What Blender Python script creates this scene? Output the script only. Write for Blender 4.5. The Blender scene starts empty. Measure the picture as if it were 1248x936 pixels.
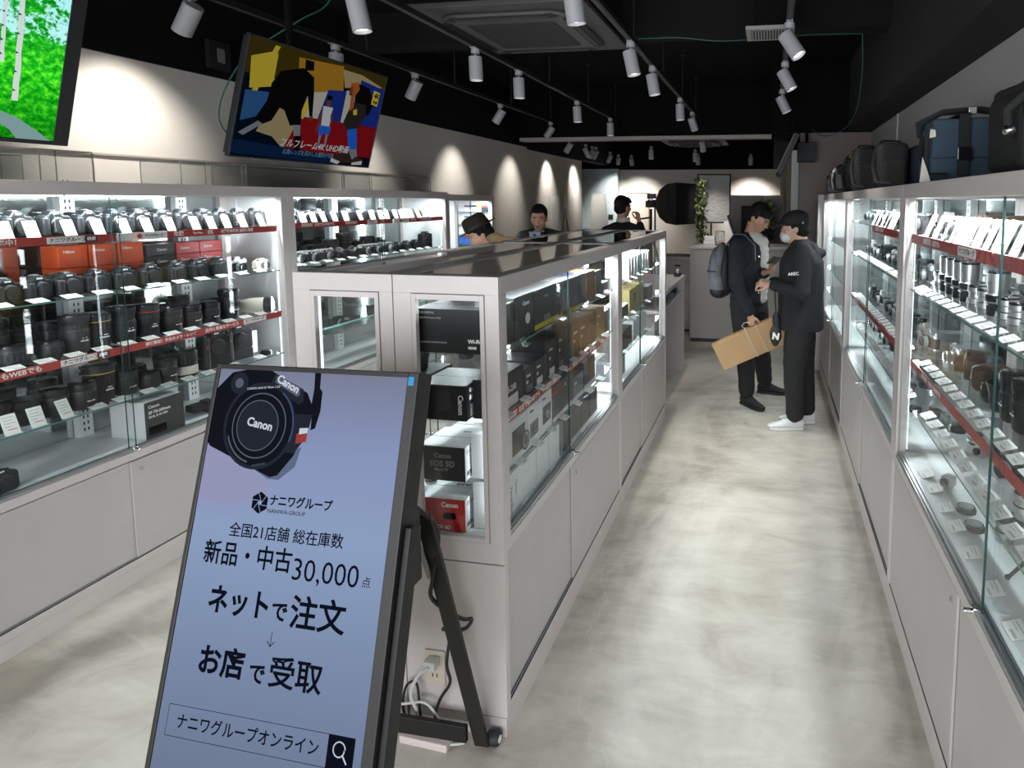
import bpy, bmesh, math, random
from mathutils import Vector, Matrix, Euler
random.seed(7)
sc = bpy.context.scene
COL = sc.collection
PI = math.pi

# ------------------------------------------------------------------ camera
cam_d = bpy.data.cameras.new('camera')
cam_d.sensor_fit = 'HORIZONTAL'; cam_d.sensor_width = 36.0
cam_d.lens = 740.0 * 36.0 / 1248.0
cam_d.shift_x = (624 - 811) / 1248.0
cam_d.shift_y = (314 - 468) / 1248.0
cam_d.clip_start = 0.05; cam_d.clip_end = 60
cam = bpy.data.objects.new('camera', cam_d); COL.objects.link(cam); sc.camera = cam
_yaw, _pit, _rol = -0.16977, 0.09298, 0.0041
fwd = Vector((math.sin(_yaw) * math.cos(_pit), math.cos(_yaw) * math.cos(_pit), -math.sin(_pit)))
rgt = Vector((math.cos(_yaw), -math.sin(_yaw), 0)); upv = rgt.cross(fwd)
r2 = rgt * math.cos(_rol) + upv * math.sin(_rol); u2 = -rgt * math.sin(_rol) + upv * math.cos(_rol)
cam.matrix_world = Matrix(((r2.x, u2.x, -fwd.x, 0), (r2.y, u2.y, -fwd.y, 0), (r2.z, u2.z, -fwd.z, 1.73), (0, 0, 0, 1)))

# ------------------------------------------------------------------ light level
sc.view_settings.view_transform = 'Standard'
try: sc.view_settings.look = 'None'
except Exception: pass
sc.view_settings.exposure = 0.0
sc.view_settings.gamma = 1.0
sc.view_settings.use_curve_mapping = False
sc.cycles.use_denoising = True
sc.cycles.max_bounces = 7; sc.cycles.diffuse_bounces = 3; sc.cycles.glossy_bounces = 3
sc.cycles.transmission_bounces = 4; sc.cycles.transparent_max_bounces = 24
sc.cycles.caustics_reflective = False; sc.cycles.caustics_refractive = False
sc.cycles.sample_clamp_indirect = 3.0
w = bpy.data.worlds.new('world'); sc.world = w; w.use_nodes = True
w.node_tree.nodes['Background'].inputs[0].default_value = (0.80, 0.88, 1.0, 1)
w.node_tree.nodes['Background'].inputs[1].default_value = 0.05

SPOT_W = 16.0
POST_W = 2.6           # per fill light added at a showcase end post
SPOT_K = 1.9          # gain of all ceiling spotlights
LED_W = 10.5            # per metre of showcase light strip
def area(name, loc, rot, sx, sy, power, col, parent=None):
    d = bpy.data.lights.new(name, 'AREA'); d.shape = 'RECTANGLE'; d.size = sx; d.size_y = sy
    d.energy = power; d.color = col
    o = bpy.data.objects.new(name, d); COL.objects.link(o); o.location = loc; o.rotation_euler = rot
    if parent: o.parent = parent
    return o
# daylight entering through the open shopfront behind the camera
area('shopfront_daylight', (-0.7, -2.4, 1.45), (PI / 2, 0, 0), 4.6, 2.3, 240, (0.90, 0.95, 1.0))

area('corridor_fill_light', (.72, 7.35, 2.40), (0, 0, 0), .3, .5, 60, (1.0, .97, .93))  # unseen fill light without a fixture, added to brighten the doorway jamb

# ------------------------------------------------------------------ materials
MATS = {}
def mat(name, col, rough=0.5, metal=0.0, emis=None, es=0.0, noise=0.0, nscale=20.0, bump=0.0, bscale=60.0, coat=0.0, spec=0.5):
    if name in MATS: return MATS[name]
    m = bpy.data.materials.new(name); m.use_nodes = True; MATS[name] = m
    nt = m.node_tree; b = nt.nodes['Principled BSDF']
    b.inputs['Base Color'].default_value = (*col, 1); b.inputs['Roughness'].default_value = rough
    b.inputs['Metallic'].default_value = metal; b.inputs['Specular IOR Level'].default_value = spec
    b.inputs['Coat Weight'].default_value = coat
    if emis: b.inputs['Emission Color'].default_value = (*emis, 1); b.inputs['Emission Strength'].default_value = es
    if noise or bump:
        tc = nt.nodes.new('ShaderNodeTexCoord')
    if noise:
        n = nt.nodes.new('ShaderNodeTexNoise'); n.inputs['Scale'].default_value = nscale; n.inputs['Detail'].default_value = 5
        nt.links.new(tc.outputs['Object'], n.inputs['Vector'])
        r = nt.nodes.new('ShaderNodeMapRange'); r.inputs[1].default_value = .3; r.inputs[2].default_value = .7
        r.inputs[3].default_value = 1 - noise; r.inputs[4].default_value = 1 + noise
        nt.links.new(n.outputs[0], r.inputs[0])
        mx = nt.nodes.new('ShaderNodeVectorMath'); mx.operation = 'SCALE'; mx.inputs[0].default_value = col
        nt.links.new(r.outputs[0], mx.inputs['Scale']); nt.links.new(mx.outputs[0], b.inputs['Base Color'])
    if bump:
        n2 = nt.nodes.new('ShaderNodeTexNoise'); n2.inputs['Scale'].default_value = bscale; n2.inputs['Detail'].default_value = 4
        nt.links.new(tc.outputs['Object'], n2.inputs['Vector'])
        bp = nt.nodes.new('ShaderNodeBump'); bp.inputs['Strength'].default_value = bump; bp.inputs['Distance'].default_value = .01
        nt.links.new(n2.outputs[0], bp.inputs['Height']); nt.links.new(bp.outputs[0], b.inputs['Normal'])
    return m
def lin(r, g, b):
    f = lambda c: (c / 255 / 12.92) if c / 255 <= 0.04045 else ((c / 255 + 0.055) / 1.055) ** 2.4
    return (f(r), f(g), f(b))
def emit(name, col, s):
    if name in MATS: return MATS[name]
    m = bpy.data.materials.new(name); m.use_nodes = True; MATS[name] = m
    nt = m.node_tree; nt.nodes.clear(); e = nt.nodes.new('ShaderNodeEmission'); o = nt.nodes.new('ShaderNodeOutputMaterial')
    e.inputs[0].default_value = (*col, 1); e.inputs[1].default_value = s; nt.links.new(e.outputs[0], o.inputs[0]); return m
def glassmat(name, tint=(0.95, 0.985, 0.975), rough=0.0, f=1.0, ior=1.5):
    m = bpy.data.materials.new(name); m.use_nodes = True; MATS[name] = m
    nt = m.node_tree; nt.nodes.clear()
    o = nt.nodes.new('ShaderNodeOutputMaterial'); t = nt.nodes.new('ShaderNodeBsdfTransparent'); g = nt.nodes.new('ShaderNodeBsdfGlossy')
    t.inputs[0].default_value = (*tint, 1); g.inputs['Roughness'].default_value = rough
    fr = nt.nodes.new('ShaderNodeFresnel'); fr.inputs['IOR'].default_value = ior
    mu = nt.nodes.new('ShaderNodeMath'); mu.operation = 'MULTIPLY'; mu.inputs[1].default_value = f; mu.use_clamp = True
    mx = nt.nodes.new('ShaderNodeMixShader')
    # the same fresnel whichever side of the pane is met
    geo = nt.nodes.new('ShaderNodeNewGeometry'); lw = nt.nodes.new('ShaderNodeVectorMath'); lw.operation = 'DOT_PRODUCT'
    nt.links.new(geo.outputs['Incoming'], lw.inputs[0]); nt.links.new(geo.outputs['Normal'], lw.inputs[1])
    ab = nt.nodes.new('ShaderNodeMath'); ab.operation = 'ABSOLUTE'; nt.links.new(lw.outputs['Value'], ab.inputs[0])
    om = nt.nodes.new('ShaderNodeMath'); om.operation = 'SUBTRACT'; om.inputs[0].default_value = 1; nt.links.new(ab.outputs[0], om.inputs[1])
    pw = nt.nodes.new('ShaderNodeMath'); pw.operation = 'POWER'; pw.inputs[1].default_value = 5; nt.links.new(om.outputs[0], pw.inputs[0])
    ma = nt.nodes.new('ShaderNodeMath'); ma.operation = 'MULTIPLY_ADD'; ma.inputs[1].default_value = .92 * f; ma.inputs[2].default_value = .04 * f
    ma.use_clamp = True; nt.links.new(pw.outputs[0], ma.inputs[0])
    nt.nodes.remove(fr); nt.nodes.remove(mu)
    nt.links.new(ma.outputs[0], mx.inputs[0]); nt.links.new(t.outputs[0], mx.inputs[1]); nt.links.new(g.outputs[0], mx.inputs[2]); nt.links.new(mx.outputs[0], o.inputs[0])
    return m
M_GLASS = glassmat('clear_glass', (0.982, 0.992, 0.99), f=.5)
M_SHELF = glassmat('shelf_glass', (0.982, 0.992, 0.99), f=.8)
M_TOPGL = glassmat('top_glass', (0.95, 0.965, 0.96), f=1.9)
M_ACRYL = glassmat('acrylic', (0.95, 0.96, 0.96), f=1.0)
M_EDGE = mat('glass_edge', (0.012, 0.05, 0.045), .15)
M_SEDGE = mat('shelf_edge_green', (0.10, 0.24, 0.21), .15)
M_LAM = mat('white_laminate', lin(204, 196, 193), .42, bump=.02, bscale=300, noise=.02)
M_LAMD = mat('white_laminate_door', lin(188, 182, 180), .45, noise=.025, nscale=8)
M_MIRR = mat('mirror_back', (0.60, 0.66, 0.66), .09, 1.0)
M_INT = mat('case_interior_white', lin(240, 242, 242), .5)
M_GAP = mat('dark_gap', (0.02, 0.02, 0.02), .7)
M_ALU = mat('aluminium', (0.42, 0.43, 0.44), .35, .8)
M_CHR = mat('chrome', (0.8, 0.8, 0.8), .12, 1.0)
M_LED = emit('led_tube', (0.86, 0.95, 1.0), 9.0)
M_RED = mat('red_rail', lin(168, 38, 34), .4)
M_WHT = mat('white_print', lin(235, 235, 232), .5)
M_CARD = mat('price_card_paper', lin(238, 238, 232), .6)
M_CARDP = mat('price_card_print', lin(188, 188, 186), .6)
M_CARDR = mat('price_card_red_print', lin(200, 60, 50), .6)
M_BLK = mat('black_plastic', (0.010, 0.011, 0.013), .5, bump=.03, bscale=400, spec=.4)
M_BLK2 = mat('black_rubber', (0.017, 0.018, 0.020), .62, bump=.1, bscale=500)
M_BLKG = mat('black_gloss', (0.010, 0.011, 0.013), .12)
M_GRY = mat('dark_grey', (0.035, 0.036, 0.038), .45)
M_SIL = mat('silver_metal', (0.55, 0.56, 0.57), .3, .85)
M_IVO = mat('ivory_white', lin(214, 208, 192), .4)
M_GOLD = mat('gold_ring', (0.55, 0.38, 0.10), .3, .8)
M_REDR = mat('red_ring', (0.5, 0.02, 0.02), .35)
M_LENSG = mat('lens_glass', (0.012, 0.012, 0.03), .05, coat=1)
M_OLIVE = mat('olive_camo', (0.10, 0.085, 0.04), .6, noise=.5, nscale=60)
M_BROWN = mat('brown_leather', (0.06, 0.028, 0.016), .5, bump=.1, bscale=200)
M_TAN = mat('tan_leather', (0.08, 0.042, 0.022), .5)

# ------------------------------------------------------------------ mesh builder
class MB:
    def __init__(s): s.bm = bmesh.new(); s.mi = 0
    def m(s, i): s.mi = i; return s
    def _f(s, vs):
        try:
            f = s.bm.faces.new(vs); f.material_index = s.mi; return f
        except ValueError: return None
    def box(s, x0, x1, y0, y1, z0, z1, mi=None, xf=None):
        if mi is not None: s.mi = mi
        c = [(x0, y0, z0), (x1, y0, z0), (x1, y1, z0), (x0, y1, z0), (x0, y0, z1), (x1, y0, z1), (x1, y1, z1), (x0, y1, z1)]
        if xf is not None: c = [xf @ Vector(p) for p in c]
        v = [s.bm.verts.new(p) for p in c]
        for f in ((0, 3, 2, 1), (4, 5, 6, 7), (0, 1, 5, 4), (1, 2, 6, 5), (2, 3, 7, 6), (3, 0, 4, 7)): s._f([v[i] for i in f])
        return s
    def quad(s, pts, mi=None):
        if mi is not None: s.mi = mi
        s._f([s.bm.verts.new(p) for p in pts]); return s
    def prism(s, poly, d0, d1, axis='y', mi=None, xf=None):
        """poly of 2-D points extruded along an axis"""
        if mi is not None: s.mi = mi
        def P(a, b, d):
            p = {'y': (a, d, b), 'x': (d, a, b), 'z': (a, b, d)}[axis]
            return xf @ Vector(p) if xf is not None else p
        A = [s.bm.verts.new(P(a, b, d0)) for a, b in poly]; B = [s.bm.verts.new(P(a, b, d1)) for a, b in poly]
        n = len(poly)
        s._f(A); s._f(B[::-1])
        for i in range(n): s._f([A[i], B[i], B[(i + 1) % n], A[(i + 1) % n]])
        return s
    def ring_loft(s, rings, mi=None, cap=True, mis=None):
        R = [[s.bm.verts.new(p) for p in r] for r in rings]
        n = len(rings[0])
        for k in range(len(R) - 1):
            if mis: s.mi = mis[k]
            elif mi is not None: s.mi = mi
            for i in range(n): s._f([R[k][i], R[k][(i + 1) % n], R[k + 1][(i + 1) % n], R[k + 1][i]])
        if cap:
            s._f(R[0][::-1]); s._f(R[-1])
        return s
    def lathe(s, prof, c=(0, 0, 0), axis='z', n=20, mi=None, mis=None, xf=None):
        """prof: list of (radius, height)"""
        rings = []
        for r, h in prof:
            r = max(r, 1e-5); ring = []
            for i in range(n):
                a = 2 * PI * i / n; x, y = r * math.cos(a), r * math.sin(a)
                p = {'z': (x, y, h), 'y': (x, -h, y), 'x': (h, x, y)}[axis]
                p = Vector((p[0] + c[0], p[1] + c[1], p[2] + c[2]))
                if xf is not None: p = xf @ p
                ring.append(p)
            rings.append(ring)
        return s.ring_loft(rings, mi=mi, mis=mis)
    def tube(s, pts, rad, n=10, mi=None, cap=True, flat=1.0):
        pts = [Vector(p) for p in pts]
        if not isinstance(rad, (list, tuple)): rad = [rad] * len(pts)
        rings = []; up = None
        for i, p in enumerate(pts):
            t = (pts[min(i + 1, len(pts) - 1)] - pts[max(i - 1, 0)]).normalized()
            if up is None:
                up = Vector((0, 0, 1)) if abs(t.z) < .9 else Vector((0, 1, 0))
            a = t.cross(up).normalized(); up = a.cross(t).normalized()
            rings.append([p + (a * math.cos(2 * PI * k / n) + up * math.sin(2 * PI * k / n) * flat) * rad[i] for k in range(n)])
        return s.ring_loft(rings, mi=mi, cap=cap)
    def ball(s, c, r, mi=None, rot=None, seg=16, rings=10):
        if mi is not None: s.mi = mi
        if not isinstance(r, (tuple, list)): r = (r, r, r)
        mtx = Matrix.Translation(c) @ ((rot.to_matrix().to_4x4()) if rot is not None else Matrix()) @ Matrix.Diagonal((*r, 1))
        g = bmesh.ops.create_uvsphere(s.bm, u_segments=seg, v_segments=rings, radius=1, matrix=mtx)
        fs = set()
        for v in g['verts']:
            for f in v.link_faces: fs.add(f)
        for f in fs: f.material_index = s.mi
        return s
    def build(s, name, mats, parent=None, loc=None, rot=None, bevel=0.0, smooth=False, segs=2, recalc=True):
        if recalc: bmesh.ops.recalc_face_normals(s.bm, faces=s.bm.faces)
        me = bpy.data.meshes.new(name); s.bm.to_mesh(me); s.bm.free()
        if not isinstance(mats, (list, tuple)): mats = [mats]
        for m_ in mats: me.materials.append(m_)
        if smooth:
            me.polygons.foreach_set('use_smooth', [True] * len(me.polygons))
            try: me.set_sharp_from_angle(angle=math.radians(38))
            except Exception: pass
        o = bpy.data.objects.new(name, me); COL.objects.link(o)
        if parent: o.parent = parent
        if loc is not None: o.location = loc
        if rot is not None: o.rotation_euler = rot
        if bevel:
            b = o.modifiers.new('bevel', 'BEVEL'); b.width = bevel; b.segments = segs; b.limit_method = 'ANGLE'; b.angle_limit = math.radians(40)
        return o
def thing(name, label, cat, loc=(0, 0, 0), rz=0, group=None, rot=None):
    o = bpy.data.objects.new(name, None); COL.objects.link(o); o.location = loc; o.empty_display_size = .05
    o.rotation_euler = rot if rot is not None else (0, 0, rz)
    return tag(o, label, cat, group)
def tag(o, label, cat, group=None):
    o['label'] = label; o['category'] = cat
    if group: o['group'] = group
    return o
def struct(o): o['kind'] = 'structure'; return o
KIDS = {}
def kids(o):
    if o.name not in KIDS: KIDS[o.name] = [c for c in COL.objects if c.parent == o]
    return KIDS[o.name]
def dup(root, loc, rz, label, group=None, scale=None, rot=None):
    def rec(o, par):
        c = o.copy(); COL.objects.link(c); c.parent = par
        for ch in PROTO_KIDS.get(o.name, []): rec(ch, c)
        return c
    r = rec(root, None); r.location = loc; r.rotation_euler = rot if rot is not None else (0, 0, rz)
    if scale: r.scale = scale if isinstance(scale, (tuple, list)) else (scale,) * 3
    r['label'] = label
    if group: r['group'] = group
    return r
PROTO_KIDS = {}
def register(root):
    def rec(o):
        ch = [c for c in COL.objects if c.parent == o]; PROTO_KIDS[o.name] = ch
        for c in ch: rec(c)
    rec(root); return root
def text(body, size, parent, mtx, m_, name='lettering', align='LEFT', bold=0.0, sx=1.0, depth=.0004, shear=0.0, spacing=1.0):
    c = bpy.data.curves.new(name, 'FONT'); c.body = body; c.size = size; c.align_x = align; c.align_y = 'CENTER'
    c.offset = bold; c.extrude = depth; c.shear = shear; c.space_character = spacing; c.resolution_u = 3
    c.materials.append(m_)
    tmp = bpy.data.objects.new('tmp', c); COL.objects.link(tmp); bpy.context.view_layer.update()
    me = bpy.data.meshes.new_from_object(tmp.evaluated_get(bpy.context.evaluated_depsgraph_get()))
    bpy.data.objects.remove(tmp); bpy.data.curves.remove(c)
    o = bpy.data.objects.new(name, me); COL.objects.link(o); o.parent = parent
    o.matrix_local = mtx @ Matrix.Diagonal((sx, 1, 1, 1))
    return o
ORD = ['first', 'second', 'third', 'fourth', 'fifth', 'sixth', 'seventh', 'eighth', 'ninth', 'tenth', 'eleventh', 'twelfth', 'thirteenth', 'fourteenth', 'fifteenth',
       'sixteenth', 'seventeenth', 'eighteenth', 'nineteenth', 'twentieth'] + ['twenty-' + x for x in ('first', 'second', 'third', 'fourth', 'fifth', 'sixth', 'seventh', 'eighth', 'ninth')] + ['thirtieth', 'thirty-first', 'thirty-second']
# ------------------------------------------------------------------ room shell
def concrete():
    m = bpy.data.materials.new('polished_concrete'); m.use_nodes = True; nt = m.node_tree; b = nt.nodes['Principled BSDF']
    tc = nt.nodes.new('ShaderNodeTexCoord'); N = nt.nodes.new; L = nt.links.new
    n1 = N('ShaderNodeTexNoise'); n1.inputs['Scale'].default_value = 1.1; n1.inputs['Detail'].default_value = 8; n1.inputs['Roughness'].default_value = .62; n1.inputs['Distortion'].default_value = .8
    n2 = N('ShaderNodeTexNoise'); n2.inputs['Scale'].default_value = 7; n2.inputs['Distortion'].default_value = .6; n2.inputs['Roughness'].default_value = .65; n2.inputs['Detail'].default_value = 8
    mp = N('ShaderNodeMapping'); mp.inputs['Scale'].default_value = (1, .6, 1); L(tc.outputs['Object'], mp.inputs[0]); L(mp.outputs[0], n1.inputs['Vector'])
    mp2 = N('ShaderNodeMapping'); mp2.inputs['Scale'].default_value = (.45, 1.1, 1); L(tc.outputs['Object'], mp2.inputs[0]); L(mp2.outputs[0], n2.inputs['Vector'])
    ad = N('ShaderNodeMath'); ad.operation = 'MULTIPLY_ADD'; ad.inputs[1].default_value = .45; L(n2.outputs[0], ad.inputs[0]); L(n1.outputs[0], ad.inputs[2])
    cr = N('ShaderNodeValToRGB'); cr.color_ramp.elements[0].position = .58; cr.color_ramp.elements[0].color = (*lin(154, 146, 134), 1)
    cr.color_ramp.elements[1].position = .86; cr.color_ramp.elements[1].color = (*lin(206, 199, 187), 1)
    e = cr.color_ramp.elements.new(.72); e.color = (*lin(186, 178, 166), 1)
    L(ad.outputs[0], cr.inputs[0])
    # hairline cracks
    v = N('ShaderNodeTexVoronoi'); v.feature = 'DISTANCE_TO_EDGE'; v.inputs['Scale'].default_value = .55
    n3 = N('ShaderNodeTexNoise'); n3.inputs['Scale'].default_value = 2.5; n3.inputs['Detail'].default_value = 6; L(tc.outputs['Object'], n3.inputs['Vector'])
    vm = N('ShaderNodeVectorMath'); vm.operation = 'MULTIPLY_ADD'; vm.inputs[1].default_value = (.5, .5, .5); L(n3.outputs['Color'], vm.inputs[0]); L(tc.outputs['Object'], vm.inputs[2]); L(vm.outputs[0], v.inputs['Vector'])
    lt = N('ShaderNodeMath'); lt.operation = 'LESS_THAN'; lt.inputs[1].default_value = .0025; L(v.outputs['Distance'], lt.inputs[0])
    mu = N('ShaderNodeMath'); mu.operation = 'MULTIPLY'; mu.inputs[1].default_value = .22; L(lt.outputs[0], mu.inputs[0])
    mx = N('ShaderNodeMix'); mx.data_type = 'RGBA'; L(mu.outputs[0], mx.inputs[0]); L(cr.outputs[0], mx.inputs[6]); mx.inputs[7].default_value = (*lin(205, 203, 192), 1)
    L(mx.outputs[2], b.inputs['Base Color'])
    mr = N('ShaderNodeMapRange'); mr.inputs[3].default_value = .28; mr.inputs[4].default_value = .48; L(n1.outputs[0], mr.inputs[0]); L(mr.outputs[0], b.inputs['Roughness'])
    b.inputs['Specular IOR Level'].default_value = .45
    bp = N('ShaderNodeBump'); bp.inputs['Strength'].default_value = .06; bp.inputs['Distance'].default_value = .01; L(n2.outputs[0], bp.inputs['Height']); L(bp.outputs[0], b.inputs['Normal'])
    return m
M_FLOOR = concrete()
M_WALL = mat('warm_white_wall', lin(214, 208, 200), .8, noise=.025, nscale=3, bump=.05, bscale=40)
M_WALLR = mat('grey_wallpaper', lin(176, 174, 172), .8, noise=.05, nscale=40, bump=.05, bscale=80)
M_CEIL = mat('black_ceiling', (0.0022, 0.0022, 0.0024), .9, spec=.2)
M_SOFF = mat('charcoal_soffit', (0.030, 0.030, 0.030), .85, spec=.2)
M_BEAM = mat('grey_beam', (0.009, 0.009, 0.009), .9, spec=.2)
def slab(name, x0, x1, y0, y1, z0, z1, m_):
    return struct(MB().box(x0, x1, y0, y1, z0, z1).build(name, m_))
slab('floor', -4.2, 2.2, -2.6, 13.2, -.1, 0, M_FLOOR)
slab('ceiling', -4.2, 2.2, -2.6, 13.2, 3.15, 3.25, M_CEIL)
slab('wall_left', -3.45, -3.27, -2.6, 7.9, 0, 2.45, M_WALL)
slab('wall_left_upper', -3.47, -3.25, -2.6, 12.9, 2.45, 3.15, M_CEIL)
slab('wall_left_rear', -3.45, -3.27, 7.9, 10.35, 0, 2.42, M_WALL)
slab('wall_back', -4.1, .3, 12.6, 12.75, 0, 2.38, M_WALL)
slab('wall_back_upper', -4.1, 1.1, 12.4, 12.75, 2.38, 3.15, M_CEIL)
M_BLUEW = mat('speckled_blue_grey_wall', lin(176, 190, 196), .7, noise=.45, nscale=45)
slab('wall_alcove', -4.1, -3.1, 12.2, 12.35, 0, 2.38, M_BLUEW)
slab('wall_alcove_side', -4.2, -4.05, 10.3, 12.6, 0, 2.42, M_WALL)
slab('wall_right', 1.02, 1.15, -2.6, 6.8, 0, 3.15, M_WALLR)
slab('trim_wallpaper_seam', 1.012, 1.02, 5.3, 5.33, 1.7, 2.45, mat('seam', lin(200, 198, 195), .7))
slab('wall_right_end', .30, 1.02, 6.65, 6.78, 0, 2.45, mat('taupe_end_wall', lin(128, 118, 112), .8, noise=.04, nscale=20))
slab('wall_right_end_upper', .0, 1.02, 6.6, 6.78, 2.45, 3.15, M_CEIL)
slab('wall_right_rear', .20, .36, 8.05, 12.6, 0, 2.38, mat('rear_grey_wall', lin(120, 112, 106), .8))
slab('trim_doorway_jamb', .262, .352, 8.0, 8.05, 0, 2.38, mat('white_jamb', lin(240, 240, 238), .5))
slab('wall_right_rear_upper', .05, 1.02, 6.78, 12.6, 2.38, 3.15, M_CEIL)
slab('wall_service_corridor', 1.02, 1.1, 6.78, 8.4, 0, 2.45, M_WALLR)
slab('trim_soffit', .775, 1.02, -2.6, 6.55, 2.45, 3.15, M_SOFF)
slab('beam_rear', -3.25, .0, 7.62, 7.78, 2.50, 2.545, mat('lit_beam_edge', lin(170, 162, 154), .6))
slab('beam_rear_upper', -3.25, .0, 7.66, 7.76, 2.545, 3.15, M_CEIL)
slab('beam_front', -3.25, .775, 4.36, 4.56, 2.90, 3.15, M_BEAM)
# thin wall batten above the left showcases (the cable trunking on the wall)
slab('trim_wall_batten', -3.27, -3.255, -1, 5.4, 1.945, 1.955, mat('batten_grey', lin(168, 160, 152), .6))
# rear left door outlines in the wall
def wall_door(n, y0, y1):
    o = MB().box(-3.27, -3.258, y0, y1, 0, 1.79).build('door_%d' % n, mat('white_door', lin(226, 223, 218), .45), bevel=.003); struct(o)
    MB().box(-3.258, -3.246, y0 + .08, y0 + .10, .95, 1.2).build('door_handle', M_GRY, parent=o)
wall_door(1, 8.72, 9.14); wall_door(2, 9.42, 9.92)
o = MB().box(-2.95, -2.52, 12.585, 12.6, 0, 1.88).build('door_3', mat('cream_door', lin(196, 184, 172), .6)); struct(o)
MB().box(-2.95, -2.52, 12.58, 12.586, 1.88, 1.9).box(-2.97, -2.95, 12.58, 12.586, 0, 1.9).box(-2.52, -2.50, 12.58, 12.586, 0, 1.9).build('door_frame', mat('brown_outline', lin(120, 104, 94), .6), parent=o)

# ------------------------------------------------------------------ ceiling plant
def track(x, y0, y1, label):
    t = thing('lighting_track', label, 'lighting track', (x, y0, 2.71))
    MB().box(-.018, .018, 0, y1 - y0, 0, .03, 0).box(-.006, .006, .02, y1 - y0 - .02, -.002, .0, 1).build('rail', [M_BLK, M_GRY], t)
    n = int((y1 - y0) / 1.3) + 1
    for i in range(n + 1):
        y = .1 + i * (y1 - y0 - .2) / n
        MB().lathe([(.006, .03), (.006, .44)], (0, y, 0), n=8).lathe([(.02, .43), (.02, .44)], (0, y, 0), n=12).build('hanger_rod', M_BLK, t)
track(-2.74, 1.4, 7.5, 'long black ceiling track nearest the white wall')
track(-1.90, 1.6, 7.5, 'long black ceiling track between wall-side track and air conditioner')
track(-0.87, 1.6, 7.2, 'long black ceiling track above the middle showcases')
track(0.085, 2.2, 7.2, 'long black ceiling track above the aisle by the bags')
M_SPOT = mat('spotlight_white', lin(172, 172, 176), .4)
M_LENS = emit('spot_lens', (1, .97, .92), 3.0)
def spot_proto():
    t = thing('ceiling_spotlight', 'x', 'spotlight')
    b = MB().lathe([(.028, 0), (.028, .03), (.022, .034)], (0, 0, -.036), n=16).box(-.018, .018, -.045, .045, -.004, .0)
    b.build('adapter', M_SPOT, t, smooth=True)
    MB().tube([(.0, 0, -.035), (.0, 0, -.075)], .007, 8).box(-.006, .006, -.012, .012, -.085, -.05).build('stem', M_SPOT, t)
    return t
spot_base = spot_proto()
def spot_head(parent, tilt):
    # head hangs beside the stem; tilt is a rotation
    o = MB().lathe([(.0, .075), (.040, .075), (.0425, .072), (.0425, -.075), (.038, -.075), (.034, -.060)], n=24, mi=0).build('lamp_head', M_SPOT, parent, smooth=True)
    MB().lathe([(.0, -.058), (.034, -.058), (.034, -.0605), (.0, -.0605)], n=24).build('lens', M_LENS, o)
    return o
head_mesh = None
def add_spot(x, y, d, label, power=None, z=2.71, on=True, cone=50):
    """d: direction the head points"""
    global head_mesh
    t = dup(spot_base, (x, y, z), 0, label, 'white ceiling spotlights')
    d = Vector(d).normalized()
    q = (-d).to_track_quat('Z', 'Y')
    if head_mesh is None:
        h = spot_head(None, None); head_mesh = h; h.parent = t; L_ = [c for c in COL.objects if c.parent == h][0]
        head_mesh = (h, L_)
    else:
        h = head_mesh[0].copy(); COL.objects.link(h); h.parent = t
        l2 = head_mesh[1].copy(); COL.objects.link(l2); l2.parent = h
    h.rotation_mode = 'QUATERNION'; h.rotation_quaternion = q
    h.location = Vector((0, 0, -.10)) + d * .03
    if on:
        ld = bpy.data.lights.new('spot_lamp', 'SPOT'); ld.energy = (power or SPOT_W) * SPOT_K; ld.spot_size = math.radians(cone); ld.spot_blend = 1.0
        ld.color = (1, .955, .89); ld.shadow_soft_size = .03
        lo = bpy.data.objects.new('spot_lamp', ld); COL.objects.link(lo); lo.parent = t
        lo.rotation_mode = 'QUATERNION'; lo.rotation_quaternion = q; lo.location = h.location + d * .075
PROTO_KIDS[spot_base.name] = [c for c in COL.objects if c.parent == spot_base]
SP = []
for y, d, p, *cc in ((1.75, (-.2, 0, -1), 12), (2.56, (-.80, .12, -1), 24, 86), (3.55, (.0, -.1, -1), 10), (4.43, (-.62, .1, -1), 14, 70), (5.95, (-.66, -.05, -1), 20, 66), (7.4, (-.66, -.1, -1), 20, 66)):
    SP.append((-2.74, y, d, p, *cc))
for y, d, p in ((2.62, (.18, .05, -1), 16), (3.77, (.03, 0, -1), 16), (4.46, (.03, .0, -1), 16), (5.88, (.05, 0, -1), 16), (7.15, (.02, 0, -1), 16)): SP.append((-1.90, y, d, p))
for y, d, p in ((2.65, (.12, .1, -1), 14), (3.77, (.22, .0, -1), 26), (4.48, (.18, .0, -1), 26), (5.87, (.05, .0, -1), 20), (6.8, (.30, .42, -1), 34)): SP.append((-.87, y, d, p))
for y, d, p in ((3.5, (.62, -.25, -1), 12), (4.47, (.55, -.1, -1), 12), (5.56, (.50, .0, -1), 12)): SP.append((.085, y, d, p))
TN = {-2.74: 'track nearest the white wall', -1.90: 'second track from the white wall', -.87: 'track above the middle showcases', .085: 'track above the bag-side aisle'}
cnt = {}
for x, y, d, p, *cc in SP:
    k = cnt.get(x, 0); cnt[x] = k + 1
    add_spot(x, y, d, 'white cylinder spotlight on the %s, %s from the entrance' % (TN[x], ORD[k]), p, cone=cc[0] if cc else 50)
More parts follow.
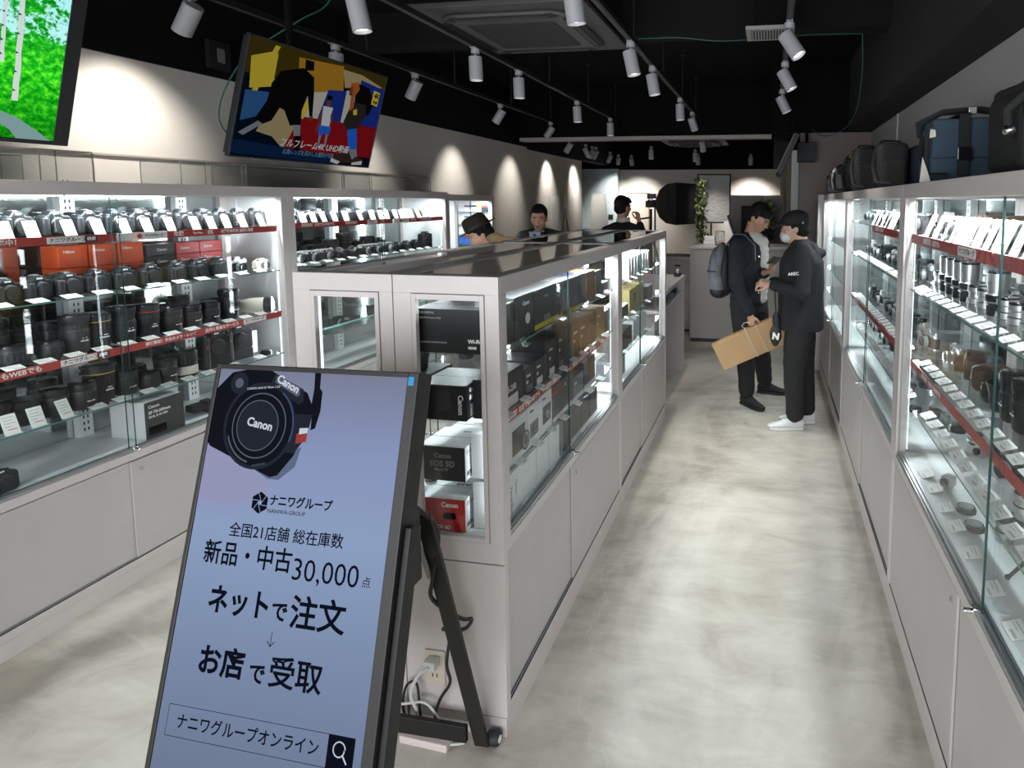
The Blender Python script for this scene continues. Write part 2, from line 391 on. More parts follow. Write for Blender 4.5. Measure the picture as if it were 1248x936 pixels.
# rear group beyond the beam
REAR = [(-2.9, 9.4, (.5, .1, -1), 16, 44), (-2.88, 9.9, (-.6, .2, -1), 16, 44), (-2.9, 10.9, (-.6, .5, -1), 40, 60), (-2.9, 11.5, (-.3, .9, -1), 60, 70), (-1.94, 9.9, (0, 0, -1), 16, 44), (-2.70, 11.75, (.0, .75, -1), 64, 84),
        (-1.30, 10.6, (0, 0, -1), 16, 44), (-1.36, 11.5, (.05, .0, -1), 16, 44), (-.95, 8.55, (.12, .62, -1), 34, 56), (-.38, 11.75, (.0, .70, -1), 90, 84), (-2.9, 8.6, (-.7, .1, -1), 22, 72), (-2.9, 9.75, (-.7, .3, -1), 22, 72)]
RD = ['aimed toward the middle', 'tilted hard at the wall', 'tilted at the speckled wall', 'over the alcove corner', 'hanging alone just under the beam', 'washing the back wall',
      'beside the softboxes, front of the pair', 'beside the softboxes, rear of the pair', 'tilted over at the white softbox', 'nearest the doorway jamb', 'washing the rear white doors', 'washing the end of the white wall']
for (x, y, d, p, cn), r_ in zip(REAR, RD):
    add_spot(x, y, d, 'small white spotlight in the rear ceiling, ' + r_, p, z=2.62, cone=cn)
for o in list(PROTO_KIDS[spot_base.name]): bpy.data.objects.remove(o)
bpy.data.objects.remove(spot_base)

# air conditioner cassette
def ac(loc, label, s=1.0):
    t = thing('ceiling_air_conditioner', label, 'air conditioner', loc)
    a = mat('ac_panel_grey', (0.055, 0.053, 0.053), .55)
    h = .5 * s
    def rr(w_, r, n=5):
        P = []
        for cx_, cy_, a0 in ((w_ - r, w_ - r, 0), (-w_ + r, w_ - r, 90), (-w_ + r, -w_ + r, 180), (w_ - r, -w_ + r, 270)):
            for i in range(n + 1):
                q = math.radians(a0 + 90 * i / n); P.append((cx_ + r * math.cos(q), cy_ + r * math.sin(q)))
        return P
    MB().prism(rr(h * 1.02, .02), 0, .03, 'z').build('panel', a, t, bevel=.006)
    MB().prism(rr(h * .80, .16), -.025, 0, 'z').build('bulge', mat('ac_bulge_grey', (0.075, 0.072, 0.072), .5), t, bevel=.01)
    MB().box(-h * .93, h * .93, -h * .93, h * .93, .03, .4).build('body', M_CEIL, t)
    g = MB()
    g.prism(rr(h * .52, .02), -.03, -.024, 'z', 0)
    for i in range(26):
        y = -h * .5 + i * h / 25.5
        g.box(-h * .5, h * .5, y, y + .004, -.033, -.03, 1)
    g.build('intake_grille', [M_GAP, mat('ac_slats', (0.02, 0.02, 0.02), .6)], t)
    for k in range(4):
        xf = Matrix.Rotation(k * PI / 2, 4, 'Z')
        f = MB().prism([(-h * .60, h * .66), (h * .60, h * .66), (h * .66, h * .72), (h * .58, h * .79), (-h * .58, h * .79), (-h * .66, h * .72)], -.028, -.02, 'z', 0, xf)
        f.box(-h * .54, h * .54, h * .70, h * .755, -.035, -.029, 1, xf @ Matrix.Translation((0, 0, 0)))
        f.build('outlet_louvre', [M_GAP, mat('ac_louvre', (0.03, 0.03, 0.03), .5)], t)
ac((-1.53, 3.74, 2.79), 'dark grey square ceiling air conditioner above the middle showcases', 1.04)
ac((-1.15, 9.4, 2.62), 'dark flat ceiling air conditioner far behind the beam', .95)
t = thing('ceiling_vent', 'small white louvred ceiling vent before the aisle spotlights', 'vent', (-.02, 3.78, 2.72))
g = MB().box(-.14, .14, -.13, .13, 0, .02, 0).box(-.11, .13, -.10, .10, -.002, 0, 1)
for i in range(14): g.box(-.105 + i * .0168, -.098 + i * .0168, -.10, .10, -.006, -.002, 0)
g.build('louvre_face', [mat('vent_white', lin(150, 150, 145), .5), M_GAP], t)
MB().box(-.10, .10, -.09, .09, .02, .42).build('duct_box', M_CEIL, t)
# cables
def cable(pts, r, m_, label, name='cable', cat='cable', n=8, sub=6, kind=None):
    # catmull-rom through the points
    P = [Vector(p) for p in pts]; out = []
    for i in range(len(P) - 1):
        p0, p1, p2, p3 = P[max(i - 1, 0)], P[i], P[i + 1], P[min(i + 2, len(P) - 1)]
        for k in range(sub):
            u = k / sub
            out.append(.5 * ((2 * p1) + (-p0 + p2) * u + (2 * p0 - 5 * p1 + 4 * p2 - p3) * u * u + (-p0 + 3 * p1 - 3 * p2 + p3) * u ** 3))
    out.append(P[-1])
    o = MB().tube(out, r, n).build(name, m_, smooth=True)
    if label: tag(o, label, cat)
    return o
M_GRN = mat('green_cable', (0.01, 0.10, 0.08), .5)
cable([(-2.35, 3.2, 3.13), (-2.5, 3.2, 2.85), (-2.62, 3.1, 2.72), (-2.95, 3.05, 2.5), (-3.22, 3.15, 2.2), (-3.24, 3.4, 2.0)], .004, M_GRN, 'thin green cable drooping down the wall beside the lit sports screen')
cable([(-.85, 3.9, 2.76), (-.6, 3.95, 2.77), (-.3, 4.0, 2.75), (.2, 4.05, 2.78), (.55, 4.15, 2.80)], .003, M_GRN, 'thin green cable strung level across the ceiling from the air conditioner')
cable([(.56, 4.15, 2.80), (.60, 4.4, 2.6), (.66, 5.1, 2.45), (.62, 5.6, 2.36), (.50, 6.1, 2.36), (.40, 6.4, 2.46)], .004, M_GRN, 'green cable sagging below the soffit toward the black wall speaker')
# ------------------------------------------------------------------ showcases
M_POSTFILL = emit('post_fill_glow', (0.86, 0.95, 1.0), 1.6)  # glow of the fill strips added to the end posts
# local frame of every case: x = along the run (world +Y), d = depth behind the front, z up
def showcase(label, XF, s, Y0, L, D, H, zb, shelves, seam, bank, glass_top=False, back='panel', end_near=None, strips=(), uprights=(), group=None,
             end_far='panel', post=.05, led=True, seam_glass=None, doors=True):
    t = thing('display_case', label, 'showcase', (XF, Y0, 0), 0, group)
    def B(mb, u0, u1, d0, d1, z0, z1, mi=None):
        xs = sorted((s * d0, s * d1)); return mb.box(xs[0], xs[1], u0, u1, z0, z1, mi)
    e = .0015; P = post
    # frame
    f = MB()
    T_ = H - .055
    B(f, e, P, 0, .04, zb, T_); B(f, L - P, L - e, 0, .04, zb, T_)                   # front posts
    B(f, e, P, D - .04, D, zb, T_); B(f, L - P, L - e, D - .04, D, zb, T_)            # rear posts
    B(f, e, L - e, 0, .05, T_, H)                                                    # top front rail
    B(f, e, L - e, D - .04, D, T_, H)
    B(f, e, P, .05, D - .04, T_, H); B(f, L - P, L - e, .05, D - .04, T_, H)
    f.build('frame', M_LAM, t, bevel=.0015, segs=1)
    if not glass_top:
        B(MB(), P, L - P, .05, D - .04, H - .02, H - .002).build('top_panel', M_LAM, t)
    else:
        B(MB(), P - .005, L - P + .005, .045, D - .035, H - .012, H - .003).build('top_glass', M_TOPGL, t)
    # base cabinet
    c = MB()
    B(c, e, L - e, .030, D, .07, zb - .035); B(c, e, L - e, .0, D, zb - .035, zb)
    B(c, e, .02, 0, .03, .105, zb - .035); B(c, L - .02, L - e, 0, .03, .105, zb - .035)
    B(c, e, L - e, 0, .03, .07, .105)
    B(c, .02, L - .02, .022, .03, .105, zb - .035)
    c.build('cabinet', M_LAM, t, bevel=.0012, segs=1)
    B(MB(), e, L - e, .004, D - .01, 0, .07).build('plinth', M_LAM, t)
    tr = MB(); B(tr, .02, L - .02, .003, .02, .105, .108, 0); B(tr, .02, L - .02, .006, .009, .105, .112, 1); B(tr, .02, L - .02, .013, .016, .105, .112, 1)
    tr.build('sliding_track', [M_GAP, M_ALU], t)
    if doors:
        for k, (a, b, d0) in enumerate(((.022, seam + .012, .013), (seam - .012, L - .022, .004))):
            dd = B(MB(), a, b, d0, d0 + .008, .112, zb - .045).build('door', M_LAMD, t, bevel=.0008, segs=1)
            if k == 1:
                lk = MB().lathe([(.0, .004), (.009, .004), (.009, 0)], (0, 0, 0), axis='x', n=16, mi=0)
                lk.box(.004, .0045, -.0012, .0012, -.005, .005, 1)
                lk.build('lock', [M_CHR, M_GAP], dd, loc=(s * d0 + (-s) * .0005, a + .045, zb - .09), rot=(0, 0, PI if s > 0 else 0))
    # glass rails + glass sliding doors
    r = MB(); B(r, P, L - P, .004, .035, zb, zb + .012, 0); B(r, P, L - P, .010, .014, zb + .0121, zb + .018, 1); B(r, P, L - P, .024, .028, zb + .0121, zb + .018, 1)
    r.build('glass_rail', [M_ALU, M_ALU], t)
    sg = seam_glass if seam_glass is not None else L / 2
    for k, (a, b, d0) in enumerate(((P, sg + .02, .022), (sg - .02, L - P, .009))):
        g = MB(); B(g, a, b, d0, d0 + .005, zb + .016, H - .056, 0)
        e0 = b if k == 0 else a
        B(g, e0 - .0012 if k else e0, e0 if k else e0 + .0012, d0, d0 + .005, zb + .016, H - .056, 1)
        go = g.build('glass_door', [M_GLASS, M_EDGE], t)
        if k == 1:
            lk = MB().box(-.010, .012, -.012, .012, -.012, .012, 0); lk.lathe([(.007, 0), (.007, .03), (.004, .032)], (0, 0, 0), axis='x', n=14, mi=0)
            lk.build('glass_lock', M_CHR, go, loc=(s * (d0 - .006), sg - .004, zb + .012), rot=(0, 0, 0 if s < 0 else PI), smooth=True, bevel=.002)
    # back, ends, floor of the glazed part
    if back == 'panel' or back in ('left_',): B(MB(), P, L - P, D - .014, D - .006, zb, H - .05).build('back_panel', M_INT, t)
    elif back == 'mirror': B(MB(), P, L - P, D - .014, D - .006, zb, H - .05).build('mirror_back', M_MIRR, t)
    elif back == 'glass': B(MB(), P, L - P, D - .012, D - .007, zb, H - .05).build('back_glass', M_GLASS, t)
    for nm, kind, u in (('end_panel', end_near, .006), ('end_panel', end_far, L - .014)):
        if kind == 'panel': B(MB(), u, u + .008, .04, D - .04, zb, H - .05).build(nm, M_INT, t)
        elif kind == 'glass': B(MB(), u, u + .005, .04, D - .04, zb, H - .05).build('end_glass', M_GLASS, t)
    B(MB(), P * .5, L - P * .5, .036, D - .014, zb + .0005, zb + .004).build('deck', M_INT, t)
    for z, d0, d1 in shelves:
        g = MB(); B(g, P * .6, L - P * .6, d0 + .001, d1, z - .006, z, 0); B(g, P * .6, L - P * .6, d0, d0 + .001, z - .006, z, 1)
        g.build('glass_shelf', [M_SHELF, M_SEDGE], t)
    for u in uprights:
        g = MB(); B(g, u - .03, u + .03, D - .05, D - .016, zb, H - .06, 0)
        for i in range(int((H - zb) / .03)):
            for q in (-.012, .006): B(g, u + q, u + q + .006, D - .0505, D - .0495, zb + .03 + i * .03, zb + .045 + i * .03, 1)
        for z, d0, d1 in shelves: B(g, u - .006, u + .006, d0 + .06, D - .05, z - .022, z - .0065, 0)
        g.build('slotted_upright', [M_INT, M_GAP], t)
    if led:
        B(MB(), P + .01, L - P - .01, .052, .064, H - .050, H - .040).build('light_strip', M_LED, t)
        yaw = 0
        ld = bpy.data.lights.new('showcase_strip_lamp', 'AREA'); ld.shape = 'RECTANGLE'; ld.size = .014; ld.size_y = L - 2 * P - .02
        ld.energy = LED_W * L; ld.color = (.87, .96, 1.0); ld.spread = math.radians(165)
        lo = bpy.data.objects.new('showcase_strip_lamp', ld); COL.objects.link(lo); lo.parent = t
        lo.location = (s * .062, L / 2, H - .053); lo.rotation_euler = (0, -s * math.radians(14), 0)
    if led and L > 1.2:  # added glow strips and lamps at the plain posts brighten the lower shelves
        for u, sg_ in ((P + .002, 1), (L - P - .010, -1)):
            B(MB(), u, u + .008, .0412, .0445, zb + .03, H - .07).build('added_post_glow', M_POSTFILL, t)
            ld = bpy.data.lights.new('post_fill_lamp', 'AREA'); ld.shape = 'RECTANGLE'; ld.size = .03; ld.size_y = H - zb - .12
            ld.energy = POST_W; ld.color = (.87, .96, 1.0); ld.spread = math.radians(170)
            lo = bpy.data.objects.new('post_fill_lamp', ld); COL.objects.link(lo); lo.parent = t
            dv = Vector((s * .45, sg_, 0)).normalized(); lo.rotation_mode = 'QUATERNION'
            zz = -dv; yy = Vector((0, 0, 1)); xx = yy.cross(zz)
            lo.rotation_quaternion = Matrix((xx, yy, zz)).transposed().to_quaternion()
            lo.location = (s * .062, (u + .008 if sg_ > 0 else u) + sg_ * .003, (zb + H) / 2)
    return t
def rail(case, s, d0, z, u0, u1, m_=M_RED, h=.034, name='shelf_banner'):
    """coloured strip clipped to a shelf front; returns part and the text frame at its start"""
    xs = sorted((s * d0, s * (d0 - .003)))
    o = MB().box(xs[0], xs[1], u0, u1, z - h + .004, z + .004).build(name, m_, case)
    return o
def face_mtx(s, d, u, z):
    """text frame on a plane facing the aisle of a case with depth sign s (local to the case)"""
    # s=-1 faces +X : text reads along +Y ; s=+1 faces -X : text reads along -Y
    if s < 0: R_ = Matrix(((0, 0, 1, 0), (1, 0, 0, 0), (0, 1, 0, 0), (0, 0, 0, 1)))
    else: R_ = Matrix(((0, 0, -1, 0), (-1, 0, 0, 0), (0, 1, 0, 0), (0, 0, 0, 1)))
    return Matrix.Translation((s * d, u, z)) @ R_
# --- left wall run
L1 = showcase('tall white showcase nearest the entrance along the white wall', -2.79, -1, 1.35, 1.80, .45, 1.80, .60, [(1.575, .032, .36), (1.32, .032, .38), (1.075, .032, .41), (.83, .032, .43)],
              .838, 'left', back='mirror', uprights=(.95, 1.50, .15), seam_glass=.85, end_near='panel', end_far=None)
L2 = showcase('tall white showcase in the middle of the white-wall run', -2.79, -1, 3.15, 1.81, .45, 1.80, .60, [(1.585, .032, .36), (1.325, .032, .38), (1.10, .032, .41), (.85, .032, .43)],
              .9, 'left', back='mirror', uprights=(.35, .9, 1.45), end_near='panel')
L3 = showcase('shorter white showcase hung with small coloured packs, last of the white-wall run', -2.81, -1, 4.965, .94, .43, 1.78, .60, [(.88, .032, .40)], .45, 'left', end_near='panel')
struct_ = None
for t_, u, txt, s0 in ((L1, .0, None, 0),):
    pass
# rails on the left wall cases
def plate(case, s, d, z, u0, u1, h, m_, name='rail_plate'):
    xs = sorted((s * (d - .003), s * (d - .0045)))
    return MB().box(xs[0], xs[1], u0, u1, z - h / 2, z + h / 2).build(name, m_, case)
M_INK = mat('black_ink', (0.012, 0.012, 0.014), .5)
M_WTXT = mat('white_ink', lin(240, 238, 232), .5)
def lrail(case, u0, u1, z, bits, s=-1, d=.032, h=.034, m_=M_RED):
    r_ = rail(case, s, d, z, u0, u1, m_, h)
    zc = z - h / 2 + .004
    for b in bits:
        if b[0] == 'T': text(b[2], b[3], r_, face_mtx(s, d - .0032, b[1], zc), b[4] if len(b) > 4 else M_WTXT, bold=.0006)
        else:
            xs = sorted((s * (d - .003), s * (d - .0042))); MB().box(xs[0], xs[1], min(b[1], b[2]), max(b[1], b[2]), zc - h * .38, zc + h * .38).build('rail_plate', b[3], r_)
            if len(b) > 4: text(b[4], b[5], r_, face_mtx(s, d - .0045, b[6], zc), b[7], bold=.0004)
    return r_
lrail(L1, .06, .86, 1.575, [('T', .31, '買取強化実施中！', .026), ('P', .60, .735, M_WHT, 'ナニワグループ', .019, .607, M_INK), ('P', .737, .785, M_INK, '検索', .017, .743, M_WTXT)])
r_ = lrail(L1, .865, 1.09, 1.575, [('T', .985, 'ナニワグループ', .012, M_INK)], m_=M_WHT)
MB().lathe([(0, .001), (.011, .001), (.011, 0)], axis='x', n=20).build('red_sun_emblem', M_REDR, r_, loc=(-.0165, .95, 1.562))
lrail(L1, 1.092, 1.74, 1.575, [('T', 1.12, '免税', .026), ('T', 1.22, 'Tax Free', .014), ('T', 1.30, '8%', .026), ('T', 1.375, '消費税免税店 品揃え豊富', .018)])
lrail(L1, .06, .86, 1.075, [('T', .31, '！お店でもWEBでも', .026), ('P', .61, .745, M_WHT, 'ナニワグループ', .019, .617, M_INK), ('P', .747, .795, M_INK, '検索', .017, .752, M_WTXT)], d=.032)
lrail(L1, .865, 1.74, 1.075, [('T', .95, '高価買取！中古カメラ・レンズ', .018), ('T', 1.25, '品揃え豊富なサービス', .02), ('P', 1.48, 1.63, M_WHT, 'ナニワグループ', .018, 1.49, M_INK)], d=.032)
lrail(L2, .06, 1.04, 1.585, [('T', .13, '高価買取！お店でもWEBでも', .022), ('T', .52, '全国送料無料', .02), ('P', .75, .86, M_WHT, 'ナニワ', .016, .77, M_INK)])
r_ = lrail(L2, 1.06, 1.25, 1.585, [('T', 1.15, 'ナニワ', .012, M_INK)], m_=M_WHT)
MB().lathe([(0, .001), (.011, .001), (.011, 0)], axis='x', n=20).build('red_sun_emblem', M_REDR, r_, loc=(-.0165, 1.12, 1.572))
lrail(L2, 1.26, 1.76, 1.585, [('T', 1.28, '免税 8%', .022), ('T', 1.42, '消費税免税店 品揃え', .017)])

# --- middle island, two rows back to back
CSH = [(1.250, .032, .33), (1.030, .032, .33), (.830, .032, .33)]
CK = dict(glass_top=True, back='none', end_near='none', end_far=None, post=.045)
C1 = showcase('low white island showcase of boxed goods, entrance end on the aisle side', -.80, -1, 1.706, 1.50, .349, 1.50, .655, CSH, .68, 'c', seam_glass=.68, **CK)
C2 = showcase('low white island showcase with silver and tan boxes, far end on the aisle side', -.80, -1, 3.207, 1.50, .349, 1.50, .655, CSH, .6, 'c', seam_glass=.6, **CK)
C3 = showcase('low white island showcase facing the white wall, entrance end beside the lit sign', -1.50, 1, 1.706, 1.50, .349, 1.50, .655, [(1.30, .032, .33), (1.02, .032, .33)], .7, 'c', **CK)
C4 = showcase('low white island showcase facing the white wall, far end behind the hatted man', -1.50, 1, 3.207, 1.50, .349, 1.50, .655, [(1.30, .032, .33), (1.02, .032, .33)], .7, 'c', **CK)
# end windows of the island toward the entrance: own framed panels (belong to C1 and C3)
def end_window(case, x0, x1):
    """x0..x1 local to the case; panel proud of the cabinet end"""
    f = MB(); y0, y1 = -.010, .0
    f.box(x0, x1, y0, y1, .07, .585, 0)                                   # lower panel
    f.box(x0, x1, y0, y1, .589, .655, 0); f.box(x0, x1, y0, y1, 1.445, 1.50, 0)
    f.box(x0, x0 + .06, y0, y1, .655, 1.445, 0); f.box(x1 - .045, x1, y0, y1, .655, 1.445, 0)
    f.box(x0 + .004, x1 - .004, y0 + .002, y1, 0, .066, 0)
    f.build('end_frame', M_LAM, case, bevel=.001, segs=1)
    g = MB(); a, b, c, d = x0 + .062, x1 - .047, .657, 1.443
    for q in ((a, a + .014, c, d), (b - .014, b, c, d), (a + .014, b - .014, c, c + .014), (a + .014, b - .014, d - .018, d)):
        g.box(q[0], q[1], y0 - .003, y1 + .006, q[2], q[3], 0)
    g.build('window_bead', M_LAM, case, bevel=.001, segs=1)
    MB().box(a + .0145, b - .0145, y0 + .004, y0 + .008, c + .0145, d - .0185).build('end_glass', M_GLASS, case)
end_window(C1, -.3485, 0.0)
end_window(C3, 0.0, .3485)
lrail(C1, .05, .60, 1.030, [('T', .07, '高価買取！お店でもWEBでも', .024), ('T', .45, '品揃え豊富', .022)], d=.032, h=.03)
lrail(C1, .70, 1.30, 1.030, [('T', .76, '免税店 サービス', .024), ('T', 1.02, '8%', .022)], d=.032, h=.03)

# --- aisle wall run on the bag side
RSH = [(1.60, .032, .38), (1.385, .032, .40), (1.095, .045, .42), (.885, .06, .44)]
R1 = showcase('tall white showcase of lenses nearest the entrance, below the bags', .53, 1, .76, 1.84, .48, 1.80, .69, RSH, .96, 'right', back='mirror', uprights=(.6, 1.2), seam_glass=.80, end_near='panel', end_far=None)
R2 = showcase('tall white showcase with dense price cards, middle of the bag-side run', .53, 1, 2.60, 1.84, .48, 1.80, .69, RSH, 1.84 * .5, 'right', back='mirror', uprights=(.6, 1.2), seam_glass=.92, end_near='glass', end_far='glass')
R3 = showcase('tall white showcase with nearly bare shelves behind the hooded customer', .53, 1, 4.44, 1.84, .48, 1.80, .69, [(1.38, .032, .40), (1.10, .032, .40), (.885, .032, .40)], 1.84 * .5, 'right', back='mirror', uprights=(.9,), seam_glass=.92, end_near='glass')
# ------------------------------------------------------------------ goods: one prototype of each kind (front = -y, base at z = 0)
HOLD = []
def proto(name, cat):
    t = thing(name, 'x', cat); HOLD.append(t); return t
def dslr(name='digital_camera', w_=.13, h=.098, d=.052, body=M_BLK, grip=True, pro=False, cap=M_BLK2, leather=None, hump=.020, accent=None, wb=.0):
    t = proto(name, 'camera'); W = w_ / 2
    hb = h - hump; z0 = .0
    if pro: z0 = .045
    o = [(-W + .010, z0), (W - .008, z0), (W, z0 + .012), (W - .001, z0 + hb - .010), (W - .012, z0 + hb), (.030, z0 + hb + .001), (.020, z0 + h - .004), (.012, z0 + h), (-.012, z0 + h), (-.020, z0 + h - .004),
         (-.030, z0 + hb + .002), (-W + .018, z0 + hb - .001), (-W + .004, z0 + hb - .010), (-W, z0 + .012)]
    b = MB().prism(o, -d / 2, d / 2, 'y', 0)
    if pro: b.box(-W, W, -d / 2, d / 2, 0, .048, 0)
    b.build('body', body, t, bevel=.005, smooth=True)
    if grip:
        g = [(-W - .002, -d / 2 - .022), (-W + .022, -d / 2 - .024), (-W + .034, -d / 2 - .008), (-W + .038, -d / 2 + .004), (-W, -d / 2 + .004)]
        MB().prism(g, .004, z0 + hb - .006, 'z').build('grip', M_BLK2, t, bevel=.006, smooth=True)
    zc = z0 + hb * .50
    q_ = min(1.0, hb * .44 / .033); c = MB().lathe([(.0, .0), (.033 * q_, 0), (.033 * q_, .006), (.030 * q_, .009), (.0, .009)], (.006, -d / 2, zc), 'y', 24)
    m_ = c.build('lens_mount', M_SIL if not grip else M_GRY, t, smooth=True)
    MB().lathe([(.0, .0), (.029 * q_, 0), (.028 * q_, .006), (.0, .0065)], (.006, -d / 2 - .009, zc), 'y', 24).build('body_cap', cap, t, smooth=True)
    MB().box(-.011, .011, -.008, .012, z0 + h, z0 + h + .003).build('hot_shoe', M_SIL, t)
    k = MB().lathe([(.0, 0), (.010, 0), (.010, .007), (.0, .007)], (W - .026, 0, z0 + hb), n=16)
    k.lathe([(.0, 0), (.006, 0), (.006, .006), (.0, .006)], (-W + .016, -d / 2 + .004, z0 + hb - .002), n=12)
    k.build('dials', M_GRY, t, smooth=True)
    MB().box(-.012, .012, -d / 2 - .0008, -d / 2, z0 + h - .014, z0 + h - .008).build('maker_mark', M_WHT, t)
    if leather: MB().box(-W + .004, W - .004, -d / 2 - .0012, -d / 2, .014, hb - .016).build('leatherette', leather, t)
    if accent: MB().box(-W + .01, -W + .016, -d / 2 - .0248, -d / 2 - .024, zc, zc + .012).build('badge', accent, t)
    return register(t)
DSLR = dslr(); DSLR2 = dslr('digital_camera', .118, .090, .048, hump=.018); DSLRP = dslr('professional_camera', .150, .118, .06, pro=True, accent=M_REDR)
MIRL = dslr('mirrorless_camera', .112, .075, .036, hump=.012); MIRW = dslr('mirrorless_camera', .108, .068, .034, body=M_IVO, grip=False, hump=.008, cap=M_BLKG, leather=M_IVO)
def rangefinder(name, top, lea, lensm, w_=.135, h=.078, d=.032, lens=True, hump=False):
    t = proto(name, 'camera'); W = w_ / 2
    def rr(z0, z1, dd, mi, mb):
        n = 6; P = []
        for s_, a0 in ((1, -90), (-1, 90)):
            for i in range(n + 1):
                a = math.radians(a0 + 180 * i / n); P.append((s_ * 0 + (W - d / 2 if s_ > 0 else -W + d / 2) + dd / 2 * math.cos(a), dd / 2 * math.sin(a)))
        return mb.prism(P, z0, z1, 'z', mi)
    rr(.010, h - .020, d, 0, MB()).build('leather_body', lea, t, smooth=True)
    b = MB(); rr(0, .010, d + .001, 0, b); rr(h - .020, h - .004, d + .001, 0, b)
    if hump: b.prism([(-.024, h - .005), (.024, h - .005), (.014, h + .016), (-.014, h + .016)], -d / 2, d / 2, 'y', 0)
    else: b.box(-W + .03, W - .02, -d / 2 + .002, d / 2 - .002, h - .005, h)
    b.build('top_plate', top, t, bevel=.0015, smooth=True)
    k = MB().lathe([(0, 0), (.009, 0), (.009, .007), (0, .007)], (W - .016, 0, h - .004), n=16).lathe([(0, 0), (.008, 0), (.008, .006), (0, .006)], (-W + .016, 0, h - .004), n=16)
    k.lathe([(0, 0), (.005, 0), (.005, .007), (0, .007)], (-W + .034, 0, h - .002), n=10).build('knobs', M_SIL, t, smooth=True)
    if not hump: MB().box(-.038, -.020, -d / 2 - .0006, -d / 2, h - .018, h - .008).box(-.002, .010, -d / 2 - .0006, -d / 2, h - .018, h - .009).build('viewfinder_window', M_LENSG, t)
    if lens:
        MB().lathe([(.0, 0), (.027, 0), (.027, .010), (.024, .012), (.024, .028), (.021, .030), (.021, .036), (.016, .034), (0, .030)], (.004, -d / 2, h * .45), 'y', 24, mis=[0, 0, 1, 1, 0, 0, 0, 2]).build('lens', [lensm, M_SIL, M_LENSG], t, smooth=True)
    else:
        MB().lathe([(.0, 0), (.024, 0), (.024, .007), (0, .008)], (.004, -d / 2, h * .45), 'y', 20).build('body_cap', M_BLKG, t, smooth=True)
    return register(t)
RF_S = rangefinder('film_camera', M_SIL, M_BLK2, M_BLK); RF_B = rangefinder('film_camera', M_BLK, M_BLK2, M_BLK); SLR_S = rangefinder('film_camera', M_SIL, M_BLK2, M_BLK, hump=True, h=.076, w_=.14)
RF_T = rangefinder('film_camera', M_SIL, M_BROWN, M_SIL); CMP_B = rangefinder('compact_camera', M_BLK, M_BLK, M_GRY, .11, .062, .028)
def lens(name, prof, mis, mats, caps=True, label=None, lugs=False, hood=None, ribs=None):
    t = proto(name, 'lens'); R_ = max(r for r, z in prof); H_ = max(z for r, z in prof)
    MB().lathe(prof, n=24, mis=mis).build('barrel', mats, t, smooth=True)
    if ribs:
        for z0, z1, r in ribs:
            g = MB()
            for i in range(20):
                a = 2 * PI * i / 20
                g.box(r - .0008, r + .0012, -.003, .003, z0, z1, 0, Matrix.Rotation(a, 4, 'Z'))
            g.build('focus_grip', M_BLK2, t)
    r_top = prof[-2][0] if prof[-1][0] < .01 else prof[-1][0]
    MB().lathe([(0, 0), (r_top * .97, 0), (r_top * .97, .005), (r_top * .9, .0065), (0, .0065)], (0, 0, prof[-1][1]), n=24).build('front_cap', M_BLKG, t, smooth=True)
    g = MB().box(-.012, .012, -R_ * .93 - .0006, -R_ * .93, H_ * .32, H_ * .36).box(-.006, .008, -R_ * .93 - .0006, -R_ * .93, H_ * .40, H_ * .425)
    g.build('scale_marks', M_WHT, t)
    if hood: MB().lathe([(hood[0], 0), (hood[1], hood[2]), (hood[1] - .002, hood[2]), (hood[0] - .002, 0)], (0, 0, hood[3]), n=24).build('lens_hood', M_BLK, t, smooth=True)
    return register(t)
LSH = lens('camera_lens', [(.0, 0), (.029, 0), (.031, .004), (.034, .010), (.034, .040), (.033, .043), (.033, .052), (0, .052)], [0, 0, 0, 0, 1, 0, 0], [M_BLK, M_GRY], ribs=[(.016, .034, .034)])
LMD = lens('camera_lens', [(.0, 0), (.030, 0), (.034, .004), (.036, .030), (.0375, .034), (.0375, .062), (.036, .066), (.038, .070), (.038, .088), (0, .088)], [0] * 4 + [0, 1, 0, 0, 0], [M_BLK, M_GRY], ribs=[(.038, .060, .0375)])
LTL = lens('zoom_lens', [(.0, 0), (.031, 0), (.036, .006), (.038, .040), (.039, .044), (.039, .078), (.037, .082), (.037, .104), (.041, .110), (.041, .128), (0, .128)], [0] * 5 + [1, 0, 0, 0, 0], [M_BLK, M_GRY],
           ribs=[(.048, .074, .039), (.086, .100, .037)])
LGD = lens('zoom_lens', [(.0, 0), (.031, 0), (.036, .006), (.039, .050), (.040, .054), (.040, .090), (.042, .094), (.042, .0975), (.0425, .118), (0, .118)], [0] * 6 + [1, 0, 0], [M_BLK, M_GOLD], ribs=[(.058, .084, .040)])
LRD = lens('zoom_lens', [(.0, 0), (.031, 0), (.038, .006), (.040, .050), (.041, .054), (.041, .092), (.043, .096), (.043, .0995), (.0435, .120), (0, .120)], [0] * 6 + [1, 0, 0], [M_BLK, M_REDR], ribs=[(.058, .088, .041)])
LHD = lens('camera_lens', [(.0, 0), (.031, 0), (.036, .006), (.037, .050), (.037, .060), (0, .060)], [0] * 5, [M_BLK, M_GRY], hood=(.040, .048, .030, .050), ribs=[(.018, .044, .037)])
LWB = lens('white_base_zoom_lens', [(.0, 0), (.042, 0), (.042, .010), (.043, .012), (.043, .038), (.040, .042), (.042, .046), (.043, .098), (0, .098)], [0, 0, 1, 1, 1, 0, 0, 0], [M_BLK, M_IVO], ribs=[(.054, .088, .043)])
LWT = lens('white_telephoto_lens', [(.0, 0), (.031, 0), (.033, .006), (.036, .050), (.043, .085), (.043, .15), (.046, .155), (.046, .185), (0, .185)], [0, 0, 1, 1, 1, 1, 0, 0], [M_BLK, M_IVO])
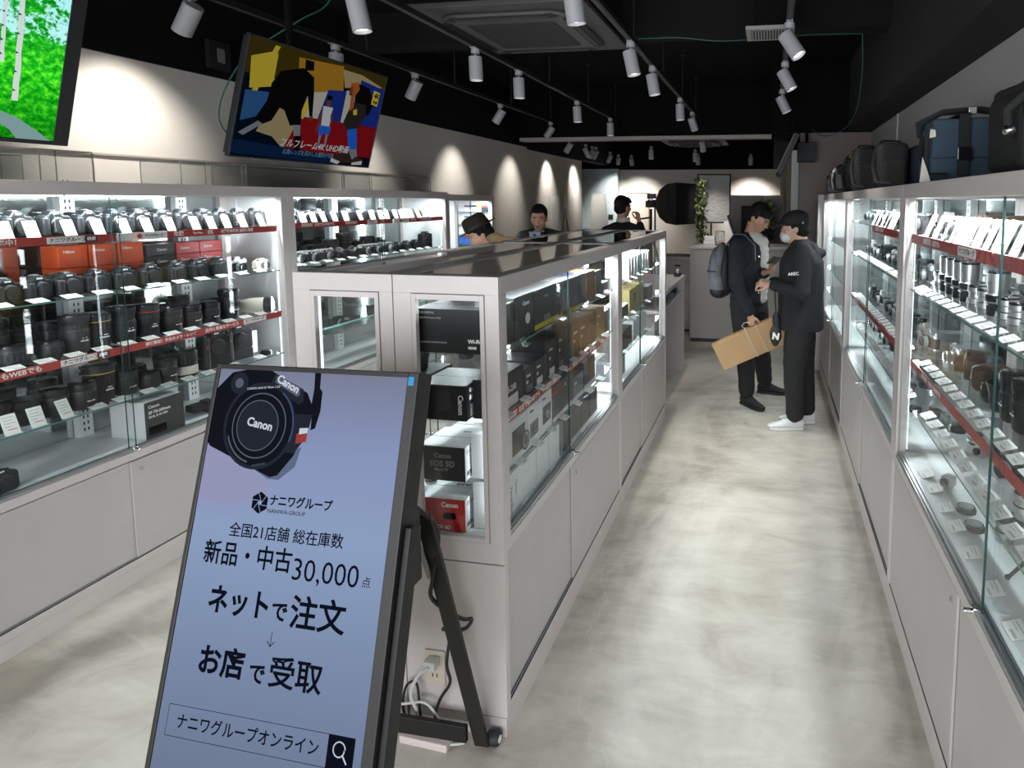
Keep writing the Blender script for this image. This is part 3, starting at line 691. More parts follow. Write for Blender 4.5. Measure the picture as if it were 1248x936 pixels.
LSI = lens('silver_lens', [(.0, 0), (.020, 0), (.022, .004), (.022, .014), (.025, .016), (.025, .030), (.021, .032), (.021, .044), (.024, .047), (.024, .058), (0, .058)], [0, 0, 0, 1, 0, 1, 0, 0, 0, 0], [M_SIL, M_BLK])
LSS = lens('silver_lens', [(.0, 0), (.022, 0), (.023, .006), (.026, .008), (.026, .016), (.020, .018), (.020, .028), (0, .028)], [0, 1, 0, 0, 1, 0, 0], [M_SIL, M_BLK])
LST = lens('silver_telephoto_lens', [(.0, 0), (.021, 0), (.023, .010), (.023, .040), (.026, .044), (.026, .060), (.022, .064), (.024, .110), (0, .110)], [0, 0, 1, 0, 1, 0, 0, 0], [M_SIL, M_BLK])
LPK = lens('pancake_lens', [(.0, 0), (.028, 0), (.030, .004), (.030, .018), (.027, .021), (0, .021)], [0, 0, 0, 0, 0], [M_BLK, M_GRY])
# small accessories
def simple(name, cat, fn):
    t = proto(name, cat); fn(t); return register(t)
def _adapter(t):
    MB().lathe([(.022, 0), (.032, 0), (.032, .010), (.028, .012), (.028, .018), (.022, .018)], n=24).build('ring', M_BLK, t, smooth=True)
    MB().lathe([(.0225, .0), (.0225, .0185), (.024, .0185)], n=24).build('inner_mount', M_SIL, t, smooth=True)
ADP = simple('mount_adapter', 'adapter', _adapter)
def _finder(t):
    MB().box(-.012, .012, -.014, .014, .006, .030).box(-.009, .009, -.010, .010, 0, .006).build('housing', M_SIL, t, bevel=.002)
    MB().lathe([(0, 0), (.009, 0), (.009, .008), (.007, .006), (0, .005)], (0, -.014, .018), 'y', 16).build('eyepiece', M_BLK, t, smooth=True)
FND = simple('viewfinder_attachment', 'viewfinder', _finder)
def _flash(t):
    MB().box(-.03, .03, -.018, .018, .0, .07, 0).box(-.033, .033, -.035, .025, .072, .115, 0).build('housing', M_BLK, t, bevel=.004, smooth=True)
    MB().box(-.028, .028, -.0362, -.035, .078, .109).build('flash_window', M_WHT, t)
FLS = simple('flash_unit', 'flash', _flash)
def _tripod(t):
    g = MB()
    for i in range(3):
        a = 2 * PI * i / 3 + .5; d_ = Vector((math.cos(a), math.sin(a), 0))
        g.tube([d_ * .015 + Vector((0, 0, .12)), d_ * .11 + Vector((0, 0, .006))], [.007, .005], 10)
        g.ball(d_ * .11 + Vector((0, 0, .008)), .008, seg=10, rings=8)
    g.build('legs', M_BLK, t, smooth=True)
    MB().lathe([(.0, .11), (.016, .11), (.018, .13), (.010, .14), (.010, .16), (.018, .165), (.018, .172), (0, .172)], n=16).build('ball_head', M_GRY, t, smooth=True)
TRP = simple('mini_tripod', 'tripod', _tripod)
def _case_tan(t):
    P = [(-.06, 0), (.06, 0), (.066, .03), (.06, .07), (.025, .085), (-.025, .085), (-.06, .07), (-.066, .03)]
    MB().prism(P, -.032, .032, 'y').build('shell', M_TAN, t, bevel=.006, smooth=True)
    MB().lathe([(0, 0), (.030, 0), (.028, .03), (0, .032)], (0, -.032, .038), 'y', 20).build('lens_cone', M_TAN, t, smooth=True)
    MB().tube([(-.064, 0, .06), (-.08, .01, .03), (-.07, .02, .004), (0, .05, .004), (.07, .02, .004), (.08, .01, .03), (.064, 0, .06)], .003, 6, ).build('strap', M_BROWN, t)
LCS = simple('leather_camera_case', 'camera case', _case_tan)
# price cards
def _card_flat(t):
    xf = Matrix.Translation((0, -.020, .0012)) @ Matrix.Rotation(math.radians(17), 4, 'X')
    MB().box(-.030, .030, 0, .042, 0, .0012, 0, xf).box(-.006, .006, .017, .0185, 0, .0115, 0).build('paper', M_CARD, t)
    MB().box(-.025, .018, .030, .033, .0012, .0015, 0, xf).box(-.025, .005, .022, .0245, .0012, .0015, 0, xf).box(-.004, .025, .008, .014, .0012, .0015, 0, xf).build('print', [M_CARDP, M_CARDR], t)
CDF = simple('price_card', 'price card', _card_flat)
def _card_up(t):
    # stands at the shelf lip, leaning back with a folded foot
    xf = Matrix.Rotation(math.radians(-22), 4, 'X')
    g = MB().box(-.022, .022, -.0006, .0006, 0, .072, 0, xf).box(-.022, .022, -.012, .0, 0, .001, 0)
    g.build('paper', M_CARD, t)
    h = MB()
    for i, (a, b) in enumerate(((-.016, .014), (-.016, .010), (-.016, .016), (-.016, .002), (-.010, .016))): h.box(a, b, -.0009, -.0007, .060 - i * .011, .0625 - i * .011, 1 if i == 4 else 0, xf)
    h.build('print', [M_CARDP, M_CARDR], t)
CDU = simple('price_card', 'price card', _card_up)
USED = set()
def put(p, X, Y, Z, rz, label, group=None, scale=None, rot=None):
    return dup(p, (X, Y, Z), rz, label, group, scale, rot)
# rows along a case. side 'L' faces +X, side 'R' faces -X
CASES = {'L1': (-2.79, -1, 'first white-wall showcase'), 'L2': (-2.79, -1, 'second white-wall showcase'), 'C1': (-.80, -1, 'aisle-side island showcase nearest the entrance'), 'C2': (-.80, -1, 'far aisle-side island showcase'),
         'C3': (-1.50, 1, 'wall-facing island showcase'), 'R1': (.53, 1, 'first bag-side showcase'), 'R2': (.53, 1, 'second bag-side showcase')}
def row(case, shelf, z, items, group, jitter=.0):
    """items: (proto, Y, depth, yaw, look[, scale[, dz]])"""
    XF, s, cname = CASES[case]
    items = sorted(items, key=lambda i: i[1])
    cnts = {}
    for it in items: cnts[it[4]] = cnts.get(it[4], 0) + 1
    seen = {}
    for it in items:
        p, Y, d, yaw, look = it[:5]; sc_ = it[5] if len(it) > 5 else None; dz = it[6] if len(it) > 6 else 0
        k = seen.get(look, 0); seen[look] = k + 1
        lab = '%s, %s, %s' % (look, shelf, cname)
        if cnts[look] > 1:
            for tail in (' from the entrance', ' from entrance', ''):
                l2 = '%s, %s%s' % (lab, ORD[k], tail)
                if len(l2.split()) <= 16: break
            lab = l2
        base = PI / 2 if s < 0 else -PI / 2
        dup(p, (XF + s * d, Y, z + dz + .0004), base + math.radians(yaw), lab, group, sc_)
def lying(case, p, Y, d, z, r, label, yaw=0, group=None):
    XF, s, _ = CASES[case]
    o = dup(p, (XF + s * d, Y, z + r), 0, label, group)
    q = Euler((0, 0, (PI / 2 if s < 0 else -PI / 2) + math.radians(yaw))).to_quaternion() @ Euler((PI / 2, 0, 0)).to_quaternion()
    o.rotation_mode = 'QUATERNION'; o.rotation_quaternion = q
    return o

R = random.Random(11)
# ---- white-wall showcase 1, top shelf: camera bodies behind tilted cards
Y1 = [1.69, 1.80, 1.915, 2.045, 2.17, 2.28, 2.385, 2.49, 2.60, 2.71, 2.82, 2.93, 3.045]
row('L1', 'top shelf', 1.575, [(DSLR, y, .130, R.uniform(-14, 2), 'black camera body behind a price card', (.80, .95, 1.08)) for i, y in enumerate(Y1)], 'camera bodies in the white-wall showcases')
row('L1', 'top shelf', 1.575, [(DSLR2, y + .03, .245, R.uniform(-10, 10), 'black camera body in the rear rank', (.85, 1, 1.05)) for y in Y1[:11]], 'camera bodies in the white-wall showcases')
row('L1', 'top shelf', 1.575, [(CDU, y, .050, R.uniform(-4, 4), 'upright white price card') for y in (1.755, 1.84, 1.925, 2.055, 2.165, 2.275, 2.375, 2.485, 2.615, 2.705, 2.795, 2.895, 3.02)], 'upright price cards')
# second shelf
Y2 = [1.76, 1.86, 1.965, 2.075, 2.185, 2.30, 2.42, 2.545, 2.665, 2.79]
row('L1', 'second shelf', 1.32, [(DSLR2, y, .13, R.uniform(-8, 8), 'dark camera body in the front rank', (.90, 1.0, 1.12)) for y in Y2], 'camera bodies in the white-wall showcases')
row('L1', 'second shelf', 1.32, [(SLR_S, 2.91, .14, 0, 'dark film camera beside the compact with a lens'), (MIRW, 3.06, .12, 5, 'white compact camera with a large black lens'), (LSH, 2.98, .24, 0, 'short black lens behind the white compact')], 'camera bodies in the white-wall showcases')
OLV = dslr('digital_camera', .12, .085, .05, body=M_OLIVE, hump=.016)
row('L1', 'second shelf', 1.32, [(OLV, 2.13, .27, 10, 'olive camouflage camera body in the rear rank'), (OLV, 2.28, .27, -8, 'brown camouflage camera body in the rear rank')] + [(DSLR2, y, .28, R.uniform(-10, 10), 'black camera body in the rear rank') for y in (1.8, 1.93, 2.43, 2.56, 2.69, 2.83)], 'camera bodies in the white-wall showcases')
row('L1', 'second shelf', 1.32, [(CDF, y, .052, R.uniform(-4, 4), 'flat white price card') for y in [1.80 + .118 * i for i in range(11)]], 'flat price cards')
# third shelf: lenses
row('L1', 'third shelf', 1.075, [(LSH, 1.87, .13, 0, 'short wide black lens', 1.45), (LSH, 1.99, .12, 0, 'short black lens with a low hood', 1.25), (LTL, 2.085, .12, 0, 'tall black zoom lens', 1.24), (LGD, 2.175, .13, 0, 'tall black zoom lens with a gold ring', 1.24),
    (LTL, 2.285, .13, 0, 'tall black zoom lens', 1.24), (LRD, 2.40, .14, 0, 'tall black zoom lens with a red ring', 1.24), (LMD, 2.515, .13, 0, 'medium black lens', 1.24), (LMD, 2.62, .13, 0, 'medium black lens', 1.24), (LMD, 2.725, .13, 0, 'medium black lens', 1.24), (LTL, 2.845, .13, 0, 'tall black zoom lens', 1.24)], 'lenses in the white-wall showcases')
row('L1', 'third shelf', 1.075, [(R.choice((LTL, LMD, LHD, LSH)), y, .28 + R.uniform(-.02, .02), 0, 'black lens in the rear rank', R.uniform(1.1, 1.35)) for y in [1.78 + .112 * i for i in range(11)]], 'lenses in the white-wall showcases')
lying('L1', LWT, 2.96, .22, 1.075, .047, 'white telephoto lens lying on the third shelf of the first white-wall showcase', 30)
row('L1', 'third shelf', 1.075, [(MIRW, 3.07, .10, 0, 'white compact camera at the far end')], 'camera bodies in the white-wall showcases')
row('L1', 'third shelf', 1.075, [(CDF, y, .052, R.uniform(-6, 6), 'flat white price card') for y in [1.82 + .105 * i for i in range(12)]], 'flat price cards')
# fourth shelf
row('L1', 'fourth shelf', .83, [(LHD, 1.79, .14, 0, 'black lens with a round hood', 1.25), (LHD, 1.89, .14, 0, 'black lens with a round hood', 1.25), (LMD, 1.995, .13, 0, 'medium black lens', 1.24), (LMD, 2.085, .11, 0, 'medium black lens', 1.24),
    (LGD, 2.185, .15, 0, 'tall black zoom lens with a gold ring', 1.35), (LMD, 2.285, .14, 0, 'medium black lens', 1.24), (LSH, 2.385, .13, 0, 'short black lens', 1.3), (LMD, 2.47, .13, 0, 'medium black lens', 1.24), (LWB, 2.585, .15, 0, 'black zoom lens on a white base', 1.3),
    (DSLRP, 2.745, .14, -12, 'large professional camera body with vertical grip', (1.0, 1.0, 1.22)), (DSLRP, 2.905, .16, -12, 'large professional camera body with vertical grip', (1.0, 1.0, 1.22)), (LPK, 3.03, .09, 0, 'small flat black lens')], 'goods in the white-wall showcases')
row('L1', 'fourth shelf', .83, [(R.choice((LTL, LMD, LHD, LSH)), y, .31, 0, 'black lens in the rear rank', R.uniform(1.1, 1.35)) for y in [1.8, 1.93, 2.08, 2.33, 2.47, 2.62]], 'lenses in the white-wall showcases')
row('L1', 'fourth shelf', .83, [(CDU, y, .052, R.uniform(-6, 6), 'upright white price card', 1.1) for y in (1.80, 1.885, 1.985)] + [(CDF, y, .055, R.uniform(-8, 8), 'flat white price card') for y in (2.10, 2.20, 2.32, 2.42, 2.52, 2.63, 2.78, 2.95)], 'price cards in the white-wall showcases')
row('L1', 'deck', .604, [(DSLR, 1.76, .10, 10, 'black camera body near the entrance')], None)
lying('L1', FLS, 2.60, .16, .604, .038, 'black flash unit lying behind the lens box in the first white-wall showcase', 80)
# ---- white-wall showcase 2
row('L2', 'top shelf', 1.585, [(CDU, y, .050, R.uniform(-14, 4), 'upright white price card') for y in (3.24, 3.33, 3.42, 3.51, 3.61, 3.72, 3.87, 4.0, 4.10, 4.17, 4.28, 4.36, 4.42, 4.49, 4.59, 4.68, 4.77)], 'upright price cards')
row('L2', 'top shelf', 1.585, [(R.choice((DSLR2, RF_B, MIRL, RF_T)), y, .12, R.uniform(-12, 6), 'camera body behind a price card', .95) for y in (3.28, 3.40, 3.52, 3.66, 3.80, 3.94, 4.07, 4.20, 4.34, 4.48, 4.62, 4.76)] + [(LTL, 3.62, .26, 0, 'tall black zoom lens in the rear rank', 1.15), (DSLR2, 3.46, .25, 0, 'black camera in the rear rank')], 'cameras in the second white-wall showcase')
row('L2', 'second shelf', 1.325, [(R.choice((RF_S, RF_B, DSLR2, MIRL)) if i > 2 else RF_S, y, .10, R.uniform(-8, 8), 'camera body in the front rank', 1.05) for i, y in enumerate((3.30, 3.43, 3.56, 3.69, 3.82, 3.95, 4.08, 4.21, 4.34, 4.46, 4.58))] + [(DSLRP, 4.74, .10, -8, 'large black camera with handle grip', .85)], 'cameras in the second white-wall showcase')
row('L2', 'second shelf', 1.325, [(R.choice((LWB, LMD, LTL, DSLR2, LHD)), y, .24, 0, 'lens or body in the rear rank', 1.25) for y in (3.30, 3.42, 3.54, 3.66, 3.79, 3.92, 4.05, 4.18, 4.30)], 'goods in the second white-wall showcase')
row('L2', 'second shelf', 1.325, [(CDF, y, .05, R.uniform(-6, 6), 'flat white price card') for y in [3.28 + .118 * i for i in range(13)]], 'flat price cards')
row('L2', 'third shelf', 1.10, [(R.choice((RF_S, SLR_S, LSH, RF_B, OLV)), y, .14, R.uniform(-10, 10), 'camera or lens', 1) for y in [3.26 + .125 * i for i in range(13)]], 'goods in the second white-wall showcase')
row('L2', 'fourth shelf', .85, [(R.choice((LSH, LMD, RF_B)), y, .14, R.uniform(-10, 10), 'camera or lens', 1) for y in [3.30 + .19 * i for i in range(8)]], 'goods in the second white-wall showcase')
# ---- island, wall-facing side
row('C3', 'upper shelf', 1.30, [(LSH, 1.90, .18, 0, 'short black lens'), (LMD, 2.3, .16, 0, 'medium black lens'), (RF_S, 2.6, .16, 0, 'silver film camera')], 'goods in the wall-facing island')
row('C3', 'deck', .66, [(LHD, 1.92, .24, 0, 'black hooded lens by the end window'), (LST, 2.04, .25, 0, 'silver telephoto lens by the end window'), (LSH, 2.3, .16, 0, 'short black lens')], 'goods in the wall-facing island')
row('C3', 'lower shelf', 1.02, [(LMD, 2.09, .17, 0, 'tall dark lens standing on a flat black box', 1.3, .0612), (LMD, 2.5, .16, 0, 'medium black lens')], 'goods in the wall-facing island')
# ---- bag-side showcase 1
row('R1', 'top shelf', 1.60, [(CDU, y, .050, R.uniform(-10, 10), 'upright white price card', 1.25) for y in (1.42, 1.50, 1.585, 1.66, 1.70, 1.78, 1.86, 1.95, 2.03, 2.11, 2.20, 2.30, 2.42)], 'upright price cards')
row('R1', 'top shelf', 1.60, [(R.choice((RF_S, SLR_S, RF_T, RF_B)), y, .13, R.uniform(-12, 12), 'film camera behind a price card') for y in (1.46, 1.62, 1.78, 1.94, 2.10, 2.26, 2.42)] + [(LCS, y, .28, R.uniform(-20, 20), 'brown leather camera case in the rear rank') for y in (1.7, 1.95, 2.2, 2.45)], 'film cameras in the bag-side showcases')
row('R1', 'second shelf', 1.385, [(R.choice((LSI, LSI, LST)), y, .135, 0, 'silver lens in the front rank', 1.25) for y in [1.40 + .085 * i for i in range(14)]], 'silver lenses in the bag-side showcases')
row('R1', 'second shelf', 1.385, [(R.choice((RF_S, SLR_S, RF_B)), y, .27, R.uniform(-15, 15), 'film camera in the rear rank') for y in [1.45 + .15 * i for i in range(7)]], 'film cameras in the bag-side showcases')
row('R1', 'second shelf', 1.385, [(CDF, y, .060, R.uniform(-6, 6), 'flat white price card', 1.0) for y in [1.36 + .082 * i for i in range(15)]], 'flat price cards')
row('R1', 'second shelf', 1.385, [(CDU, y, .22, R.uniform(-10, 10), 'upright card before the rear rank') for y in [1.55 + .13 * i for i in range(7)]], 'upright price cards')
row('R1', 'third shelf', 1.095, [(R.choice((LMD, LSH, LTL, LHD)), y, .185, 0, 'black lens in the front rank', 1.08) for y in [1.34 + .088 * i for i in range(9)]] + [(LST, 1.98, .20, 0, 'silver and black long lens'), (LCS, 2.14, .22, 25, 'tan leather camera case with strap', 1.1), (LCS, 2.33, .22, -20, 'brown leather camera case', 1.1), (RF_T, 2.47, .2, 0, 'brown film camera')], 'lenses in the bag-side showcases')
row('R1', 'third shelf', 1.095, [(CDF, y, .082, R.uniform(-6, 6), 'flat white price card', 1.0) for y in [1.32 + .082 * i for i in range(15)]], 'flat price cards')
row('R1', 'fourth shelf', .885, [(LSS, 1.62, .2, 0, 'short silver lens', 1.2), (LST, 1.78, .25, 0, 'silver telescoping lens', 1.1), (LSI, 1.70, .16, 0, 'silver lens standing', 1.2), (LPK, 2.33, .17, 0, 'flat black lens'), (LSS, 2.22, .2, 0, 'short silver lens', 1.1), (FND, 2.10, .18, 30, 'silver viewfinder attachment', 1.3), (LPK, 2.13, .25, 0, 'flat black lens', 1.2), (CMP_B, 1.96, .22, 20, 'small dark compact camera'), (LSH, 1.5, .2, 0, 'short black lens')], 'small goods in the first bag-side showcase')
row('R1', 'fourth shelf', .885, [(CDF, y, .10, R.uniform(-6, 6), 'flat white price card', 1.1) for y in [1.42 + .095 * i for i in range(12)]], 'flat price cards')
row('R1', 'deck', .694, [(FND, 2.27, .13, 40, 'silver viewfinder attachment', 1.5), (ADP, 2.10, .14, 0, 'black mount adapter ring', 1.0), (ADP, 1.985, .13, 0, 'black mount adapter ring', 1.0), (LSI, 1.93, .20, 0, 'pale plastic lens cylinder', 1.1), (TRP, 1.72, .24, 0, 'black mini tripod', .95), (LPK, 2.05, .29, 0, 'flat black lens')], 'small goods in the first bag-side showcase')
row('R1', 'deck', .694, [(CDF, y, .075, R.uniform(-6, 6), 'flat white price card', 1.1) for y in (2.36, 2.24, 2.10, 1.98, 1.83, 1.66, 1.50, 1.38)], 'flat price cards')
# ---- bag-side showcase 2
Y2R = [2.72 + .074 * i for i in range(22)]
row('R2', 'top shelf', 1.60, [(CDU, y, .050, R.uniform(-12, 12), 'upright white price card', 1.2) for y in (2.74, 2.82, 2.90, 3.05, 3.13, 3.25, 3.36, 3.5, 3.62)], 'upright price cards')
M_YEL = mat('yellow_card', lin(226, 205, 120), .6)
row('R2', 'top shelf', 1.60, [(R.choice((RF_B, SLR_S, RF_B)), 2.78 + .15 * i, .13, R.uniform(-12, 12), 'film camera behind a price card') for i in range(10)], 'film cameras in the bag-side showcases')
for sh, z, dd in (('second shelf', 1.385, .064), ('third shelf', 1.095, .075), ('fourth shelf', .885, .09)):
    row('R2', sh, z, [(CDF, y, dd, R.uniform(-5, 5), 'flat white price card', .95) for y in Y2R], 'flat price cards')
    row('R2', sh, z, [(R.choice((RF_S, RF_B, LSI, LSH, LMD, SLR_S)), 2.76 + .115 * i, dd + .10, R.uniform(-10, 10), 'small camera or lens', .95) for i in range(14)], 'small goods in the second bag-side showcase')
row('R2', 'deck', .694, [(LPK, 3.1, .2, 0, 'flat black lens'), (LHD, 3.3, .2, 0, 'black hooded lens'), (RF_B, 2.9, .26, 20, 'black film camera')], 'small goods in the second bag-side showcase')
for t_, u0 in ((R1, 0), (R2, 0)): pass
lrail(R1, .60, .885, 1.60, [('T', .62, '', .02)], s=1, h=.036, d=.032)
lrail(R1, .90, 1.80, 1.60, [('P', 1.02, 1.18, M_WHT, 'ナニワグループ', .02, 1.17, M_INK), ('T', 1.60, '高価買取！お店でも', .024)], s=1, h=.036, d=.032)
lrail(R1, .30, 1.80, 1.095, [('T', 1.6, '高価買取！お店でもWEBでも', .02)], s=1, d=.045, h=.03)
lrail(R2, .06, .90, 1.60, [('T', .8, '高価買取！中古カメラ', .024)], s=1, h=.036, d=.032)
lrail(R2, .06, 1.78, 1.095, [('T', 1.6, '免税 8% サービス', .02)], s=1, d=.045, h=.03)
# ------------------------------------------------------------------ boxed goods
M_BXK = mat('black_card_box', (0.016, 0.016, 0.017), .32); M_BXD = mat('charcoal_card_box', (0.05, 0.05, 0.052), .4)
M_BXW = mat('white_card_box', lin(225, 227, 228), .4); M_BXG = mat('gold_card_box', lin(176, 140, 70), .4); M_BXB = mat('bronze_card_box', lin(128, 94, 62), .45)
M_BXR = mat('red_card_box', lin(186, 24, 24), .4); M_BXO = mat('orange_card_box', lin(236, 92, 34), .4); M_BXN = mat('navy_card_box', lin(24, 32, 52), .4)
M_BXT = mat('tan_card_box', lin(186, 170, 110), .5); M_BXY = mat('yellow_card_band', lin(206, 192, 20), .5); M_BXS = mat('grey_card_box', lin(120, 122, 124), .4)
M_TXG = mat('grey_ink', lin(150, 150, 150), .5); M_SHR = glassmat('shrink_wrap', (.97, .97, .97), .12, 1.6)
FR_X = Matrix(((0, 0, 1, 0), (1, 0, 0, 0), (0, 1, 0, 0), (0, 0, 0, 1)))       # on the +X face, reads along +Y
FR_NX = Matrix(((0, 0, -1, 0), (-1, 0, 0, 0), (0, 1, 0, 0), (0, 0, 0, 1)))    # on the -X face
FR_Y = Matrix(((1, 0, 0, 0), (0, 0, -1, 0), (0, 1, 0, 0), (0, 0, 0, 1)))      # on the -Y face, reads along +X
FR_T = Matrix(((1, 0, 0, 0), (0, 1, 0, 0), (0, 0, 1, 0), (0, 0, 0, 1)))
def carton(label, x0, x1, y0, y1, z, h, m_, texts=(), patches=(), group=None, name='product_box', lid=None, rz=0):
    """texts: (face, u, v, body, size, material[, bold]); u from face left, v from bottom.  patches: (face, u0, u1, v0, v1, material)"""
    cx, cy = (x0 + x1) / 2, (y0 + y1) / 2; W, L = x1 - x0, y1 - y0
    t = thing(name, label, 'box', (cx, cy, z + .0004), rz, group)
    b = MB().box(-W / 2, W / 2, -L / 2, L / 2, 0, h, 0)
    b.build('carton', m_, t, bevel=.0012, segs=1)
    if lid: MB().box(-W / 2 - .0004, W / 2 + .0004, -L / 2 - .0004, L / 2 + .0004, h - .0006, h + .0004).build('lid', lid, t)
    # flap seam on the top
    MB().box(-W / 2, W / 2, -.0006, .0006, h, h + .0005).build('flap_seam', M_GAP, t)
    for f, u0, u1, v0, v1, pm in patches:
        g = MB()
        if f == 'X': g.box(W / 2, W / 2 + .0005, -L / 2 + u0, -L / 2 + u1, v0, v1)
        elif f == 'N': g.box(-W / 2 - .0005, -W / 2, L / 2 - u1, L / 2 - u0, v0, v1)
        elif f == 'Y': g.box(-W / 2 + u0, -W / 2 + u1, -L / 2 - .0005, -L / 2, v0, v1)
        else: g.box(-W / 2 + u0, -W / 2 + u1, -L / 2 + v0, -L / 2 + v1, h, h + .0006)
        g.build('printed_label', pm, t)
    for it in texts:
        f, u, v, body, size, tm = it[:6]; bo = it[6] if len(it) > 6 else .0003; rot = it[7] if len(it) > 7 else 0
        if f == 'X': M_ = Matrix.Translation((W / 2 + .0007, -L / 2 + u, v)) @ FR_X
        elif f == 'N': M_ = Matrix.Translation((-W / 2 - .0007, L / 2 - u, v)) @ FR_NX
        elif f == 'Y': M_ = Matrix.Translation((-W / 2 + u, -L / 2 - .0007, v)) @ FR_Y
        else: M_ = Matrix.Translation((-W / 2 + u, -L / 2 + v, h + .0008)) @ FR_T
        if rot: M_ = M_ @ Matrix.Rotation(math.radians(rot), 4, 'Z')
        text(body, size, t, M_, tm, bold=bo)
    return t
ISL = 'island showcase'
def lensring(t, x, y, z, r, face='X'):
    ax = 'x' if face == 'X' else 'y'
    MB().lathe([(0, .0012), (r * .55, .0012), (r * .55, .0011), (r * .8, .0011), (r * .8, .001), (r, .001), (r, 0)] if face == 'X' else [(0, .0012), (r * .55, .0012), (r * .8, .0011), (r, .001), (r, 0)], (x, y, z), ax, 28, mis=[2, 0, 1, 1, 0, 0] if face == 'X' else [2, 0, 1, 0]).build('printed_lens_picture', [M_GRY, M_TXG, M_BLKG], t)
# end-window stack (faces the entrance)
t = carton('big black camera box on the top shelf at the island end window', -1.105, -.848, 1.73, 1.912, 1.250, .140, M_BXK,
    [('Y', .02, .128, 'EOS DIGITAL', .009, M_TXG), ('Y', .02, .112, 'Digital SLR Camera / Body', .007, M_TXG), ('Y', .02, .034, 'CANON INC. MADE IN JAPAN', .007, M_TXG), ('Y', .185, .040, 'Wi-Fi', .017, M_WTXT, .0006), ('Y', .215, .040, 'Bluetooth', .010, M_WTXT),
     ('Y', .185, .020, 'HDMI', .011, M_WTXT, .0006), ('Y', .225, .020, '⅄', .011, M_WTXT), ('X', .022, .118, 'Canon', .022, M_WTXT, .0006)])
t = carton('black lens box pictured with a lens on the second shelf at the island end window', -1.104, -.935, 1.735, 1.93, 1.030, .115, M_BXK,
    [('Y', .020, .062, 'RF', .030, M_WTXT, .0008, -90), ('Y', .150, .085, 'Canon', .024, M_WTXT, .0008, -90), ('X', .022, .095, 'Canon', .017, M_WTXT), ('X', .022, .070, 'RF 24-105', .022, M_WTXT, .0006)],
    [('X', .03, .12, .008, .048, M_WHT)])
MB().lathe([(0, 0), (.019, 0), (.024, .01), (.024, .03), (.019, .034), (.021, .05), (.021, .065), (0, .065)], n=20).build('printed_lens_picture', M_GRY, t, loc=(.01, -.0975, .030), smooth=True).scale = (1, .02, 1)
t = carton('black-fronted camera box with white sides on the third shelf at the island end window', -1.106, -.944, 1.735, 1.90, .830, .112, M_BXW,
    [('Y', .055, .082, 'Canon', .022, M_TXG, .0005), ('Y', .040, .055, 'EOS 5D', .026, M_TXG, .0006), ('Y', .055, .036, 'Mark IV', .015, M_TXG), ('X', .012, .092, 'Canon', .018, M_TXG, .0005), ('X', .012, .022, 'EOS 5D', .018, M_INK, .0004), ('T', .09, .13, 'EOS 5D', .016, M_TXG, .0003)],
    [('Y', 0, .162, 0, .112, M_BXK)])
t = carton('red-fronted camera box with white sides on the deck at the island end window', -1.106, -.948, 1.735, 1.905, .660, .108, M_BXW,
    [('Y', .075, .088, 'Canon', .022, M_WTXT, .0006), ('Y', .05, .012, 'EOS 6D', .017, M_WTXT, .0004), ('X', .012, .090, 'Canon', .018, M_TXG, .0005), ('X', .012, .020, 'EOS 6D', .020, M_INK, .0004), ('T', .075, .10, 'EOS 6D', .016, M_INK, .0003)],
    [('Y', 0, .158, 0, .108, M_BXR), ('Y', .08, .125, .040, .062, M_BXK), ('X', .125, .165, .03, .085, M_BXK)])
carton('white box behind the black-fronted camera box at the island end window', -1.10, -.95, 1.93, 1.99, .830, .10, M_BXW)
# top shelf toward the far end
g_ = 'boxed goods in the island showcase'
XR = -.848
t = carton('black camcorder box with a white ring print, second on the island top shelf', -1.08, XR, 1.918, 2.09, 1.250, .150, M_BXK, [('X', .07, .118, 'Canon', .022, M_WTXT, .0006)], group=g_)
MB().lathe([(.017, 0), (.020, 0), (.020, .001), (.017, .001)], (0, 0, 0), 'x', 28).build('printed_ring', M_WHT, t, loc=(.1192, .02, .062))
carton('large black camcorder box with a yellow base band, third on the island top shelf', -1.09, XR, 2.096, 2.37, 1.250, .148, M_BXK, [('X', .09, .030, 'VIXIA', .030, M_TXG, .0006), ('X', .1, .115, 'Canon', .014, M_TXG)], [('X', 0, .26, 0, .018, M_BXY)], g_)
carton('charcoal box with grey panel, fourth on the island top shelf', -1.08, XR, 2.376, 2.515, 1.250, .146, M_BXD, [], [('X', .03, .11, .0, .11, M_BXS), ('X', 0, .139, 0, .016, M_BXY)], g_)
carton('navy box, fifth on the island top shelf', -1.08, XR, 2.521, 2.715, 1.250, .144, M_BXN, [], [('X', 0, .12, 0, .012, M_BXY)], g_)
carton('bronze lens box, sixth on the island top shelf', -1.08, XR, 2.722, 2.865, 1.250, .142, M_BXB, [], [('X', .0, .02, .05, .11, M_BXG)], g_)
carton('narrow black and gold box, seventh on the island top shelf', -1.08, XR, 2.872, 3.0, 1.250, .130, M_BXK, [], [('X', .0, .03, .0, .11, M_BXG)], g_)
carton('low dark box, eighth on the island top shelf', -1.08, XR, 3.01, 3.13, 1.250, .055, M_BXD, group=g_)
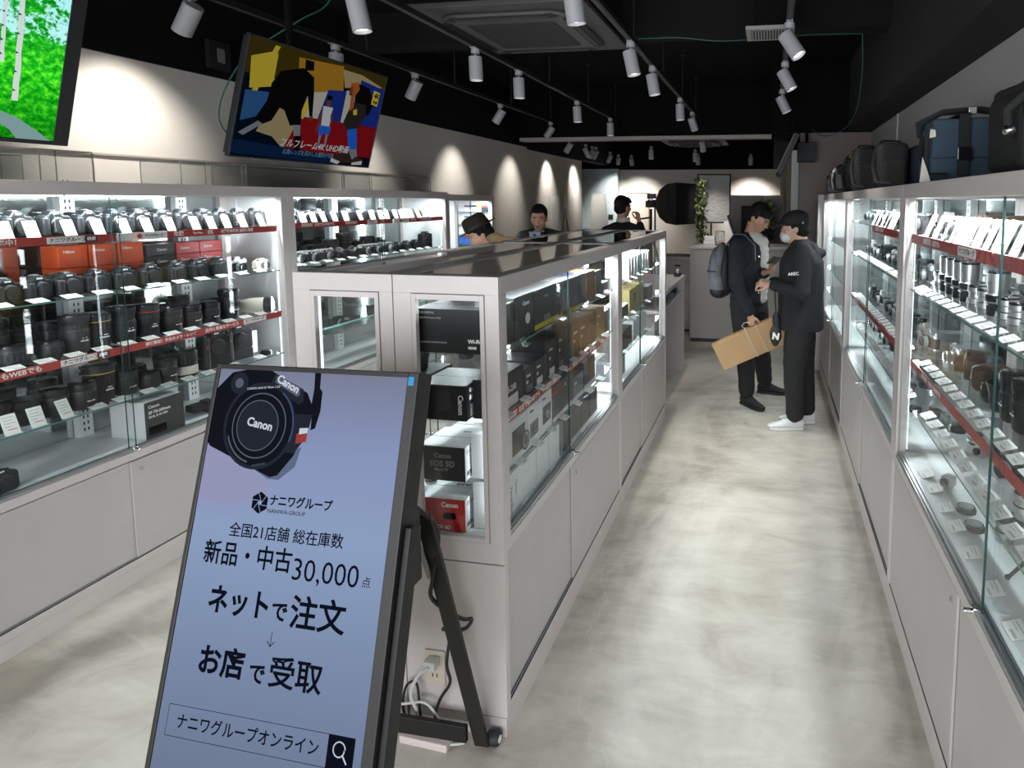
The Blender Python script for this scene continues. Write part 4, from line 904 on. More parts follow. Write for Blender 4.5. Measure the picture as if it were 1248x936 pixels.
# second shelf
carton('tall black lens box lettered in white, second shelf of the island', -.928, XR, 1.765, 1.985, 1.030, .128, M_BXK, [('X', .03, .105, 'Canon', .018, M_WTXT, .0005), ('X', .03, .068, 'RF 70-200', .030, M_WTXT, .0006)], [('X', .06, .17, .006, .044, M_WHT)], g_)
YB = [(1.992, 2.085, .095, M_BXD, 'small charcoal box with grey print'), (2.09, 2.215, .105, M_BXD, 'small charcoal box with white label'), (2.222, 2.33, .150, M_BXK, 'tall black lens box'), (2.335, 2.515, .165, M_BXK, 'widest tall black lens box'),
      (2.525, 2.63, .150, M_BXB, 'bronze lens box'), (2.635, 2.765, .150, M_BXB, 'bronze lens box with wrap tape'), (2.77, 2.895, .150, M_BXB, 'bronze lens box beside the gold one'), (2.90, 3.055, .155, M_BXG, 'gold lens box'), (3.06, 3.14, .12, M_BXD, 'charcoal box at the far post')]
for i, (a, b, h, m_, lk) in enumerate(YB):
    carton('%s, second shelf of the aisle-side island' % lk, -1.0, XR, a, b, 1.030, h, m_, [('X', .018, h * .74, 'Canon' if m_ is M_BXK else ('NIKKOR' if m_ in (M_BXG, M_BXB) else 'Canon'), .014, M_WTXT, .0004), ('X', .018, h * .5, ('EF' if m_ is M_BXK else 'RF'), .016, M_WTXT, .0004)] if i in (0, 1, 2, 3, 4, 5, 7) else [],
           [('X', .02, .075, .008, .035, M_WHT if i in (1, 2) else M_BXS)] if i < 4 else [('X', 0, .01, 0, h, M_BXG)], g_)
# third shelf
t = carton('white camera box with a large camera picture, third shelf of the island', -.938, XR, 1.765, 2.008, .830, .150, M_BXW, [('X', .02, .13, 'Canon', .015, M_INK)], [('X', .115, .225, .025, .115, M_BXK)], g_)
lensring(t, .0695, .05, .070, .034)
t = carton('white camera box with a silver camera picture, third shelf of the island', -.98, XR, 2.015, 2.135, .830, .152, M_BXW, [('X', .02, .13, 'Canon', .013, M_INK)], [('X', .02, .10, .03, .085, M_BXS)], g_)
lensring(t, .0695, .0, .058, .020)
t = carton('white camera box with a black camera picture, third shelf of the island', -.98, XR, 2.142, 2.262, .830, .155, M_BXW, [('X', .02, .135, 'Canon', .013, M_INK)], [('X', .02, .105, .035, .105, M_BXK)], g_)
lensring(t, .0695, .0, .068, .020)
carton('charcoal lens box with a red stripe, third shelf of the island', -.98, XR, 2.27, 2.39, .830, .150, M_BXD, [], [('X', 0, .12, .115, .125, M_BXR), ('X', 0, .12, 0, .02, M_BXW)], g_)
carton('black lens box with a white base, third shelf of the island', -.98, XR, 2.395, 2.52, .830, .150, M_BXD, [('X', .02, .12, 'EF', .016, M_WTXT)], [('X', 0, .125, 0, .022, M_BXW)], g_)
carton('grey lens box, third shelf of the island', -.98, XR, 2.53, 2.68, .830, .110, M_BXS, [('X', .02, .08, 'Nikon', .014, M_WTXT)], [('X', 0, .15, 0, .02, M_BXW)], g_)
carton('dark grey lens box with brown side, third shelf of the island', -.98, XR, 2.69, 2.87, .830, .140, M_BXD, [], [('X', 0, .18, 0, .025, M_BXW), ('X', .09, .18, .026, .13, M_BXB)], g_)
# deck
carton('white camera box with upright lettering on the island deck', -.935, XR - .0, 1.765, 2.09, .660, .158, M_BXW, [('X', .10, .10, 'PowerShot', .022, M_TXG, .0003, -90), ('X', .14, .11, 'Canon', .02, M_TXG, .0003, -90)], [], g_)
carton('plain white camera box on the island deck', -.97, XR, 2.10, 2.345, .660, .158, M_BXW, [], [('X', .12, .122, .0, .158, M_BXS)], g_)
carton('dark grey box with a pale edge on the island deck', -.97, XR, 2.355, 2.50, .660, .160, M_BXD, [], [('X', 0, .03, 0, .159, M_BXS)], g_)
for i, (a, b) in enumerate(((2.51, 2.665), (2.675, 2.80), (2.81, 2.945))):
    carton('charcoal box on the island deck, %s of three alike' % ('first', 'second', 'third')[i], -.98, XR - .01, a, b, .660, .12, M_BXD, group=g_)
# far island case
g2 = 'boxed goods in the far island showcase'
for i in range(8): carton('slim white box, %s on the top shelf of the far island showcase' % ORD[i], -1.0, XR, 3.62 + i * .085, 3.67 + i * .085, 1.250, .13, M_BXW, group=g2)
carton('tan cardboard box on the second shelf of the far island showcase', -1.0, XR - .02, 3.72, 3.95, 1.030, .135, M_BXT, [], [('X', .12, .18, .04, .1, M_OLIVE)], g2)
carton('pale tan box on the second shelf of the far island showcase', -1.0, XR - .02, 3.96, 4.15, 1.030, .14, M_BXT, group=g2)
carton('small black box with a white lid on the second shelf of the far island showcase', -.96, XR, 3.42, 3.60, 1.030, .075, M_BXK, group=g2, lid=M_BXW)
carton('charcoal box on the second shelf of the far island showcase', -.96, XR, 4.2, 4.4, 1.030, .09, M_BXD, group=g2)
carton('brown-grey box on the third shelf of the far island showcase', -1.0, XR, 3.42, 3.70, .830, .12, M_BXD, group=g2)
for i in range(5): carton('white packet, %s on the third shelf of the far island showcase' % ORD[i], -1.0, XR, 3.75 + i * .085, 3.81 + i * .085, .830, .13 + .02 * (i % 2), M_BXW, group=g2)
carton('grey box on the deck of the far island showcase', -1.0, XR - .03, 3.40, 3.64, .660, .12, M_BXS, group=g2)
# cards of the island
row('C1', 'top shelf', 1.250, [(CDU, 2.0, .046, 8, 'upright price card before the ring-print box', 1.2, -.03)] + [(CDF, y, .026, R.uniform(-5, 5), 'flat white price card', .9) for y in (2.32, 2.62, 2.9, 3.05)], 'price cards in the island showcases')
row('C1', 'second shelf', 1.030, [(CDF, y, .026, R.uniform(-5, 5), 'flat white price card', .9) for y in (1.80, 1.96, 2.10, 2.24, 2.36, 2.50, 2.62, 2.74, 2.88, 3.0)], 'price cards in the island showcases')
row('C1', 'third shelf', .830, [(CDF, y, .026, R.uniform(-5, 5), 'flat white price card', .9) for y in (1.90, 2.06, 2.20, 2.34, 2.52, 2.70, 2.90)], 'price cards in the island showcases')
row('C1', 'deck', .659, [(CDF, y, .022, R.uniform(-5, 5), 'flat price card', .8) for y in (1.95, 2.22, 2.44, 2.62, 2.78, 2.92, 3.05)], 'price cards in the island showcases')
row('C2', 'top shelf', 1.250, [(CDF, y, .026, R.uniform(-5, 5), 'flat white price card', .9) for y in (3.5, 3.66, 3.82, 3.98, 4.14)], 'price cards in the island showcases')
row('C2', 'second shelf', 1.030, [(CDF, y, .026, R.uniform(-5, 5), 'flat white price card', .9) for y in (3.48, 3.66, 3.90, 4.10)], 'price cards in the island showcases')
row('C2', 'third shelf', .830, [(CDF, y, .026, R.uniform(-5, 5), 'flat white price card', .9) for y in (3.46, 3.62, 3.84, 4.10)], 'price cards in the island showcases')
# small boxes on the shallower wall-facing side seen through the end window
carton('flat black box under a stacked lens, wall-facing island showcase', -1.41, -1.24, 1.98, 2.20, 1.02, .06, M_BXK)
# ---- white wall showcase boxes
t = carton('white lens box with a black printed front on the deck of the first white-wall showcase', -3.05, -2.855, 2.30, 2.49, .604, .175, M_BXW,
    [('X', .018, .150, 'Canon', .020, M_WTXT, .0006), ('X', .018, .122, 'EF 70-200mm', .019, M_WTXT, .0008), ('X', .018, .102, 'f/2.8L IS III USM', .014, M_WTXT, .0005)], [('X', .0, .19, 0, .175, M_BXD), ('X', .015, .10, .015, .055, M_WHT)])
for j in range(2):
    for i in range(3):
        carton('orange box, %s row, %s from the entrance, behind the camouflage cameras' % (('lower', 'upper')[j], ORD[i]), -3.165, -3.07, 2.16 + i * .125, 2.278 + i * .125, 1.3204 + j * .1005, .098, M_BXO, [('X', .02, .072, 'Nikon', .018, M_WTXT, .0005)], group='stacked orange boxes')
for j in range(3):
    for i in range(2):
        carton('red box, %s row, %s of the pair, behind the second-shelf cameras' % (('lowest', 'middle', 'top')[j], ORD[i]), -3.165, -3.07, 2.70 + i * .135, 2.832 + i * .135, 1.3204 + j * .0605, .058, M_BXR, [('X', .02, .03, 'Canon', .02, M_WTXT, .0005)], group='stacked red boxes')
for j in range(3):
    carton('black box with a white label, %s of a pile between orange and red boxes' % ('bottom', 'middle', 'top')[j], -3.165, -3.07, 2.545, 2.69, 1.3204 + j * .0605, .058, M_BXK, [('X', .05, .03, 'Canon', .02, M_WTXT, .0005)], group='piled black boxes')
carton('white leaflet-topped box at the far end of the fourth shelf, first white-wall showcase', -3.10, -2.98, 3.0, 3.08, .83, .13, M_BXW)
# ---- two stacked boxes on the bag-side deck
t = carton('lower black shoe-style box in the first bag-side showcase', .66, .86, 1.42, 1.56, .694, .062, M_BXD, [], [('N', .02, .08, .01, .05, M_BXS), ('Y', .02, .07, .01, .045, M_WHT)])
t = carton('upper black box with an orange triangle in the first bag-side showcase', .66, .86, 1.42, 1.56, .7572, .060, M_BXD, [('T', .02, .11, 'SIGMA', .014, M_WTXT, .0003)], [('N', .02, .08, .01, .05, M_BXS), ('Y', .02, .07, .01, .045, M_WHT)])
MB().prism([(.0, -.03), (.05, -.03), (.0, .02)], .0604, .0612, 'z').build('orange_triangle', M_BXO, t, loc=(-.02, .0, 0))
row('R1', 'deck', .694, [(CDF, 1.36, .11, 0, 'yellow-printed flat price card', 1.4)], None)
# ---- last white-wall showcase: hanging packs on hooks
PK = [lin(232, 196, 60), lin(50, 96, 170), lin(196, 60, 50), lin(60, 140, 90), lin(230, 230, 230), lin(120, 60, 120), lin(40, 44, 60), lin(220, 120, 40)]
pkm = [mat('pack_colour_%s' % n, c, .35) for n, c in zip(('yellow', 'blue', 'red', 'green', 'white', 'purple', 'dark', 'orange'), PK)]
pkn = ['yellow', 'blue', 'red', 'green', 'white', 'purple', 'dark', 'orange']
rp = random.Random(3)
rows_ = [(1.66, .05, (4, 6, 4)), (1.55, .07, (4, 0, 4)), (1.44, .07, (0, 0, 4)), (1.34, .07, (1, 1, 1)), (1.24, .07, (2, 2, 3)), (1.12, .08, (5, 6, 2)), (1.00, .08, (6, 5, 4))]
for j, (z, h, cs) in enumerate(rows_):
    for i in range(5):
        c = rp.choice(cs); x = -3.152 + i * .065
        t = thing('hanging_pack', '%s accessory pack on the %s row of hooks, %s from the wall' % (pkn[c], ORD[j], ORD[i]), 'accessory pack', (x, 5.862, z), -PI / 2, 'accessory packs on hooks')
        MB().box(-.010, .012, -.032, .032, -h, 0).build('pouch', pkm[c], t, bevel=.003)
        MB().box(-.001, .001, -.032, .032, .0, .018, 0).build('header_card', pkm[(c + i) % 8], t)
        MB().tube([(-.022, 0, .012), (.035, 0, .014), (.038, 0, .02)], .0015, 6).build('hook', M_CHR, t)
# ------------------------------------------------------------------ lit sign on an easel stand
SB = Matrix(((0.99898, -0.0095, -0.0447, -1.362), (-0.0402, 0.2831, -0.9582, 1.2864), (0.0217, 0.959, 0.2825, 1.3179), (0, 0, 0, 1)))
sign = thing('digital_signage', 'upright lit advertising screen leaning back on a black easel stand before the island', 'digital sign', (-1.08, 1.05, 0))
SW, SH = .568, .985
base = sign.matrix_world.copy()
def sign_part(o): o.parent = sign; o.matrix_local = Matrix.Translation((1.08, -1.05, 0)) @ SB @ (o.matrix_local if False else Matrix()); return o
M_BEZ = mat('sign_bezel', (0.009, 0.007, 0.007), .45); M_STL = mat('black_steel', (0.006, 0.0055, 0.005), .5, .1)
def quadf(mb, x0, x1, y0, y1, z0, z1, mi=0): return mb.box(x0, x1, y0, y1, z0, z1, mi)
b = MB(); bx = .012; br = .028
quadf(b, 0, bx, -SH, 0, -.03, .004); quadf(b, SW - br, SW, -SH, 0, -.03, .004); quadf(b, bx, SW - br, -bx, 0, -.03, .004); quadf(b, bx, SW - br, -SH, -SH + bx, -.03, .004)
quadf(b, .002, SW - .002, -SH + .002, -.002, -.055, -.03)
sign_part(b.build('screen_housing', M_BEZ, bevel=.002))
b = MB(); quadf(b, SW + .0005, SW + .016, -SH + .03, -.34, -.052, -.012); sign_part(b.build('side_rail', M_STL, bevel=.002))
# screen glow: even pale blue picture, a touch pinker on the upper part, as the advert itself is printed
m = bpy.data.materials.new('advert_picture'); m.use_nodes = True; nt = m.node_tree; nt.nodes.clear(); N = nt.nodes.new; L = nt.links.new
o_ = N('ShaderNodeOutputMaterial'); e = N('ShaderNodeEmission'); tc = N('ShaderNodeTexCoord'); sp = N('ShaderNodeSeparateXYZ'); L(tc.outputs['Generated'], sp.inputs[0])
cr = N('ShaderNodeValToRGB'); L(sp.outputs['Y'], cr.inputs[0])
cr.color_ramp.elements[0].position = 0; cr.color_ramp.elements[0].color = (*lin(110, 122, 146), 1)
cr.color_ramp.elements[1].position = 1; cr.color_ramp.elements[1].color = (*lin(128, 134, 158), 1)
e2 = cr.color_ramp.elements.new(.30); e2.color = (*lin(126, 144, 176), 1); e3 = cr.color_ramp.elements.new(.62); e3.color = (*lin(148, 168, 204), 1); e4 = cr.color_ramp.elements.new(.82); e4.color = (*lin(142, 156, 198), 1)
L(cr.outputs[0], e.inputs[0]); e.inputs[1].default_value = .86
g_ = N('ShaderNodeBsdfGlossy'); g_.inputs['Roughness'].default_value = .06; mxs = N('ShaderNodeMixShader'); lw = N('ShaderNodeLayerWeight'); lw.inputs[0].default_value = .18
mm = N('ShaderNodeMath'); mm.operation = 'MULTIPLY'; mm.inputs[1].default_value = .5; L(lw.outputs['Fresnel'], mm.inputs[0]); L(mm.outputs[0], mxs.inputs[0]); L(e.outputs[0], mxs.inputs[1]); L(g_.outputs[0], mxs.inputs[2]); L(mxs.outputs[0], o_.inputs[0])
b = MB().box(bx, SW - br, -SH + bx, -bx, -.004, .0005); screen = sign_part(b.build('screen', m))
S2 = Matrix.Translation((1.08, -1.05, 0)) @ SB
def em(n, c, s=1.0): return emit(n, c, s)
E_DK = em('picture_black', lin(20, 22, 30)); E_INK = em('picture_ink', lin(14, 18, 30)); E_CH = em('picture_charcoal', lin(36, 40, 50)); E_PK = em('picture_pink_cloth', lin(146, 148, 182)); E_SH = em('picture_shade', lin(92, 104, 132))
E_PK2 = em('picture_pale_cloth', lin(140, 152, 190)); E_WH = em('picture_white', lin(196, 204, 218)); E_RD = em('picture_red', lin(150, 60, 62)); E_GR = em('picture_grey', lin(86, 92, 106)); E_BL = em('picture_blue', lin(60, 76, 120)); E_CY = em('sticker_blue', lin(70, 160, 220))
def art(polys, name, z=.0010, parent=sign, X=S2):
    mats = []; g = MB()
    for k, (mm_, P) in enumerate(polys):
        if mm_ not in mats: mats.append(mm_)
        g.mi = mats.index(mm_)
        zz = z + k * .00006
        vs = [g.bm.verts.new((x, y, zz)) for x, y in P]
        g._f(vs)
    o = g.build(name, mats, recalc=False); o.parent = parent; o.matrix_local = X; return o
def circ(x, y, r, n=36, a0=0, a1=360): return [(x + r * math.cos(math.radians(a0 + (a1 - a0) * i / n)), y + r * math.sin(math.radians(a0 + (a1 - a0) * i / n))) for i in range(n if a1 - a0 == 360 else n + 1)]
def ringp(x, y, r0, r1, n=36, a0=0, a1=360):
    return [[(x + r * math.cos(math.radians(a)), y + r * math.sin(math.radians(a))) for r, a in ((r0, a0 + (a1 - a0) * i / n), (r1, a0 + (a1 - a0) * i / n), (r1, a0 + (a1 - a0) * (i + 1) / n), (r0, a0 + (a1 - a0) * (i + 1) / n))] for i in range(n)]
cx, cy = .152, -.142
P = [(E_PK2, [(bx, -.19), (.06, -.205), (.225, -.285), (.19, -.325), (.10, -.352), (bx, -.345)]), (E_PK, [(bx, -.19), (.05, -.205), (.215, -.275), (.20, -.30), (.10, -.33), (bx, -.32)]),
     (E_SH, [(.14, -.235), (.28, -.185), (.27, -.23), (.23, -.262), (.20, -.262)]),
     (E_DK, [(bx, -.16), (bx, -.06), (.05, -.02), (.09, -.012), (.15, -.012), (.165, -.012), (.275, -.06), (.300, -.10), (.262, -.205), (.225, -.252), (.205, -.258), (.02, -.198), (bx, -.19)]),
     (E_CH, [(.175, -.018), (.262, -.052), (.268, -.078), (.255, -.088), (.165, -.045)]),
     (E_GR, [(.182, -.022), (.252, -.050), (.254, -.066), (.246, -.070), (.178, -.038)]),
     (E_CH, circ(.075, -.045, .026)), (E_GR, circ(.075, -.045, .012)),
     (E_DK, [(.288, -.012), (.305, -.012), (.308, -.05), (.300, -.10), (.290, -.10), (.292, -.05)]), (E_DK, [(.300, -.04), (.316, -.055), (.318, -.10), (.310, -.14), (.298, -.145), (.296, -.10)]),
     (E_CH, [(.24, -.11), (.298, -.11), (.290, -.16), (.262, -.20), (.235, -.20)]), (E_RD, [(.262, -.155), (.292, -.150), (.290, -.172), (.262, -.178)]), (E_WH, [(.268, -.142), (.292, -.140), (.291, -.152), (.268, -.156)]),
     (E_CH, circ(cx, cy, .102)), (E_DK, circ(cx, cy, .094)), (E_GR, circ(cx, cy, .077)), (E_DK, circ(cx, cy, .074)), (E_GR, circ(cx - .004, cy, .060)), (E_CH, circ(cx - .004, cy, .0575))]
for q in ringp(cx, cy, .095, .099, 20, -20, 55): P.append((E_BL, q))
for q in ringp(cx, cy, .0845, .0885, 14, 200, 260): P.append((E_GR, q))
art(P, 'advert_camera_picture')
def stext(body, x, y, size, m_=E_INK, bold=.0, sx=1.0, rot=0, z=.0028, align='LEFT', sp=1.0):
    return text(body, size, sign, S2 @ Matrix.Translation((x, y, z)) @ Matrix.Rotation(math.radians(rot), 4, 'Z'), m_, bold=bold, sx=sx, depth=.0001, align=align, spacing=sp)
stext('Canon', .118, -.134, .028, E_WH, .0008, rot=-8)
stext('Canon', .186, -.028, .026, E_WH, .0009, rot=-23)
stext('CANON LENS EF 40mm 1:2.8', .102, -.058, .0075, E_WH, rot=6)
stext('CANON INC.', .150, -.236, .007, E_GR, rot=12)
stext('ナニワグループ', .2165, -.309, .0262, E_INK, .0007, sx=.93)
stext('NANIWA-GROUP', .215, -.3315, .0125, E_INK, .0, sx=1.05)
# hexagon shutter emblem
hx, hy, hr = .1905, -.3155, .0245
P = [(E_INK, [(hx + hr * math.cos(math.radians(90 + 60 * i)), hy + hr * math.sin(math.radians(90 + 60 * i))) for i in range(6)])]
LB = em('picture_ground', lin(146, 165, 200))
P.append((LB, circ(hx, hy, .0045, 6)))
for i in range(6):
    a = math.radians(30 + 60 * i); b_ = math.radians(30 + 60 * i + 75)
    p0 = Vector((hx + .0045 * math.cos(a), hy + .0045 * math.sin(a))); p1 = Vector((hx + hr * .86 * math.cos(b_), hy + hr * .86 * math.sin(b_))) ; dd = (p1 - p0).normalized(); nn = Vector((-dd.y, dd.x)) * .0007
    P.append((LB, [tuple(p0 + nn), tuple(p0 - nn), tuple(p1 - nn), tuple(p1 + nn)]))
art(P, 'advert_emblem', .0024)
stext('全国21店舗 総在庫数', .118, -.382, .0335, E_INK, .0003, sx=1.0)
stext('新品・中古', .058, -.437, .0545, E_INK, .0008, sx=.90)
stext('30,000', .303, -.4505, .066, E_INK, -.0002, sx=.99)
stext('点', .487, -.4585, .024, E_INK)
stext('ネット', .092, -.536, .064, E_INK, .0018, sx=.90); stext('で', .266, -.542, .045, E_INK, .0012); stext('注文', .316, -.540, .072, E_INK, .0014, sx=1.0)
stext('お店', .092, -.662, .064, E_INK, .0018, sx=1.0); stext('で', .232, -.672, .045, E_INK, .0012); stext('受取', .284, -.664, .066, E_INK, .0011, sx=1.05)
P = [(E_INK, [(.2755, -.582), (.2772, -.582), (.2772, -.612), (.2755, -.612)]), (E_INK, [(.2660, -.6025), (.2672, -.6012), (.2772, -.612), (.2760, -.6135)]), (E_INK, [(.2867, -.6025), (.2855, -.6012), (.2752, -.612), (.2766, -.6135)])]
x0, x1, y0, y1, q = .0355, .520, -.822, -.758, .0012
for r_ in ((x0, x1, y1 - q, y1), (x0, x1, y0, y0 + q), (x0, x0 + q, y0, y1), (.455, x1, y0, y1)): P.append((E_INK, [(r_[0], r_[2]), (r_[1], r_[2]), (r_[1], r_[3]), (r_[0], r_[3])]))
for k in ringp(.484, -.783, .0125, .0152): P.append((E_WH, k))
P.append((E_WH, [(.494, -.7945), (.4965, -.792), (.507, -.806), (.5045, -.8085)]))
art(P, 'advert_search_box')
stext('ナニワグループオンライン', .063, -.7905, .0335, E_INK, .0004, sx=.93)
b = MB(); quadf(b, SW - .024, SW - .010, -.030, -.010, .0042, .0048); sign_part(b.build('blue_sticker', E_CY))
# easel: front rails run on to the floor, two rear legs, cross bars
def sp_(x, y, z): return S2 @ Vector((x, y, z))
g = MB()
for x in (.03, SW - .04):
    g.tube([sp_(x, -.46, -.075), sp_(x, -1.385, -.075)], .016, 4)
g.tube([sp_(.03, -.47, -.075), sp_(SW - .04, -.47, -.075)], .014, 4); g.tube([sp_(.03, -.80, -.075), sp_(SW - .04, -.80, -.075)], .014, 4); g.tube([sp_(.03, -1.30, -.075), sp_(SW - .04, -1.30, -.075)], .014, 4)
o = g.build('front_stand_frame', M_STL, sign, bevel=.001)
for nm, dx in (('rear_leg', 0), ('rear_leg', -.46)):
    A = Vector((-.985 + dx + .055, 1.475, .86)); F_ = Vector((-.862 + dx, 1.648, .012))
    A = A + Vector((0, 0, 0))
    d_ = (F_ - A)
    g = MB(); rings = []
    for p in (A, F_): rings.append([p + Vector(q_) for q_ in ((-.026, -.006, 0), (.022, -.006, 0), (.022, .008, 0), (-.026, .008, 0))])
    g.ring_loft(rings)
    o = g.build(nm, mat('olive_black_steel', (0.012, 0.011, 0.009), .5, .1), sign, bevel=.002); o.location = (1.08, -1.05, 0)
g = MB(); g.box(-1.33, -.90, 1.612, 1.628, .045, .10); o = g.build('foot_crossbar', M_STL, sign, bevel=.002); o.location = (1.08, -1.05, 0)
g = MB().lathe([(0, -.02), (.019, -.02), (.022, -.012), (.022, .012), (.019, .02), (0, .02)], (0, 0, 0), 'x', 18); o = g.build('castor', M_BLK2, sign, loc=(-.835 + 1.08, 1.668 - 1.05, .023), smooth=True)
MB().lathe([(0, -.022), (.011, -.022), (.011, .022), (0, .022)], axis='x', n=14).build('hub', M_WHT, o)
g = MB(); g.box(-.035, .035, -.02, .02, -.10, .10); o = g.build('cable_bracket', M_STL, sign, loc=(-.955 + 1.08, 1.42 - 1.05, .80))
M_CBK = mat('black_cable', (0.01, 0.01, 0.01), .5); M_CWH = mat('white_cable', lin(205, 205, 200), .5); M_CGY = mat('grey_cable', lin(150, 146, 138), .5)
o = cable([(-.96, 1.36, .98), (-.93, 1.44, .90), (-.905, 1.50, .80), (-.925, 1.50, .66), (-.94, 1.52, .58), (-.90, 1.60, .47), (-.885, 1.64, .44), (-.90, 1.62, .42), (-.935, 1.56, .46)], .006, M_CBK, None, name='power_cable'); o.parent = sign; o.location = (1.08, -1.05, 0)
o = cable([(-.965, 1.42, .90), (-.958, 1.46, .82), (-.945, 1.49, .72), (-.935, 1.50, .66)], .007, M_CGY, None, name='power_cable'); o.parent = sign; o.location = (1.08, -1.05, 0)
o = cable([(-.98, 1.43, .88), (-.975, 1.46, .80), (-.955, 1.49, .70)], .005, M_CWH, None, name='power_cable'); o.parent = sign; o.location = (1.08, -1.05, 0)
cable([(-.975, 1.67, .36), (-.985, 1.66, .26), (-.975, 1.66, .20), (-1.01, 1.66, .14), (-1.03, 1.66, .08), (-1.03, 1.65, .02)], .005, M_CBK, 'black cable running from the outlet down to the floor')
cable([(-1.055, 1.68, .24), (-1.09, 1.66, .20), (-1.11, 1.655, .14), (-1.09, 1.655, .08), (-1.10, 1.65, .02), (-1.14, 1.66, .008)], .006, M_CWH, 'white cable looping below the outlet')
cable([(-1.22, 1.66, .09), (-1.14, 1.655, .105), (-1.06, 1.655, .12), (-1.01, 1.655, .06), (-.985, 1.65, .006)], .004, M_CWH, 'thin white cable arching over the others by the outlet')
cable([(-1.10, 1.66, .006), (-1.15, 1.67, .07), (-1.14, 1.675, .15), (-1.10, 1.67, .17), (-1.085, 1.66, .10), (-1.08, 1.66, .02)], .004, M_CBK, 'black cable coiled upright by the outlet')
t = thing('wall_outlet', 'cream electrical outlet set in the end of the island', 'outlet', (-1.045, 1.6955, .215))
MB().box(-.035, .035, -.007, 0, -.06, .06).build('face_plate', mat('cream_plastic', lin(206, 192, 176), .45), t, bevel=.003)
MB().box(-.009, -.006, -.008, -.0068, .012, .024).box(.006, .009, -.008, -.0068, .012, .024).box(-.009, -.006, -.008, -.0068, -.03, -.018).box(.006, .009, -.008, -.0068, -.03, -.018).build('socket_slots', M_GAP, t)
t = thing('power_plug', 'white plug pushed into the island outlet', 'plug', (-1.045, 1.6875, .245))
MB().box(-.02, .02, -.035, 0, -.016, .016).build('plug_body', M_CWH, t, bevel=.005); MB().tube([(0, -.035, 0), (-.01, -.045, -.005), (-.02, -.03, -.02)], .005, 8).build('strain_relief', M_CWH, t)
t = thing('power_strip', 'white power strip on the floor under the sign stand', 'power strip', (-1.05, 1.635, 0), math.radians(-3))
MB().box(-.085, .085, -.02, .02, 0, .026).build('strip_body', mat('pinkish_white', lin(214, 200, 196), .45), t, bevel=.004)
MB().tube([(.085, 0, .014), (.11, .01, .012), (.125, .02, .01)], .004, 8).build('flex', M_CWH, t)

# ------------------------------------------------------------------ ceiling-hung wide screens
def screen_mat_forest():
    m = bpy.data.materials.new('forest_broadcast'); m.use_nodes = True; nt = m.node_tree; nt.nodes.clear(); N = nt.nodes.new; L = nt.links.new
    o = N('ShaderNodeOutputMaterial'); e = N('ShaderNodeEmission'); tc = N('ShaderNodeTexCoord'); L(e.outputs[0], o.inputs[0])
    sp = N('ShaderNodeSeparateXYZ'); L(tc.outputs['Generated'], sp.inputs[0])
    n = N('ShaderNodeTexNoise'); n.inputs['Scale'].default_value = 26; n.inputs['Detail'].default_value = 8; n.inputs['Roughness'].default_value = .7
    mp = N('ShaderNodeMapping'); mp.inputs['Scale'].default_value = (1.7, 1, 1); L(tc.outputs['Generated'], mp.inputs[0]); L(mp.outputs[0], n.inputs['Vector'])
    n2 = N('ShaderNodeTexNoise'); n2.inputs['Scale'].default_value = 5; n2.inputs['Detail'].default_value = 4; L(mp.outputs[0], n2.inputs['Vector'])
    # leaves
    lf = N('ShaderNodeValToRGB'); L(n.outputs[0], lf.inputs[0]); lf.color_ramp.elements[0].position = .3; lf.color_ramp.elements[0].color = (*lin(6, 60, 10), 1); lf.color_ramp.elements[1].position = .7; lf.color_ramp.elements[1].color = (*lin(110, 232, 60), 1)
    k = lf.color_ramp.elements.new(.5); k.color = (*lin(20, 160, 34), 1)
    # sky gaps in the upper half
    mul = N('ShaderNodeMath'); mul.operation = 'MULTIPLY_ADD'; L(n2.outputs[0], mul.inputs[0]); mul.inputs[1].default_value = 1.3
    hh = N('ShaderNodeMapRange'); hh.inputs[1].default_value = .40; hh.inputs[2].default_value = .65; hh.inputs[3].default_value = -1.3; hh.inputs[4].default_value = -.62; L(sp.outputs['Y'], hh.inputs[0]); L(hh.outputs[0], mul.inputs[2])
    ad = N('ShaderNodeMath'); ad.operation = 'ADD'; L(mul.outputs[0], ad.inputs[0]); nn = N('ShaderNodeMath'); nn.operation = 'MULTIPLY_ADD'; nn.inputs[1].default_value = 1.6; nn.inputs[2].default_value = -.8; L(n.outputs[0], nn.inputs[0]); L(nn.outputs[0], ad.inputs[1])
    st = N('ShaderNodeMapRange'); st.inputs[1].default_value = .0; st.inputs[2].default_value = .12; L(ad.outputs[0], st.inputs[0])
    mx = N('ShaderNodeMix'); mx.data_type = 'RGBA'; L(st.outputs[0], mx.inputs[0]); L(lf.outputs[0], mx.inputs[6]); mx.inputs[7].default_value = (*lin(176, 226, 232), 1)
    # bright meadow band and darker foreground
    gr = N('ShaderNodeValToRGB'); L(sp.outputs['Y'], gr.inputs[0]); gr.color_ramp.elements[0].position = 0; gr.color_ramp.elements[0].color = (.35, .5, .25, 1); gr.color_ramp.elements[1].position = 1; gr.color_ramp.elements[1].color = (.75, .9, .9, 1)
    a = gr.color_ramp.elements.new(.25); a.color = (.8, 1.0, .5, 1); a = gr.color_ramp.elements.new(.42); a.color = (1.5, 1.35, .8, 1); a = gr.color_ramp.elements.new(.60); a.color = (.9, 1, .9, 1)
    m2 = N('ShaderNodeMix'); m2.data_type = 'RGBA'; m2.blend_type = 'MULTIPLY'; m2.inputs[0].default_value = 1; L(mx.outputs[2], m2.inputs[6]); L(gr.outputs[0], m2.inputs[7]); L(m2.outputs[2], e.inputs[0]); e.inputs[1].default_value = 1.25
    return m
